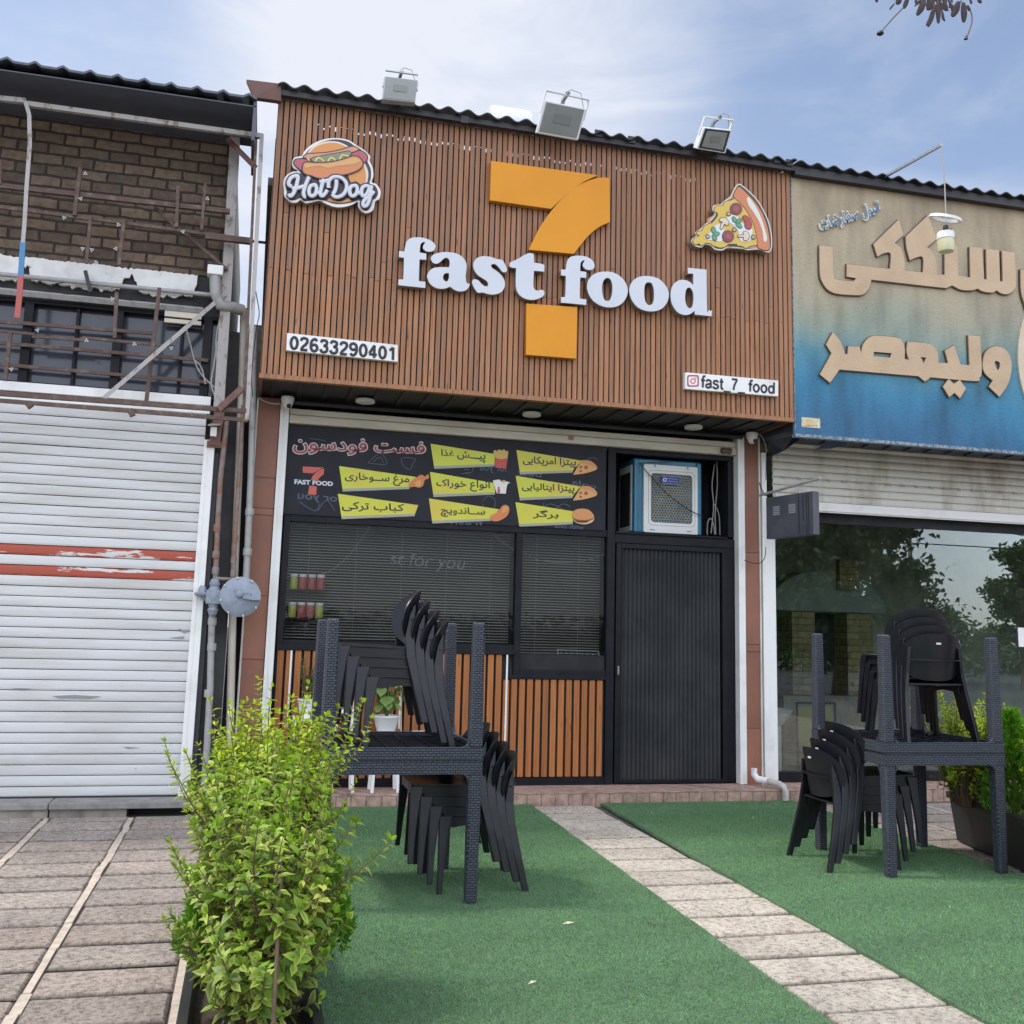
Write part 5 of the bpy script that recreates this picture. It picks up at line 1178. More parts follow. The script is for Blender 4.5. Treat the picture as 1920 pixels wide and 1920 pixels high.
relief(["125,422* 240,435* 250,680 280,720 420,738* 450,710* 365,695* 365,585* 745,628* 750,495 690,490 635,520* 600,410* 820,195* 862,330* 785,400* 840,450 870,540 875,640* 1035,660* 1035,530 980,525 920,553* 890,440 882,345* 1080,155* 1145,350 1150,370* 1070,435* 1120,490 1150,570 1155,675* 1225,680* 1225,500 1230,430 1240,400* 1335,430* 1345,690* 1450,703* 1445,435* 1553,443* 1570,720* 1595,720* 1588,455* 1700,465* 1710,738* 1735,738* 1728,470* 1838,485* 1850,720 1840,800 1790,845 1730,845 1680,815* 1640,835 1560,825 1515,800* 1460,815 1370,810 1290,772* 1240,793 1180,790 580,722* 560,800 510,850 440,858 280,845 200,810 150,740 130,660"], 1510, 370, 4.683)
relief(["1295,275* 1325,325* 1300,375* 1265,325*"], 1510, 370, 4.683)
relief(["200,112* 260,180 300,270 305,305* 335,305* 340,235* 440,240* 455,300* 480,210 540,150 620,143 780,160 830,200 848,270 845,352* 885,358* 865,280 875,195* 1040,208 1110,240 1145,300 1150,383* 1240,388* 1210,275* 1290,228* 1350,400* 1432,405* 1420,138* 1525,145* 1540,450 1520,520 1480,548 1080,515* 1030,552* 970,505* 260,445* 175,565* 85,490* 190,300* 140,220*","570,285* 730,298* 715,340* 565,325*","990,333* 1042,338* 1018,390*"], 1520, 600, 4.8)
relief(["1245,530* 1290,575* 1345,538* 1400,618* 1345,705* 1295,655* 1250,695* 1192,600*"], 1520, 600, 4.8)
relief(["1680,238 1760,270 1805,360 1805,470 1770,590 1700,690* 1605,600* 1640,545* 1570,480 1550,400 1570,300 1620,250","1660,370 1700,380 1705,420 1690,455* 1665,420"], 1520, 600, 4.8)
relief(["1914,505* 1960,512 1985,560 1990,640* 1940,630* 1922,572 1915,545"], 0, 0, 1)
rr = disc(2022,666,113,0,0,1,YB-.02,ry=165,n=48); MB().poly([rr], (0,.021,0)).build('medallion', mat('medallion_paint', (.62,.53,.40), .6, (.56,.46,.33), sc=3, bump=.4), bk)
cq = [(1531,409),(1648,373.5),(1655,405),(1540,440)]
t = MB(); letter(t, shape('قبول سفارشات'), cq, YB-.022, .075, thick=.022); t.build('small_lettering_outline', flat('cream_outline', (.58,.55,.45)), bk)
t = MB(); letter(t, shape('قبول سفارشات'), [(1534.5,411.5),(1645.5,377),(1651.5,402),(1543,436.5)], YB-.0245, .012); t.build('small_lettering', flat('blue_letter', (.09,.19,.33)), bk)
a = at(1503,782,YB-.003); b = at(1538,803,YB-.003)
MB().box((a.x,YB-.003,b.z),(b.x,YB-.0005,a.z)).build('sticker', mat('faded_sticker', (.62,.57,.42), .6, (.55,.36,.12), sc=9, lo=.5, hi=.7), bk)
mb = MB()
for i in range(6): p = at(1507+i*4.8, 798.6, YB-.004); mb.box((p.x-.007,YB-.0042,p.z-.004),(p.x+.005,YB-.0032,p.z+.004))
mb.build('sticker_print', M['ink'], bk)
# torn dark sheet under the sign
mb = MB(); q = [at(1441,829,8.9), at(1489,816,8.7), at(1500,824,8.6), at(1470,845,8.8), at(1446,856,8.95)]; mb.slab(q, (0,.006,0)); tag(mb.build('torn_sheet', flat('torn_navy_sheet', (.012,.015,.03))), 'torn dark sheet hanging below the blue end of the bakery sign', 'sheet')
mb = MB(); q = [at(1530,842,8.8), at(1556,826,8.7), at(1592,826,8.7), at(1588,834,8.75), at(1560,841,8.8)]; mb.slab(q, (0,.008,0)); tag(mb.build('torn_sheet', flat('torn_blue_sheet', (.02,.045,.11))), 'small torn blue strip hanging under the bakery sign soffit', 'sheet')
# ------------------------------------------------------------------ fixtures on the shop fronts
wh = ['leftmost', 'middle', 'rightmost']
for i, (px, py) in enumerate(((685,749),(994,776),(1280,807))):
    zz = ZB-.005; d = ray(px, py); p = d*((zz-EYE)/d.z) + Vector((0,0,EYE)); p.y = min(p.y, 8.95)
    r = empty('ceiling_light', p, 'round white ceiling light under the dark soffit, ' + ['above the red headline of the menu', 'above the fries picture', 'above the air cooler'][i], 'ceiling light', 'round lights under the soffit')
    MB().lathe([(.086,-.004),(.086,-.026),(.080,-.031),(.074,-.031)], p, n=28).build('rim', M['potwhite'], r)
    MB().lathe([(.073,-.030),(.073,-.033),(.02,-.035)], p, n=28).build('diffuser', flat('diffuser', (.62,.62,.58), .4) if i == 0 else bpy.data.materials['diffuser'], r)
def dome(px, py, Y, lab):
    p = at(px, py, Y); r = empty('security_camera', p, lab, 'camera')
    MB().lathe([(.055,.05),(.058,.03),(.052,.0),(.046,-.012)], p, n=20).build('base', M['potwhite'], r)
    MB().lathe([(.043,-.012),(.040,-.034),(.026,-.052),(.006,-.06)], p, n=20).build('dome', M['potwhite'], r)
    MB().lathe([(.020,0),(.020,.012),(.014,.016)], p+Vector((.012,-.036,-.034)), axis=(.2,-.8,-.5), n=14).build('lens', M['ink'], r)
    return r
dome(539, 755, 9.02, 'small white dome camera on the corner above the left brown column')
dome(1410, 821, 9.02, 'small white dome camera above the right brown column')
mb = MB(); mb.tube(line("485,745 495,752 512,757 530,757",0,0,1,9.0), .005, 6); tag(mb.build('camera_cable', M['wiregrey']), 'thin pale cable looping to the left dome camera', 'cable')
mb = MB(); mb.tube(line("1418,812 1428,818 1436,836 1437,850",0,0,1,9.0), .004, 6); tag(mb.build('camera_cable', M['wiregrey']), 'thin cable running down from the right dome camera', 'cable')

# evaporative cooler in the opening over the door
YC = YS+.02
co = empty('air_cooler', at(1258,1003,YC), 'teal and white evaporative air cooler standing in the opening above the door', 'air cooler')
teal = mat('teal_plastic', (.010,.125,.21), .35, (.012,.16,.25), sc=3); cwh = mat('cooler_white', (.66,.67,.65), .4, (.60,.60,.57), sc=4)
cx0, cx1 = X(1190,930,YC), X(1317,930,YC); cz0, cz1 = Z(1258,1001,YC), Z(1258,868,YC)+.03
mb = MB(); mb.box((cx0,YC+.03,cz0),(cx1,YC+.46,cz1)); mb.build('housing', teal, co, bevel=.015)
mb = MB()
for x in (cx0, cx1-.05): mb.box((x-.003,YC+.005,cz0),(x+.045,YC+.06,cz1-.01))
mb.build('corner_post', teal, co, bevel=.012)
q = [at(1207.7,871.8,YC), at(1308,876.6,YC), at(1308,1002.5,YC), at(1207,997,YC)]
def rr_in(q, m, r, dy, n=5):     # rounded rectangle inset in a quad's box
    x0 = min(p.x for p in q)+m[0]; x1 = max(p.x for p in q)-m[1]; z0 = min(p.z for p in q)+m[2]; z1 = max(p.z for p in q)-m[3]
    out = []
    for sx, sz, a0 in ((x1,z0,-90),(x1,z1,0),(x0,z1,90),(x0,z0,180)):
        for i in range(n+1):
            a = R(a0+90*i/n); cx = sx-r if sx == x1 else sx+r; cz = sz-r if sz == z1 else sz+r
            out.append(Vector((cx+r*math.cos(a), q[0].y+dy, cz+r*math.sin(a))))
    return out
outer = rr_in(q, (0,0,0,0), .012, 0); W_ = max(p.x for p in q)-min(p.x for p in q); 
hole = rr_in(q, (.075,.055,.10,.085), .03, 0)
pn = MB().poly([outer, hole], (0,.03,0)).build('grille_panel', cwh, co, bevel=.004)
g1 = rr_in(q, (.045,.028,.070,.055), .05, -.0015); g2 = rr_in(q, (.049,.032,.074,.059), .047, -.0015)
MB().poly([g1, g2], (0,.001,0)).build('groove', flat('groove_line', (.25,.25,.24)), pn)
MB().poly([shift(offset(hole, .004), .031)], (0,.01,0)).build('pad', flat('cooler_pad', (.012,.011,.009), .9), pn)
mb = MB(); hx0 = min(p.x for p in hole)-.003; hx1 = max(p.x for p in hole)+.003; hz0 = min(p.z for p in hole)-.003; hz1 = max(p.z for p in hole)+.003
hr = .0165; row = 0; z = hz0
def hexring(cx, cz, r, y): return [Vector((cx+r*math.sin(k*math.pi/3), y, cz+r*math.cos(k*math.pi/3))) for k in range(6)]
while z < hz1:
    x = hx0 + (hr*.866 if row % 2 else 0)
    while x < hx1:
        a = hexring(x, z, hr, YC+.015); b = hexring(x, z, hr*.70, YC+.013)
        if all(hx0-.002 < p.x < hx1+.002 and hz0-.002 < p.z < hz1+.002 for p in a):
            mb.add(a+b, [(k,(k+1)%6,6+(k+1)%6,6+k) for k in range(6)])
        x += hr*1.732
    z += hr*1.5; row += 1
mb.build('grille', mat('grille_dusty', (.33,.285,.20), .6, (.20,.17,.12), sc=4), pn)
mb = MB(); a = at(1241,892,YC-.012); b = at(1273.4,908.5,YC-.012); mb.box((a.x,YC-.012,b.z),(b.x,YC-.006,a.z)); bd = mb.build('badge', flat('badge_blue', (.03,.045,.26)), co)
mb = MB(); mb.poly([disc(1246.6,899.6,3.6,0,0,1,YC-.014), disc(1246.6,899.6,2.2,0,0,1,YC-.014)], (0,.0015,0))
mb.bar(at(1251,897.3,YC-.013), at(1270.5,898.9,YC-.013), .010, .002); mb.bar(at(1252,902.6,YC-.013), at(1271,904.2,YC-.013), .018, .002)
for e in (((1241.2,892.3),(1273.2,893.2)),((1241.2,907.2),(1273.2,908.3))): mb.bar(at(*e[0],YC-.013), at(*e[1],YC-.013), .005, .002)
mb.build('badge_print', flat('badge_white', (.62,.64,.75)), bd)
mb = MB()
for px in (1223, 1292): p = at(px, 993 if px < 1250 else 996.5, YC-.001); mb.box((p.x-.024,YC-.002,p.z-.006),(p.x+.024,YC-.0005,p.z+.006))
for px, py in ((1228,873),(1289,877)): p = at(px,py,YC); mb.box((p.x-.006,YC-.01,p.z-.016),(p.x+.006,YC-.001,p.z+.01))
mb.build('clip', M['pipegrey'], pn)
mb = MB(); s0 = cx0-.006; mb.box((s0,YC+.07,cz0+.02),(cx0,YC+.42,cz1-.06)); sp = mb.build('side_panel', cwh, co)
mb = MB(); mb.box((s0-.002,YC+.11,cz0+.07),(s0-.0005,YC+.39,cz1-.13)); mb.build('pad', bpy.data.materials['cooler_pad'], sp)
mb = MB(); mb.tube(line("1199,868 1207,878 1222,895 1250,925 1290,955 1318,968",0,0,1,YC-.03), .0045, 6); mb.tube(line("1199,869 1225,867 1262,866",0,0,1,YC-.03), .004, 6)
tag(mb.build('cable', M['wire']), 'thin black cable slung across the front of the air cooler', 'cable')
mb = MB()
for t in ("1340,870 1335,910 1338,950 1333,1000","1344,865 1345,910 1341,960 1342,1002","1326,1003 1327,980 1333,972 1338,985 1340,1002","1339,945 1348,965 1350,1003"): mb.tube(line(t,0,0,1,YS+.16), .006, 6)
tag(mb.build('cable_bundle', M['wiregrey']), 'bundle of pale cables hanging beside the air cooler', 'cable')

# floodlights over the timber wall
def flood(q, Yt, Yb, th, body, glassm, lab, ledq=None, inner=None):
    c = [at(*q[0],Yt), at(*q[1],Yt), at(*q[2],Yb), at(*q[3],Yb)]
    nrm = (c[1]-c[0]).cross(c[3]-c[0]).normalized()
    if nrm.y > 0: nrm = -nrm
    cen = sum(c, Vector())/4
    r = empty('floodlight', cen, lab, 'floodlight', 'floodlights along the roof edge')
    MB().slab(c, -nrm*th).build('housing', body, r, bevel=.006)
    ins = lambda k, d: [cen+(p-cen)*k+nrm*d for p in c]
    a = ins(.90,.003)
    if inner: MB().slab(ins(.90,.002), -nrm*.003).build('gasket', inner, r); MB().slab(ins(.74,.005), -nrm*.002).build('reflector', glassm, r)
    else: MB().slab(a, -nrm*.004).build('glass', glassm, r)
    l = cen+(c[0]-c[3])*.03; u = (c[1]-c[0]); v = (c[3]-c[0]); k = .20 if not inner else .17; h = .14
    led = [l-u*k-v*h, l+u*k-v*h, l+u*k+v*h, l-u*k+v*h]
    MB().slab([p+nrm*.007 for p in led], -nrm*.0015).build('led_plate', M['ledyellow'], r)
    # yoke and arm back to the roof edge
    ti = (c[0]+c[1])/2; mb = MB(); k = -nrm*th*.6; up = (c[0]-c[3]).normalized()
    ya = c[0]+up*.09+k; yb = c[1]+up*.085+k
    mb.bar(c[0]+v*.35+k-u*.012, ya-u*.012, .012, .022); mb.bar(c[1]+v*.35+k+u*.012, yb+u*.012, .012, .022); mb.bar(ya-u*.012, yb+u*.012, .022, .012); mb.build('yoke', M['lampwhite'], r)
    mb = MB(); m = (ya+yb)/2; mb.bar(m, m+up*.03, .03, .03); foot = Vector((m.x, 8.55, zc)); mb.bar(m+up*.01, m+Vector((0,.12,.02)), .025, .025); mb.bar(m+Vector((0,.12,.02)), foot, .03, .03); mb.build('arm', M['chrome'], r)
    mb = MB(); mb.tube([ya+u*.4, ya+u*.55+up*.05, ya+u*.8+up*.035, c[1]-u*.05+k], .004, 6); mb.build('cable', M['wiregrey'], r)
    return r
flood([(721.4,142.4),(783.6,150),(778.5,192),(717,186)], 8.17, 8.13, .06, M['lampgrey'], M['lampglass'], 'grey floodlight above the hot dog sign, leftmost on the roof edge')
flood([(1021.5,188),(1100,204),(1084,263),(1005.8,248.8)], 8.12, 8.22, .06, M['lampwhite'], M['lampglass'], 'largest pale floodlight, tilted over the roof edge above the orange numeral')
flood([(1320.6,238.6),(1372.6,244),(1360,287.8),(1306.5,279)], 8.15, 8.25, .10, M['lampwhite'], M['lampglass'], 'small square floodlight with black rim on the roof edge above the pizza sign', inner=M['ink'])

# translucent barrel on the roof, behind the edge
tk = mat('frosted_tank', (.66,.69,.72), .35, (.60,.63,.66), sc=2); YT = 11.5
a = at(912,224,YT); b = at(992,238,YT)
t = empty('roof_tank', ((a.x+b.x)/2,YT,5.58), 'pale plastic barrel lying on the roof behind the timber wall', 'tank')
r0 = .30; zc_ = Z(950,207,YT)-r0
MB().lathe([(.05,0),(r0-.02,.01),(r0,.04),(r0,(b.x-a.x)-.04),(r0-.02,(b.x-a.x)-.01),(.05,(b.x-a.x))], (a.x,YT,zc_), axis=(1,0,0), n=32).build('barrel', tk, t)
mb = MB()
for x in (a.x+.1, b.x-.1):
    for y in (YT-.2, YT+.2): mb.bar((x,y,5.58),(x,y,zc_-.2), .04)
mb.build('stand', M['chrome'], t)

# lamp hung on an arm before the bakery sign
YHn = 7.55
ha = at(1765,272,YHn); hb = at(1660,331,8.36)
hl = empty('hanging_lamp', hb, 'lamp with white ring shade hanging on a long arm before the bakery sign', 'lamp')
mb = MB(); mb.bar(hb, ha, .024, .024); mb.build('arm', M['chrome'], hl)
mb = MB(); pl_ = at(1774,418,YHn); mb.tube([ha, ha.lerp(pl_,.5)+Vector((.01,0,0)), pl_], .006, 6); mb.build('cable', M['wiregrey'], hl)
mb = MB(); p = at(1773.5,432,YHn); mb.lathe([(.02,.045),(.024,.02),(.022,-.02),(.03,-.035)], p, n=14); mb.build('socket', M['ink'], hl)
# thin ring shade, seen from below, tipped
mb = MB(); cr_ = at(1772,412,YHn); ax = Vector((.12,-.30,.95)).normalized(); xa = ax.orthogonal().normalized(); ya = ax.cross(xa); n = 40; vs = []
for i in range(n):
    a = 2*math.pi*i/n; d = xa*math.cos(a)+ya*math.sin(a); vs += [cr_+d*.145, cr_+d*.138+ax*.026, cr_+d*.105+ax*.03, cr_+d*.112+ax*.002]
mb.add(vs, [(i*4+k, i*4+(k+1)%4, ((i+1)%n)*4+(k+1)%4, ((i+1)%n)*4+k) for i in range(n) for k in range(4)], True); mb.build('shade', M['potwhite'], hl)
p = at(1773.5,455,YHn)
MB().lathe([(.035,.10),(.070,.095),(.076,.08),(.076,.03)], p, n=24).build('collar', M['potwhite'], hl)
MB().lathe([(.072,.03),(.073,-.055),(.064,-.085),(.02,-.098)], p, n=24).build('bulb', mat('yellowed_bulb', (.64,.63,.40), .3, (.58,.55,.30), sc=6), hl)

# steel box of a projecting sign beside the bakery shutter
bq = empty('projecting_sign', at(1436,1000,8.9), 'blank dark grey steel box sign on a bracket arm beside the bakery shutter', 'sign')
A0, A1 = at(1436,935,8.95), at(1524,919,8.33); B0, B1 = at(1436,1009,8.95), at(1523,1004,8.33)
E0, E1 = at(1540,919,8.37), at(1540,1004,8.37)
th = Vector((E0.x-A1.x, E0.y-A1.y, 0))
gm = mat('grey_steel_box', (.060,.066,.085), .5, (.095,.098,.11), sc=4, bump=.05)
A0 = Vector((A0.x,A0.y,A0.z)); zt_, zb_ = (A0.z+A1.z)/2, (B0.z+B1.z)/2
top = [Vector((A0.x,A0.y,zt_)), Vector((A1.x,A1.y,zt_))]; 
dirv = (top[1]-top[0]); side = Vector((dirv.y,-dirv.x,0)).normalized()*-.0
tw = Vector((-dirv.y, dirv.x, 0)).normalized()*.075
if tw.x < 0: tw = -tw
f = [top[0], top[1], Vector((A1.x,A1.y,zb_)), Vector((A0.x,A0.y,zb_))]
MB().slab(f, tw).build('box', gm, bq, bevel=.006)
mb = MB(); u = dirv; nn_ = Vector((dirv.y,-dirv.x,0)).normalized()
if nn_.dot(Vector((0,0,EYE))-top[0]) < 0: nn_ = -nn_
for kx in (.16, .50):
    for i in range(5):
        p = top[0]+u*kx+Vector((0,0,-(zt_-zb_)*(.24+.045*i))); mb.slab([p, p+u*.14, p+u*.14+Vector((0,0,-.012)), p+Vector((0,0,-.012))], nn_*.004)
mb.build('vent', flat('vent_pale', (.33,.32,.33)), bq)
mb = MB()
for kx, h in ((.70,.9),(.79,.62),(.86,.95),(.90,.95)): 
    p = top[0]+u*kx+Vector((0,0,-.02)); mb.slab([p, p+u*.012, p+u*.018+Vector((0,0,-(zt_-zb_)*h)), p+u*.006+Vector((0,0,-(zt_-zb_)*h))], nn_*.003)
mb.build('stain', flat('paint_run', (.025,.026,.035)), bq)
mb = MB(); a = at(1424,929,9.05); b = at(1538,897,8.33); mb.tube([a,b], .013, 10)
for k in (.26,.66): p = a.lerp(b,k); mb.bar(p, Vector((p.x,p.y,zt_-.0)), .012)
mb.build('arm', M['pipegrey'], bq)
mb = MB(); mb.tube(line("1436,1025 1434,1045 1424,1056 1408,1055 1395,1050",0,0,1,9.05), .004, 6); tag(mb.build('cable', M['wire']), 'thin black cable drooping from the projecting sign to the right brown column', 'cable')
mb = MB(); mb.tube(line("1424,905 1430,922 1437,930",0,0,1,9.0), .006, 6); mb.tube(line("1437,850 1436,900",0,0,1,9.0), .004, 6); tag(mb.build('cable', M['wire']), 'black cable running down to the bracket arm of the projecting sign', 'cable')

# ------------------------------------------------------------------ rusty empty sign frame on the left building
fr = empty('sign_frame', at(464,785,8.5), 'rusty empty steel sign frame standing out before the brick wall', 'frame')
YF = 8.50
def fbar(a, b, w, m='steelrust', Y=YF, Y2=None, name='bar', h=None):
    o = MB().bar(at(*a,Y), at(*b,Y2 or Y), w, h or w).build(name, M[m] if isinstance(m, str) else m, fr); return o
bars = [((49,195),(492,256),.040,'steelpale'),((-140,172),(49,190),.040,'steelpale'),((491,252),(463,788),.034,'steelpale'),((480,262),(457,772),.024,'steelrust'),
 ((-140,728),(462,771),.036,'steelrust'),((-140,740),(465,788),.030,'steelrust')]
for b in bars: fbar(*b)
YG = 8.72
for a, b, w in (((-140,333),(431,397),.040),((-140,370),(428,444),.028),((385,443),(474,453),.050)): fbar(a, b, w, Y=YG)
for a, b, w in (((151,315),(140,404),.030),((170,405),(162,494),.026),((233,412),(223,497),.026),((334,350),(331,426),.026),((385,344),(378,432),.024),((2,300),(0,345),.02)): fbar(a, b, w, Y=YG-.03)
for a, b, w in (((290,388),(331,428),.026),((345,436),(426,506),.026)): fbar(a, b, w, Y=8.80)
for a, b, w in (((-140,606),(66,627),.022),((60,631),(158,638),.022),((155,633),(327,650),.022)): fbar(a, b, w, Y=YG)
for a, b, w in (((219,548),(215,634),.028),((299,540),(274,757),.030),((20,622),(10,714),.028)): fbar(a, b, w, Y=YG-.02)
fbar((422,551),(193,748),.034,'steelpale',Y=8.82,Y2=8.52)
fbar((454,728),(410,768),.050,bpy.data.materials['primer_paint'],Y=8.45)
fbar((428,262),(478,313),.040,bpy.data.materials['primer_paint'],Y=8.7,Y2=8.5)
fbar((160,508),(170,548),.03,M['ink'],Y=8.86)
for a, b in (((51,755),(58,764)),((243,768),(249,780))): fbar(a, b, .045, 'steelrust', Y=8.47)
# bent flashing strip with faded blue and red paint
def strip(pts, w, m, Y):
    mb = MB(); p = [at(x,y,Y) for x, y in pts]
    for a, b in zip(p, p[1:]): mb.bar(a, b, w, .012, up=(0,1,0))
    return mb.build('strip', m, fr)
strip([(48,192),(55,215),(56,270),(50,350),(46,420),(43,455)], .030, M['steelpale'], 8.46)
strip([(43,455),(40,500),(39,517)], .040, flat('faded_blue', (.07,.22,.42), .6), 8.46); strip([(39,517),(36,560),(32,596)], .042, flat('faded_red', (.42,.10,.09), .6), 8.46)
# triangular clips left on the bars
cl_m = flat('dull_white_clip', (.42,.42,.40))
for px, py in ((160,325),(151,372),(120,408),(180,492),(155,466),(172,468),(217,466),(343,434),(389,372),(222,421),(211,560),(70,619),(162,638),(252,645),(321,652),(21,692)):
    c = at(px, py, YG-.05); s = .021; a = rng.uniform(0, 6)
    tri = [Vector((c.x+s*math.cos(a+k*2.094), c.y, c.z+s*math.sin(a+k*2.094))) for k in range(3)]; tri2 = [c+(p-c)*.42 for p in tri]
    MB().poly([tri, tri2], (0,.008,0)).build('clip', cl_m, fr)

# ------------------------------------------------------------------ drain hopper, pipes and the gas regulator between the buildings
d = empty('drain_hopper', at(404,560,8.8), 'grey plastic drain hopper with elbow on the brick building beside the steel post', 'drain pipe')
p = at(404,512,8.8); MB().box((p.x-.065,8.74,p.z-.03),(p.x+.065,8.86,p.z+.055)).build('hopper', M['white'], d, bevel=.008)
MB().tube([p+Vector((0,0,-.03)), at(405,552,8.8), at(413,572,8.8), at(440,577,8.85), at(455,582,8.88)], .05, 14).build('elbow', M['pipegrey'], d)
def pipe(pts, r, m, label, Y, name='pipe', rings=()):
    root = empty(name, at(*pts[-1], Y), label, 'pipe'); P3 = [at(x,y,Y) for x, y in pts]
    MB().tube(P3, r, 14).build('tube', M[m], root)
    mb = MB()
    for px, py in rings: q = at(px,py,Y); mb.lathe([(r*1.28,-.03),(r*1.35,-.02),(r*1.35,.02),(r*1.28,.03)], q, n=14)
    if rings: mb.build('coupling', M[m], root)
    return root
pipe([(457,578),(456,640),(447,900),(436,1160),(428,1500)], .032, 'pipebeige', 'long beige downpipe in the gap left of the gas regulator', 9.0)
pipe([(478,612),(470,900),(463,1052),(461,1090)], .028, 'pipegrey', 'pale grey pipe down the left edge of the brown column', 8.95, rings=((468,960),(464,1035)))
pipe([(456,760),(449,880),(441,1000),(437,1088)], .018, 'piperust', 'thin rust-spotted pipe dropping to the gas regulator', 8.90, rings=((441,1010),(438,1050),(437,1075)))
gp = pipe([(425,790),(413,900),(408,985),(404,1085),(402,1100)], .022, 'piperust', 'rusty gas pipe coming down to the regulator valve', 8.86, rings=((407,990),(405,1040),(404,1070)))
pipe([(398,1150),(396,1200),(394,1290),(388,1400),(381,1500)], .027, 'pipegrey', 'grey gas pipe rising from the ground to the regulator', 8.86, rings=((398,1165),(397,1213),(391,1300)))
gr = empty('gas_regulator', at(450,1156,8.8), 'round grey gas regulator on the pipes beside the brown column', 'gas regulator')
c = at(450.5,1119,8.72); ax = Vector((.0,-1,.05)).normalized()
MB().lathe([(.10,-.06),(.150,-.03),(.163,-.012),(.163,.008),(.150,.016),(.120,.034),(.05,.046),(.02,.05)], c, axis=ax, n=40).build('diaphragm_case', M['gas'], gr)
mb = MB(); mb.lathe([(.034,.045),(.034,.075),(.024,.085)], c+Vector((-.005,0,.02)), axis=ax, n=18); mb.bar(c+Vector((.02,-.055,0)), c+Vector((.115,-.05,-.01)), .035, .03)
for a in (.6,2.3,3.9,5.4): mb.bar(c+Vector((0,-.05,0)), c+Vector((math.cos(a)*.075,-.046,math.sin(a)*.075)), .012)
mb.box((c.x+.09,c.y-.075,c.z-.025),(c.x+.16,c.y-.02,c.z+.035)); mb.build('boss', M['gas'], gr)
mb = MB()
for i in range(8): a = 2*math.pi*i/8+.2; q = c+Vector((math.cos(a)*.155,-.012,math.sin(a)*.155)); mb.lathe([(.009,0),(.009,.016)], q, axis=ax, n=6)
mb.build('bolt', M['chrome'], gr)
v = at(401,1118,8.80); mb = MB()
mb.lathe([(.03,-.15),(.045,-.11),(.034,-.09),(.05,-.05),(.058,0),(.05,.05),(.034,.08),(.044,.10),(.03,.14)], v, n=16); mb.box((v.x-.06,v.y-.05,v.z-.06),(v.x+.06,v.y+.04,v.z+.05)); mb.lathe([(.03,0),(.03,.12)], v, axis=(1,-.2,0), n=12); mb.build('valve_body', M['gas'], gr)
w = at(379,1112,8.80); mb = MB(); mb.lathe([(.022,-.03),(.048,-.026),(.062,-.012),(.062,0),(.032,.012),(.028,.045),(.018,.062)], w, n=18); mb.tube([w+Vector((0,0,-.02)), w+Vector((.04,0,-.05)), v+Vector((-.03,0,-.03))], .02, 10); mb.build('relief_cap', M['gas'], gr)
mb = MB(); mb.tube([at(404,1085,8.84), at(437,1086,8.86), at(462,1086,8.9)], .015, 10); mb.build('manifold', M['piperust'], gr)
mb = MB(); q = at(401,806,8.84); mb.box((q.x-.025,8.80,q.z-.06),(q.x+.025,8.86,q.z+.02)); 
bl = empty('wall_lamp', q, 'small white box light at the top right corner of the left shutter', 'lamp'); mb.build('body', M['white'], bl); mb = MB(); mb.add([q+Vector((-.05,-.06,.02)),q+Vector((.05,-.06,.03)),q+Vector((.06,.02,.06)),q+Vector((-.03,.02,.05))],[(0,1,2,3)]); mb.slab([q+Vector((-.05,-.06,.02)),q+Vector((.05,-.06,.03)),q+Vector((.06,.02,.06)),q+Vector((-.03,.02,.05))],(0,0,.008)); mb.build('cap', M['pipegrey'], bl)
mb = MB()
for t in ("350,618 358,650 366,680 380,705 412,735","366,676 378,690 385,720","408,640 400,690 396,720 404,745","414,590 405,640 410,700"): mb.tube(line(t,0,0,1,8.84), .006, 6)
tag(mb.build('loose_wires', M['wiregrey']), 'loose tangled wires hanging beside the steel post', 'wires')
mb = MB(); mb.tube(line("0,541 110,552 160,548 220,558 280,573",0,0,1,8.9), .005, 6); mb.tube(line("90,535 140,528 200,534 320,548 400,556",0,0,1,8.9), .004, 6)
tag(mb.build('loose_wires', M['wire']), 'thin dark wires strung along the broken white plaster band', 'wires')
mb = MB(); mb.tube(line("478,540 482,560 486,590 480,620 472,700 474,745",0,0,1,8.7), .004, 6); mb.tube([at(470,452,8.7), at(497,455,8.6)], .012, 6); tag(mb.build('cable', M['wire']), 'black cable looping down the gap left of the timber wall', 'cable')

# white drain stub at the foot of the right column
dr = empty('drain_pipe', (X(1437,1495,8.72), 8.72, .0), 'short white drain pipe with elbow at the foot of the right brown column', 'drain pipe')
p0 = at(1412,1440,9.08); p0z = Vector((p0.x,9.06,p0.z))
MB().tube([p0z, Vector((p0.x,9.06,.21)), Vector((p0.x+.02,9.03,.17)), Vector((p0.x+.10,8.95,.16))], [.030,.030,.032,.032], 14).build('elbow', M['potwhite'], dr)
MB().tube([Vector((p0.x+.09,8.955,.16)), Vector((p0.x+.13,8.82,.152)), Vector((p0.x+.15,8.775,.135)), Vector((p0.x+.155,8.765,.10)), Vector((p0.x+.155,8.76,.02))], [.031,.031,.031,.031,.031], 14).build('spout', mat('dirty_pvc', (.52,.50,.46), .5, (.36,.34,.30), sc=12), dr)

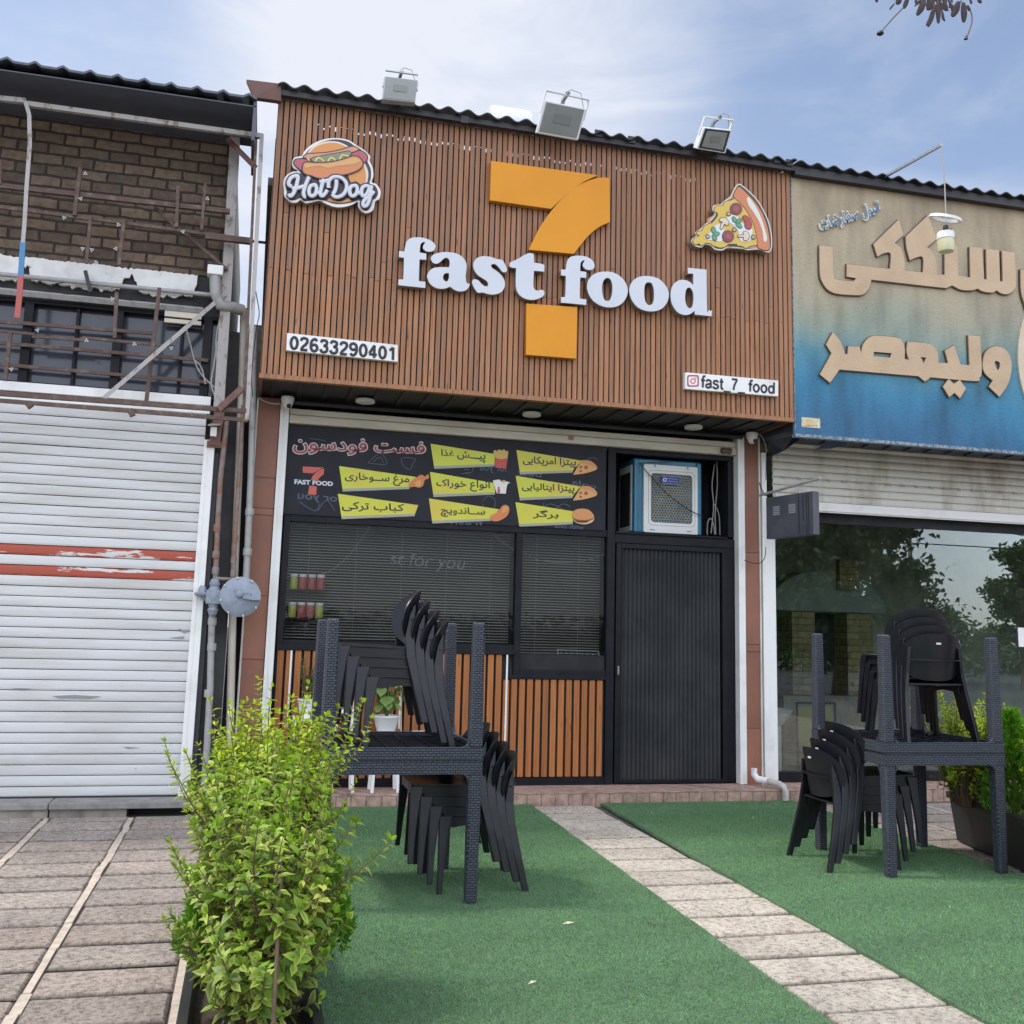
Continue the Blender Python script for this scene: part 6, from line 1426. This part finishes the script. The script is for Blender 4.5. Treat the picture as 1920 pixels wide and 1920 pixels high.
# dangling dead pods of a tree branch over the pavement
tb = empty('tree_branch', at(1760,-10,4.2), 'hanging tree branch with dry dark pods at the top edge over the bakery', 'branch')
br_m = mat('dry_pod', (.028,.016,.020), .7, (.06,.032,.026), sc=20)
mb = MB(); T = lambda s: line(s, 1600, 0, 6, 4.2, 4)
bt = at(1765,-420,4.3)
mb.tube([bt, at(1770,-200,4.2), at(1762,-60,4.2), at(1757,10,4.2)], [.03,.02,.012,.005], 8)
for s in ("960,-300 700,-150 520,-60 590,-20","960,-250 1100,-120 1200,-40 1210,30","940,-200 850,-80 780,0","1000,-100 1280,-30 1310,10","960,-350 400,-160 260,-30","1000,-380 1400,-150 1420,-10","560,90 450,200 310,360"," 1290,60 1330,160 1330,270 1280,410"): mb.tube(T(s), .0035, 5)
mb.build('twig', M['bark'], tb)
def pod(s, r):
    p = T(s); n = len(p); return MB().tube(p, [r*(.35+.65*math.sin(math.pi*min(1,(i+.6)/n))*1.25) for i in range(n)], 8, flat=(0,1,0)).build('pod', br_m, tb)
for s, r in (("620,-40 590,40 565,95",.011),("530,-40 510,10 485,45",.014),("800,-20 770,80 715,170",.015),("960,0 955,120 955,262",.014),("1190,20 1150,110 1110,185",.017),("1240,30 1245,140 1238,250",.017),("880,-30 870,60 830,110",.014),("920,60 880,190 840,300",.012),("1010,-20 1040,80 1030,120",.013),("1000,120 1010,200 1030,240",.008),("900,150 850,230 820,290",.006),("1280,60 1300,100 1290,115",.01),("1060,-10 1090,40 1080,90",.008),("700,-20 715,30 690,75",.005),("465,40 430,80 405,112",.004),("265,-30 262,0 258,25",.009),("1400,-20 1420,10 1440,35",.012),("840,-40 850,40 830,110",.012),("1300,-30 1325,20 1320,45",.007),("975,10 1000,90 1075,120",.006)): pod(s, r)
for k_ in range(26):
    x_, y_ = 800+rng.gauss(160,110), rng.uniform(-60,70); l_ = rng.uniform(40,120); a_ = rng.gauss(1.6,.45)
    pod(f"{x_:.0f},{y_:.0f} {x_+math.cos(a_)*l_*.5+rng.gauss(0,8):.0f},{y_+math.sin(a_)*l_*.5:.0f} {x_+math.cos(a_)*l_:.0f},{y_+math.sin(a_)*l_:.0f}", rng.uniform(.003,.011))
MB().lathe([(.004,.014),(.016,.010),(.018,0),(.008,-.008)], at(1650.5,63.5,4.2), n=10).build('seed', M['ink'], tb)
MB().lathe([(.002,.016),(.006,.006),(.011,-.006),(.004,-.009)], at(1811,71.5,4.2), n=8).build('seed', M['ink'], tb)
# ------------------------------------------------------------------ plastic tables (rattan relief) and shell chairs
def make_table():
    t = empty('plastic_table', (0,0,0), 'x', 'table')
    s, h, lw, ap = .445, .752, .076, .070
    mb = MB(); mb.box((-s+.024,-s+.024,h-.018),(s-.024,s-.024,h-.0005)); mb.box((-s+.008,-s+.008,h-.0055),(s-.008,s-.008,h)); mb.build('tabletop', M['rattan'], t)
    mb = MB()
    for sx in (1,-1):
        mb.box((sx*s-(.022 if sx > 0 else 0), -s+.0, h-ap),(sx*s+(.022 if sx < 0 else 0), s, h-.006))
        mb.box((-s+.0225, sx*s-(.022 if sx > 0 else 0), h-ap),(s-.0225, sx*s+(.022 if sx < 0 else 0), h-.006))
    # fillets where the legs meet the apron
    def fillet(cx, cy, dx, dy):
        n = 6; r = .05; pr = []
        for i in range(n+1): a = math.pi/2*i/n; pr.append((r-r*math.sin(a), r-r*math.cos(a)))
        ring = [(0,0)]+pr
        for i in range(1, len(ring)-1):
            tri = [ring[0], ring[i], ring[i+1]]
            P3 = [Vector((cx+dx*u, cy+dy*u, h-ap-w)) for u, w in tri]; th = Vector((-.02 if False else 0,0,0))
            off = Vector((abs(dy), abs(dx), 0))*(-.022 if (cx if dy else cy) > 0 else .022)
            mb.add(P3+[p+off for p in P3], [(0,1,2),(5,4,3),(0,3,4,1),(1,4,5,2),(2,5,3,0)])
    for sx in (1,-1):
        for sy in (1,-1):
            fillet(sx*(s-lw), sy*s, -sx, 0); fillet(sx*s, sy*(s-lw), 0, -sy)
    mb.build('apron', M['rattan'], t)
    for sx in (1,-1):
        for sy in (1,-1):
            a = (sx*s, sy*s); b = (sx*(s-lw), sy*(s-lw)); k = .006
            x0, x1 = sorted((a[0],b[0])); y0, y1 = sorted((a[1],b[1])); mb = MB()
            mb.hexa([(x0+k,y0+k,0),(x1-k,y0+k,0),(x1-k,y1-k,0),(x0+k,y1-k,0),(x0,y0,h-ap+.002),(x1,y0,h-ap+.002),(x1,y1,h-ap+.002),(x0,y1,h-ap+.002)])
            mb.build('leg', M['rattan'], t, bevel=.012)
    mb = MB()
    for i in range(1, 7):
        c = -s+2*s*i/7; mb.box((c-.003,-s+.023,h-ap+.012),(c+.003,s-.023,h-.0185)); mb.box((-s+.023,c-.0029,h-ap+.0125),(s-.023,c+.0029,h-.0186))
    mb.build('rib_grid', M['plastic'], t)
    return t
table = make_table()
def place(o, loc, rot, label, group=None):
    o.location = loc; o.rotation_euler = rot; o['label'] = label
    if group: o['group'] = group
    return o
TL, TR_ = Vector((.855,6.13,.014)), Vector((4.42,6.36,.014))
place(table, TL, (0,0,0), 'dark rattan-pattern plastic table standing beside the leafy planter, under an upturned one', 'plastic tables stacked in pairs')
place(copy_tree(table), TL+Vector((0,.0,.752*2+.002)), (math.pi,0,0), 'upturned dark plastic table with chairs on it, in the left stack beside the leafy planter', 'plastic tables stacked in pairs')
place(copy_tree(table), TR_, (0,0,0), 'dark rattan-pattern plastic table standing on the turf before the bakery window', 'plastic tables stacked in pairs')
place(copy_tree(table), TR_+Vector((0,0,.752*2+.002)), (math.pi,0,0), 'upturned dark plastic table with chairs on it, in the right stack before the bakery', 'plastic tables stacked in pairs')

def make_chair():
    ch = empty('shell_chair', (0,0,0), 'x', 'chair')
    m = M['plastic']
    # seat: dished plate with turned-down rim (front at y=0, back at y=.44)
    mb = MB(); n, k = 14, 12; vs = []
    def seatpt(i, j):
        v = i/n; u = -1+2*j/k; y = .0+.43*v
        w = .224-.020*v; fr = (1-abs(u)**4)
        z = .428 - .022*math.sin(math.pi*min(1,max(0,v)))*(1-u*u) - .012*v
        if v < .12: y = .0+.43*v + .028*(abs(u)**3)*(1-v/.12)
        return Vector((u*w, y, z))
    for i in range(n+1):
        for j in range(k+1): vs.append(seatpt(i,j))
    fs = [(i*(k+1)+j, i*(k+1)+j+1, (i+1)*(k+1)+j+1, (i+1)*(k+1)+j) for i in range(n) for j in range(k)]
    N0 = len(vs); vs += [p+Vector((0,0,-.012)) for p in vs]; fs += [tuple(N0+q for q in f[::-1]) for f in fs]
    rim = [j for j in range(k+1)]+[i*(k+1)+k for i in range(1,n+1)]+[n*(k+1)+j for j in range(k-1,-1,-1)]+[i*(k+1) for i in range(n-1,0,-1)]
    fs += [(rim[(i+1)%len(rim)], rim[i], N0+rim[i], N0+rim[(i+1)%len(rim)]) for i in range(len(rim))]
    mb.add(vs, fs, True); mb.build('seat', m, ch)
    mb = MB()
    def ribbon(pts, t, wdir):   # pts: (centre, half-width) along the piece; wdir width direction; t thickness vector
        q = []
        for c, hw in pts: c = Vector(c); w = Vector(wdir)*hw; q += [c-w-t/2, c+w-t/2, c+w+t/2, c-w+t/2]
        f = [(0,1,2,3)] + [(len(q)-1,len(q)-2,len(q)-3,len(q)-4)]
        for i in range(len(pts)-1):
            for s in range(4): f.append((i*4+s, (i+1)*4+s, (i+1)*4+(s+1)%4, i*4+(s+1)%4))
        return q, f
    mb = MB()
    for sx in (1,-1):   # side and front aprons
        pts = [((sx*.203,.030,.388),.026),((sx*.200,.09,.380),.030),((sx*.197,.2,.386),.020),((sx*.193,.32,.383),.022),((sx*.190,.405,.380),.030)]
        q, f = ribbon(pts, Vector((.010,0,0)), (0,0,1)); mb.add(q, f)
    q, f = ribbon([((-.19,.018,.392),.030),((-.1,.012,.398),.022),((.1,.012,.398),.022),((.19,.018,.392),.030)], Vector((0,.010,0)), (0,0,1)); mb.add(q, f)
    mb.build('seat_apron', m, ch)
    for sx in (1,-1):
        q, f = ribbon([((sx*.252,.012,0),.014),((sx*.236,.020,.16),.019),((sx*.220,.032,.33),.028),((sx*.212,.042,.415),.038)], Vector((.024,0,0)), (0,1,0)); MB().add(q, f).build('leg', m, ch, bevel=.004)
        q, f = ribbon([((sx*.254,.512,0),.019),((sx*.238,.468,.18),.022),((sx*.216,.425,.36),.027),((sx*.198,.415,.48),.026),((sx*.186,.428,.60),.016),((sx*.182,.440,.655),.004)], Vector((.024,0,0)), (0,1,0)); MB().add(q, f).build('leg', m, ch, bevel=.004)
    # back: an oval shell wrapped forwards round the sitter
    mb = MB(); nr, na = 8, 36; Rb = .30; vs = []
    def shell(r, a, d=0):
        ca, sa = math.cos(a), math.sin(a)
        s = .250*r*(abs(ca)**.78)*(1 if ca >= 0 else -1)
        s *= 1-.05*max(0,sa)**2
        z = .592 + (.156 if sa > 0 else .160)*r*(abs(sa)**.9)*(1 if sa >= 0 else -1)
        th = s/Rb; y = .440 + .17*(z-.45) - (Rb)*(1-math.cos(th)) ; x = Rb*math.sin(th)
        return Vector((x*(1+d), y + d*Rb*math.cos(th), z))
    def grid(d):
        o = len(vs); vs.append(shell(0,0,d))
        for i in range(1, nr+1):
            for j in range(na): vs.append(shell(i/nr, 2*math.pi*j/na, d))
        return o
    o1 = grid(0); o2 = grid(.035); fs = []
    for o, fl in ((o1,False),(o2,True)):
        for j in range(na):
            f = (o, o+1+j, o+1+(j+1)%na); fs.append(f[::-1] if fl else f)
            for i in range(nr-1):
                a = o+1+i*na; f = (a+j, a+na+j, a+na+(j+1)%na, a+(j+1)%na); fs.append(f[::-1] if fl else f)
    e1 = o1+1+(nr-1)*na; e2 = o2+1+(nr-1)*na
    fs += [(e1+j, e2+j, e2+(j+1)%na, e1+(j+1)%na) for j in range(na)]
    mb.add(vs, fs, True); bk_ = mb.build('backrest', m, ch)
    mb = MB(); q = []
    for i in range(15):
        s = -.20+.40*i/14; th = s/Rb; z = .568; y = .440+.17*(z-.45)-Rb*(1-math.cos(th)); x = Rb*math.sin(th); nrm = Vector((math.sin(th), math.cos(th), 0))
        c = Vector((x,y,z))+nrm*.010; o = nrm*.026; q += [c, c+o, c+o+Vector((0,0,.006)), c+Vector((0,0,.006))]
    fs = [(0,1,2,3),(len(q)-1,len(q)-2,len(q)-3,len(q)-4)]+[(i*4+s,(i+1)*4+s,(i+1)*4+(s+1)%4,i*4+(s+1)%4) for i in range(14) for s in range(4)]
    mb.add(q, fs); mb.build('back_rib', m, bk_)
    z = .682; y = .440+.17*(z-.45)
    mb = MB(); mb.box((-.017,y+.0125,z-.006),(.017,y+.0155,z+.006)); mb.build('badge', M['letterwhite'], bk_)
    return ch
chair = make_chair()
used = [False]
SH = Vector((0,-.057,.056))
def stack(loc, rot, where):
    names = ['lowest of four','second lowest of four','second highest of four','topmost of four']
    for i in range(4):
        o = chair if not used[0] else copy_tree(chair); used[0] = True
        o.location = Vector(loc) + Matrix.Rotation(rot,3,'Z') @ (SH*i); o.rotation_euler = (0,0,rot)
        o['label'] = f'dark shell chair, {names[i]} {where}'; o['group'] = 'dark plastic shell chairs in four stacks'
zt = .014+.752+.074
# chair faces local -y; rot=-90deg: faces -x
rot_l = -math.pi/2; rot_r = math.pi/2
stack((.655,6.10,zt-.052), rot_l, 'on the upturned table beside the leafy planter')
stack((1.115,6.175,.014), rot_l, 'under the table beside the leafy planter')
stack((4.19,6.36,.014), rot_r, 'under the table before the bakery window')
stack((4.56,6.56,zt-.052), math.pi-.10, 'on the upturned table before the bakery window')

# ------------------------------------------------------------------ foliage builders
def leaf(mb, base, d, up, L_, w, red=.8, age=.5, curl=.25, fold=.25, yel=False):
    d = d.normalized(); s = d.cross(up)
    if s.length < 1e-4: s = d.orthogonal()
    s.normalize(); n = s.cross(d).normalized(); g = rng.random()
    rows = [(.0,0),(.30,.85),(.62,1.0),(1.0,0)]
    idx = len(mb.v)
    def P(t, k): return base + d*(L_*t) + s*(w*.5*k) + n*(-curl*L_*t*t + fold*abs(k)*w*.5)
    for t, ww in rows:
        if ww == 0:
            mb.v.append(P(t,0)); mb.c.append((1 if yel else red*(.9 if t > .5 else .2), g, age, 1))
        else:
            for k in (-1,0,1): mb.v.append(P(t,k*ww)); mb.c.append((1 if yel else (red if k else .06), g, age, 1))
    a = idx
    for f in ((a,a+1,a+2),(a,a+2,a+3),(a+1,a+4,a+5,a+2),(a+2,a+5,a+6,a+3),(a+4,a+7,a+5),(a+5,a+7,a+6)): mb.f.append(f); mb.sm.append(True)
def shoot(mb, mst, p0, d0, length, L0, red, ages, up=.25, step=.021, r0=.004, pairs=True, bend=None):
    p = Vector(p0); d = Vector(d0).normalized(); n = max(3, int(length/step)); path = [p.copy()]; ph = rng.uniform(0, 6); yshoot = rng.random() < .05
    for i in range(n):
        t = i/n; d = (d + Vector((rng.gauss(0,.05), rng.gauss(0,.05), up*.12))).normalized(); p = p + d*step; path.append(p.copy())
        if t < .08: continue
        s = d.orthogonal().normalized(); q = d.cross(s); ph += math.pi/2 + rng.gauss(0,.2)
        ll = L0*(1.0-.45*max(0,(t-.6)/.4))*rng.uniform(.75,1.2)
        age = min(1, max(0, ages[0]+(ages[1]-ages[0])*t + rng.gauss(0,.12)))
        for k in ((0, math.pi) if pairs else (0,)):
            o = s*math.cos(ph+k)+q*math.sin(ph+k)
            ld = (o*1.0 + d*rng.uniform(.45,.95) + Vector((0,0,rng.uniform(-.1,.2))))
            if rng.random() < .06: continue
            leaf(mb, p, ld, d, ll*rng.uniform(.7,1.15), ll*rng.uniform(.36,.54), min(1,max(0,red+rng.gauss(0,.25))), age, rng.uniform(.0,.7), rng.uniform(.05,.6), yel=yshoot and rng.random() < .8 or rng.random() < .025)
    for k in range(3):
        leaf(mb, path[-1], d+Vector((rng.gauss(0,.5),rng.gauss(0,.5),.3)), Vector((rng.random(),rng.random(),.2)), L0*.6, L0*.26, red*.6, 1, .2, .3)
    mst.tube(path[::3]+[path[-1]], [r0*(1-.7*i/max(1,len(path[::3]))) for i in range(len(path[::3])+1)], 5)
def shrub(name, label, cat, base, spread, height, nsh, L0, m, red, ages, lean=(0,0,0), core=0, tilt=.5, low=.1):
    root = empty(name, base, label, cat); mb = MB(); mst = MB(); base = Vector(base)
    for i in range(nsh):
        a = rng.uniform(0, 2*math.pi); k = rng.random()**.5
        ox, oy = math.cos(a)*k*spread[0], math.sin(a)*k*spread[1]
        st = (rng.uniform(.0,.2) if rng.random() < low else rng.uniform(.05,.55))*height
        p0 = base + Vector((ox*.55*(.5+st/height), oy*.55*(.5+st/height), st))
        d = Vector((ox*tilt*rng.uniform(.6,1.5)/max(spread[0],.01)*.9, oy*tilt*rng.uniform(.6,1.5)/max(spread[1],.01)*.9, 1.0+rng.uniform(-.3,.3)))+Vector(lean)
        if rng.random() < .25: d.z *= .35
        ln = min(height-st, rng.uniform(.28,.62)*height)*rng.uniform(.8,1.1)*(1-.45*k*k if rng.random() < .6 else 1)
        shoot(mb, mst, p0, d, max(.12,ln), L0, red, ages)
        mst.tube([base+Vector((ox*.2,oy*.2,0)), base+Vector((ox*.35,oy*.35,st*.6)), p0], [.006,.005,.004], 5)
    mb.build('foliage', m, root); mst.build('stem', M['bark'], root)
    return root, mb
def conifer(name, label, base, rad, height, n, m):
    root = empty(name, base, label, 'shrub'); mb = MB(); base = Vector(base)
    for i in range(n):
        t = rng.random()**.8; a = rng.uniform(0, 6.283); rr_ = rad*(1-.93*t**1.4)*(.45+.55*rng.random()**.5)
        p = base+Vector((math.cos(a)*rr_, math.sin(a)*rr_, height*t*.93)); o = Vector((math.cos(a), math.sin(a), 0))
        d = (o*rng.uniform(.3,1.0)+Vector((0,0,.8))+Vector((rng.gauss(0,.35),rng.gauss(0,.35),0))).normalized(); s = d.cross(Vector((math.sin(a*3+i), math.cos(a*5), .2))).normalized()
        g = rng.random(); age = rng.random()*.6+.4*t; L_ = rng.uniform(.028,.06)
        for b in range(4):
            q = p+d*(L_*b*.22); sd = s*(1 if b % 2 else -1)*.5
            dd = (d+sd).normalized(); w = d.cross(dd).cross(dd).normalized()*.0045; l2 = L_*.62
            idx = len(mb.v); mb.v += [q-w, q+w, q+dd*l2*.6+w*.9, q+dd*l2, q+dd*l2*.6-w*.9]; mb.c += [(0,g,age,1)]*3+[(.5,g,1,1)]+[(0,g,age,1)]; mb.f.append((idx,idx+1,idx+2,idx+3,idx+4)); mb.sm.append(False)
    mb.build('foliage', m, root)
    MB().tube([base+Vector((0,0,-.05)), base+Vector((0,0,height*.5)), base+Vector((0,0,height*.85))], [.02,.012,.004], 7).build('stem', M['bark'], root)
    return root
def trough(label, cx, cy, w, l, h, rot, seg=2):
    root = empty('planter_box', (cx,cy,0), label, 'planter'); root.rotation_euler = (0,0,rot)
    m = mat('planter_plastic', (.014,.015,.017), .5, (.022,.022,.024), sc=12, bump=.1, bsc=200) if 'planter_plastic' not in bpy.data.materials else bpy.data.materials['planter_plastic']
    O = Vector((cx,cy,0)); T = lambda x, y, z: O+Vector((x,y,z))
    mb = MB(); k = .82
    def ringpts(hw, hl, z): return [T(-hw,-hl,z),T(hw,-hl,z),T(hw,hl,z),T(-hw,hl,z)]
    rs = [ringpts(w/2*k,l/2-.04,.012), ringpts(w/2*.97,l/2-.01,h-.05), ringpts(w/2*.97,l/2-.01,h-.0501), ringpts(w/2+.012,l/2+.01,h-.045), ringpts(w/2+.012,l/2+.01,h), ringpts(w/2-.018,l/2-.02,h), ringpts(w/2-.03,l/2-.03,h-.07)]
    vs = [p for r in rs for p in r]; fs = [(3,2,1,0)]+[(i*4+s, i*4+(s+1)%4, (i+1)*4+(s+1)%4, (i+1)*4+s) for i in range(len(rs)-1) for s in range(4)]
    mb.add(vs, fs); mb.build('box', m, root, bevel=.008)
    mb = MB(); n = 16; q = []
    for i in range(n+1):
        for j in range(6): q.append(T(-w/2*.9+w*.9*j/5, -l/2*.95+l*.95*i/n, h-.06+.02*mnoise.noise((i*.7,j*.9,cx))))
    mb.add(q, [(i*6+j,i*6+j+1,(i+1)*6+j+1,(i+1)*6+j) for i in range(n) for j in range(5)], True); mb.build('soil', M['soil'], root)
    return root
# left planter with three plants in a row
trough('long black plastic planter box at the front edge of the turf, full of leafy shrubs', .078, 3.95, .385, 2.5, .36, 0)
shrub('privet_shrub', 'front yellow-green variegated shrub with a bare reddish stem in the near planter', 'shrub', (.105,3.34,.31), (.185,.36), .66, 340, .050, M['privet'], .5, (.0,.75), tilt=.7, low=.45)
mb = MB(); mb.tube([at(513,1935,3.02), at(514,1880,3.02), at(519,1800,3.06), at(522,1720,3.12), at(528,1650,3.2), at(526,1580,3.32)], [.0065,.0062,.006,.0055,.005,.003], 8)
tag(mb.build('bare_stem', M['bark']), 'bare reddish brown stem standing at the front of the near planter', 'stem')
shrub('privet_shrub', 'tall lime-green shrub at the far end of the near planter, beside the left table', 'shrub', (.11,4.45,.31), (.30,.36), .93, 300, .043, M['lime'], .45, (.25,1.0), tilt=.5)
shrub('privet_shrub', 'pale variegated shrub in the middle of the near planter, between two brighter shrubs', 'shrub', (.09,3.9,.31), (.26,.28), .80, 280, .047, M['privet'], .5, (.2,1.0), tilt=.6)
conifer('conifer_shrub', 'small bright green conifer peeping out between the privet shrubs of the near planter', (.04,3.98,.33), .20, .52, 3200, M['thuja'])
conifer('conifer_shrub', 'bright green conifer on the turf side of the near planter, behind the front shrub', (.245,3.98,.33), .18, .50, 3000, M['thuja'])
# right planter, half hidden by the table
trough('black plastic planter box on the paving behind the right table', 5.20, 5.95, .42, 2.1, .36, R(-14))
shrub('privet_shrub', 'dark leafy shrub with yellow tips in the right planter, behind the right table', 'shrub', (5.14,6.66,.31), (.36,.32), .88, 170, .044, M['lime'], .6, (.1,1.0), tilt=.6)
shrub('privet_shrub', 'bushy yellow-green shrub at the right edge of the picture, in the right planter', 'shrub', (5.22,5.80,.31), (.30,.34), .66, 120, .042, M['lime'], .4, (.2,.9), tilt=.55)
conifer('conifer_shrub', 'upright bright green conifer in the right planter, behind the right table leg', (5.20,6.25,.33), .20, .72, 3400, M['thuja'])

# ------------------------------------------------------------------ potted plants by the shop wall
def stand(px, py_top, Y, label, w=.20):
    p = at(px, py_top, Y); r = empty('plant_stand', (p.x,Y,.104), label, 'plant stand'); z = p.z
    MB().box((p.x-w/2,Y-w/2,z-.03),(p.x+w/2,Y+w/2,z)).build('top', M['potwhite'], r, bevel=.006)
    for sx in (1,-1):
        for sy in (1,-1):
            MB().bar((p.x+sx*(w/2-.02),Y+sy*(w/2-.02),z-.03),(p.x+sx*(w/2+.005),Y+sy*(w/2+.005),.105), .026, .022).build('leg', M['potwhite'], r)
    return Vector((p.x,Y,z))
def pot(b, r0, r1, h, label, m=None, ribs=0):
    o = empty('plant_pot', b, label, 'pot'); mb = MB(); pr = [(r0*.9,0.001)]
    if ribs:
        for i in range(ribs): t = i/ribs; r_ = r0+(r1-r0)*t; pr += [(r_,h*t),(r_+.004,h*(t+.6/ribs)),(r_,h*(t+.9/ribs))]
    else: pr += [(r0,.004),(r1,h*.9)]
    pr += [(r1+.006,h*.93),(r1+.006,h),(r1-.008,h),(r1-.012,h*.9)]
    mb.lathe(pr, b, n=28); mb.build('body', m or M['potwhite'], o)
    MB().lathe([(r1-.014,h*.89),(.005,h*.9)], b, n=20).build('soil', M['soil'], o); return o
YPt = 9.02
b = stand(574, 1343, YPt, 'white stand against the slat wall under the ribbed pot', .22)
pot(b, .055, .078, .145, 'white ribbed pot with a spiky plant, left against the slat wall', ribs=7)
sp = empty('spiky_plant', b+Vector((0,0,.13)), 'dark green spiky plant in the white ribbed pot', 'plant'); mb = MB(); ms = MB()
for i in range(26):
    a = rng.uniform(0, 6.28); p = b+Vector((rng.gauss(0,.02),rng.gauss(0,.02),.13)); hgt = rng.uniform(.12,.40); d = Vector((math.cos(a)*.22, math.sin(a)*.22, 1)).normalized(); path = [p, p+d*hgt*.5, p+d*hgt]
    ms.tube(path, [.004,.003,.002], 5)
    for k in range(int(hgt/.012)):
        q = p+d*(.012*k+.02); e = Vector((rng.gauss(0,1),rng.gauss(0,1),.9)); leaf(mb, q, e, d, rng.uniform(.03,.05), .009, .2, rng.random(), .1, .2)
mb.build('foliage', M['spiky'], sp); ms.build('stem', M['bark'], sp)
b = stand(723, 1378, YPt, 'white stand against the slat wall under the lattice pot', .21)
lat = mat('lattice_pot', (.74,.74,.74), .4, (.70,.70,.70), sc=4); pot(b, .070, .112, .165, 'white lattice-pattern pot with a broad-leaved plant, right of the ribbed pot', lat)
po = empty('pothos_plant', b+Vector((0,0,.15)), 'pale green broad-leaved plant in the white lattice pot', 'plant'); mb = MB(); ms = MB()
for i in range(34):
    a = rng.uniform(0, 6.28); hgt = rng.uniform(.10,.34); o = Vector((math.cos(a), math.sin(a), 0)); p = b+Vector((0,0,.15)); e = p+o*rng.uniform(.02,.13)+Vector((0,0,hgt))
    ms.tube([p, (p+e)/2+o*.01, e], .003, 5); leaf(mb, e, o*.8+Vector((0,-.25,-.55)), Vector((0,0,1))+o*.5, rng.uniform(.09,.13), rng.uniform(.07,.10), .25, rng.random(), .25, .12)
mb.build('foliage', M['pothos'], po); ms.build('stem', mat('green_stem', (.12,.2,.06), .5), po)
mb = MB(); mb.bar(at(752,1290,YPt), at(752,1375,YPt), .008); tag(mb.build('plant_cane', M['beige']), 'thin pale cane standing in the lattice pot', 'cane')
b = stand(788, 1382, YPt, 'white stand against the slat wall under the low empty pot', .19)
pot(b, .07, .085, .045, 'low white dish pot without a plant, right of the lattice pot')
b = stand(646, 1330, YPt+.02, 'empty tall white stand between the ribbed pot and the lattice pot', .17)

# ------------------------------------------------------------------ across the street: what the shop glass mirrors
mb = MB(); mb.box((-80,-60,-.034),(80,-3.3,-.020)); tag(mb.build('road', M['asphalt']), kind='structure')
def mirror(px, py, Ym): p = at(px, py, Ym); return Vector((p.x, 2*YS-Ym, p.z))
def tree(label, px, Ym, pytop, wpx, nleaf, cl=26, m='treeleaf', droop=0):
    top = mirror(px, pytop, Ym); b = Vector((top.x, top.y, -.03)); wd = abs(mirror(px+wpx/2, 1100, Ym).x-top.x); h = top.z
    root = empty('street_tree', b, label, 'tree', 'trees across the street'); mb = MB(); tr = MB()
    tr.tube([b, b+Vector((.1,0,h*.22)), b+Vector((-.05,.1,h*.45)), b+Vector((0,0,h*.8))], [.22,.17,.12,.03], 10)
    cen = []
    for i in range(cl):
        a = rng.uniform(0, 6.28); k = rng.random()**.5; z = h*rng.uniform(.30,.95); s = math.sin(math.pi*min(1,max(.12,(z/h-.16)/.84)))**.6
        c = b+Vector((math.cos(a)*wd*k*s, math.sin(a)*wd*.7*k*s, z)); cen.append(c); tr.tube([b+Vector((0,0,z*.55)), (b+Vector((0,0,z*.8))+c)/2, c], [.06,.035,.012], 6)
    for i in range(nleaf):
        c = rng.choice(cen); o = Vector((rng.gauss(0,1),rng.gauss(0,1),rng.gauss(0,.75)))*wd*.17; p = c+o; g = rng.random(); s = rng.uniform(.09,.2)
        d = Vector((rng.gauss(0,1),rng.gauss(0,1),rng.gauss(-droop,.8))).normalized()*s; w = d.orthogonal().normalized()*s*.34; idx = len(mb.v)
        mb.v += [p-d*.5, p+w, p+d, p-w]; mb.c += [(0,g,rng.random(),1)]*4; mb.f.append((idx,idx+1,idx+2,idx+3)); mb.sm.append(False)
    tr.build('trunk', M['bark'], root); mb.build('crown', M[m], root)
tree('broad drooping street tree mirrored in the middle of the bakery window', 1565, 24, 915, 300, 24000, 44, droop=.8)
tree('upright street tree mirrored at the right end of the bakery window', 1912, 30, 1010, 120, 6000, 22)
tree('dense street tree mirrored low behind the right chair stack', 1745, 34, 1150, 200, 5000, 26)
mb = MB(); n = 0
hg = empty('hedge', (14,-26,-.03), 'long hedge across the street, mirrored low in the bakery window', 'hedge')
for i in range(9000):
    p = Vector((rng.uniform(-6,40), -26+rng.gauss(0,.5), rng.uniform(0,2.3)*rng.uniform(.7,1))); d = Vector((rng.gauss(0,1),rng.gauss(0,1),rng.gauss(0,1))).normalized()*.2; w = d.orthogonal().normalized()*.09; idx = len(mb.v); g = rng.random()
    mb.v += [p-d*.5, p+w, p+d, p-w]; mb.c += [(0,g,rng.random(),1)]*4; mb.f.append((idx,idx+1,idx+2,idx+3)); mb.sm.append(False)
mb.build('foliage', M['treeleaf'], hg)
wl_ = empty('street_pole', mirror(1712,1330,30), 'thin street pole mirrored in the bakery window, carrying the wires', 'pole')
b = mirror(1712,1200,30); MB().tube([(b.x,b.y,-.03),(b.x,b.y,mirror(1712,960,30).z+1)], .07, 8).build('shaft', M['pipegrey'], wl_)
mb = MB()
for a, c in (((1712,965),(1960,1012)),((1712,990),(1960,1004)),((1740,1020),(1960,1032))):
    p0 = mirror(*a,30); p1 = mirror(*c,30); p1 = p0+(p1-p0)*3; mb.tube([p0+(p0-p1)*.6, p0, p1], .02, 5)
tag(mb.build('overhead_wires', M['wire']), 'dark overhead wires mirrored in the right half of the bakery window', 'wires')
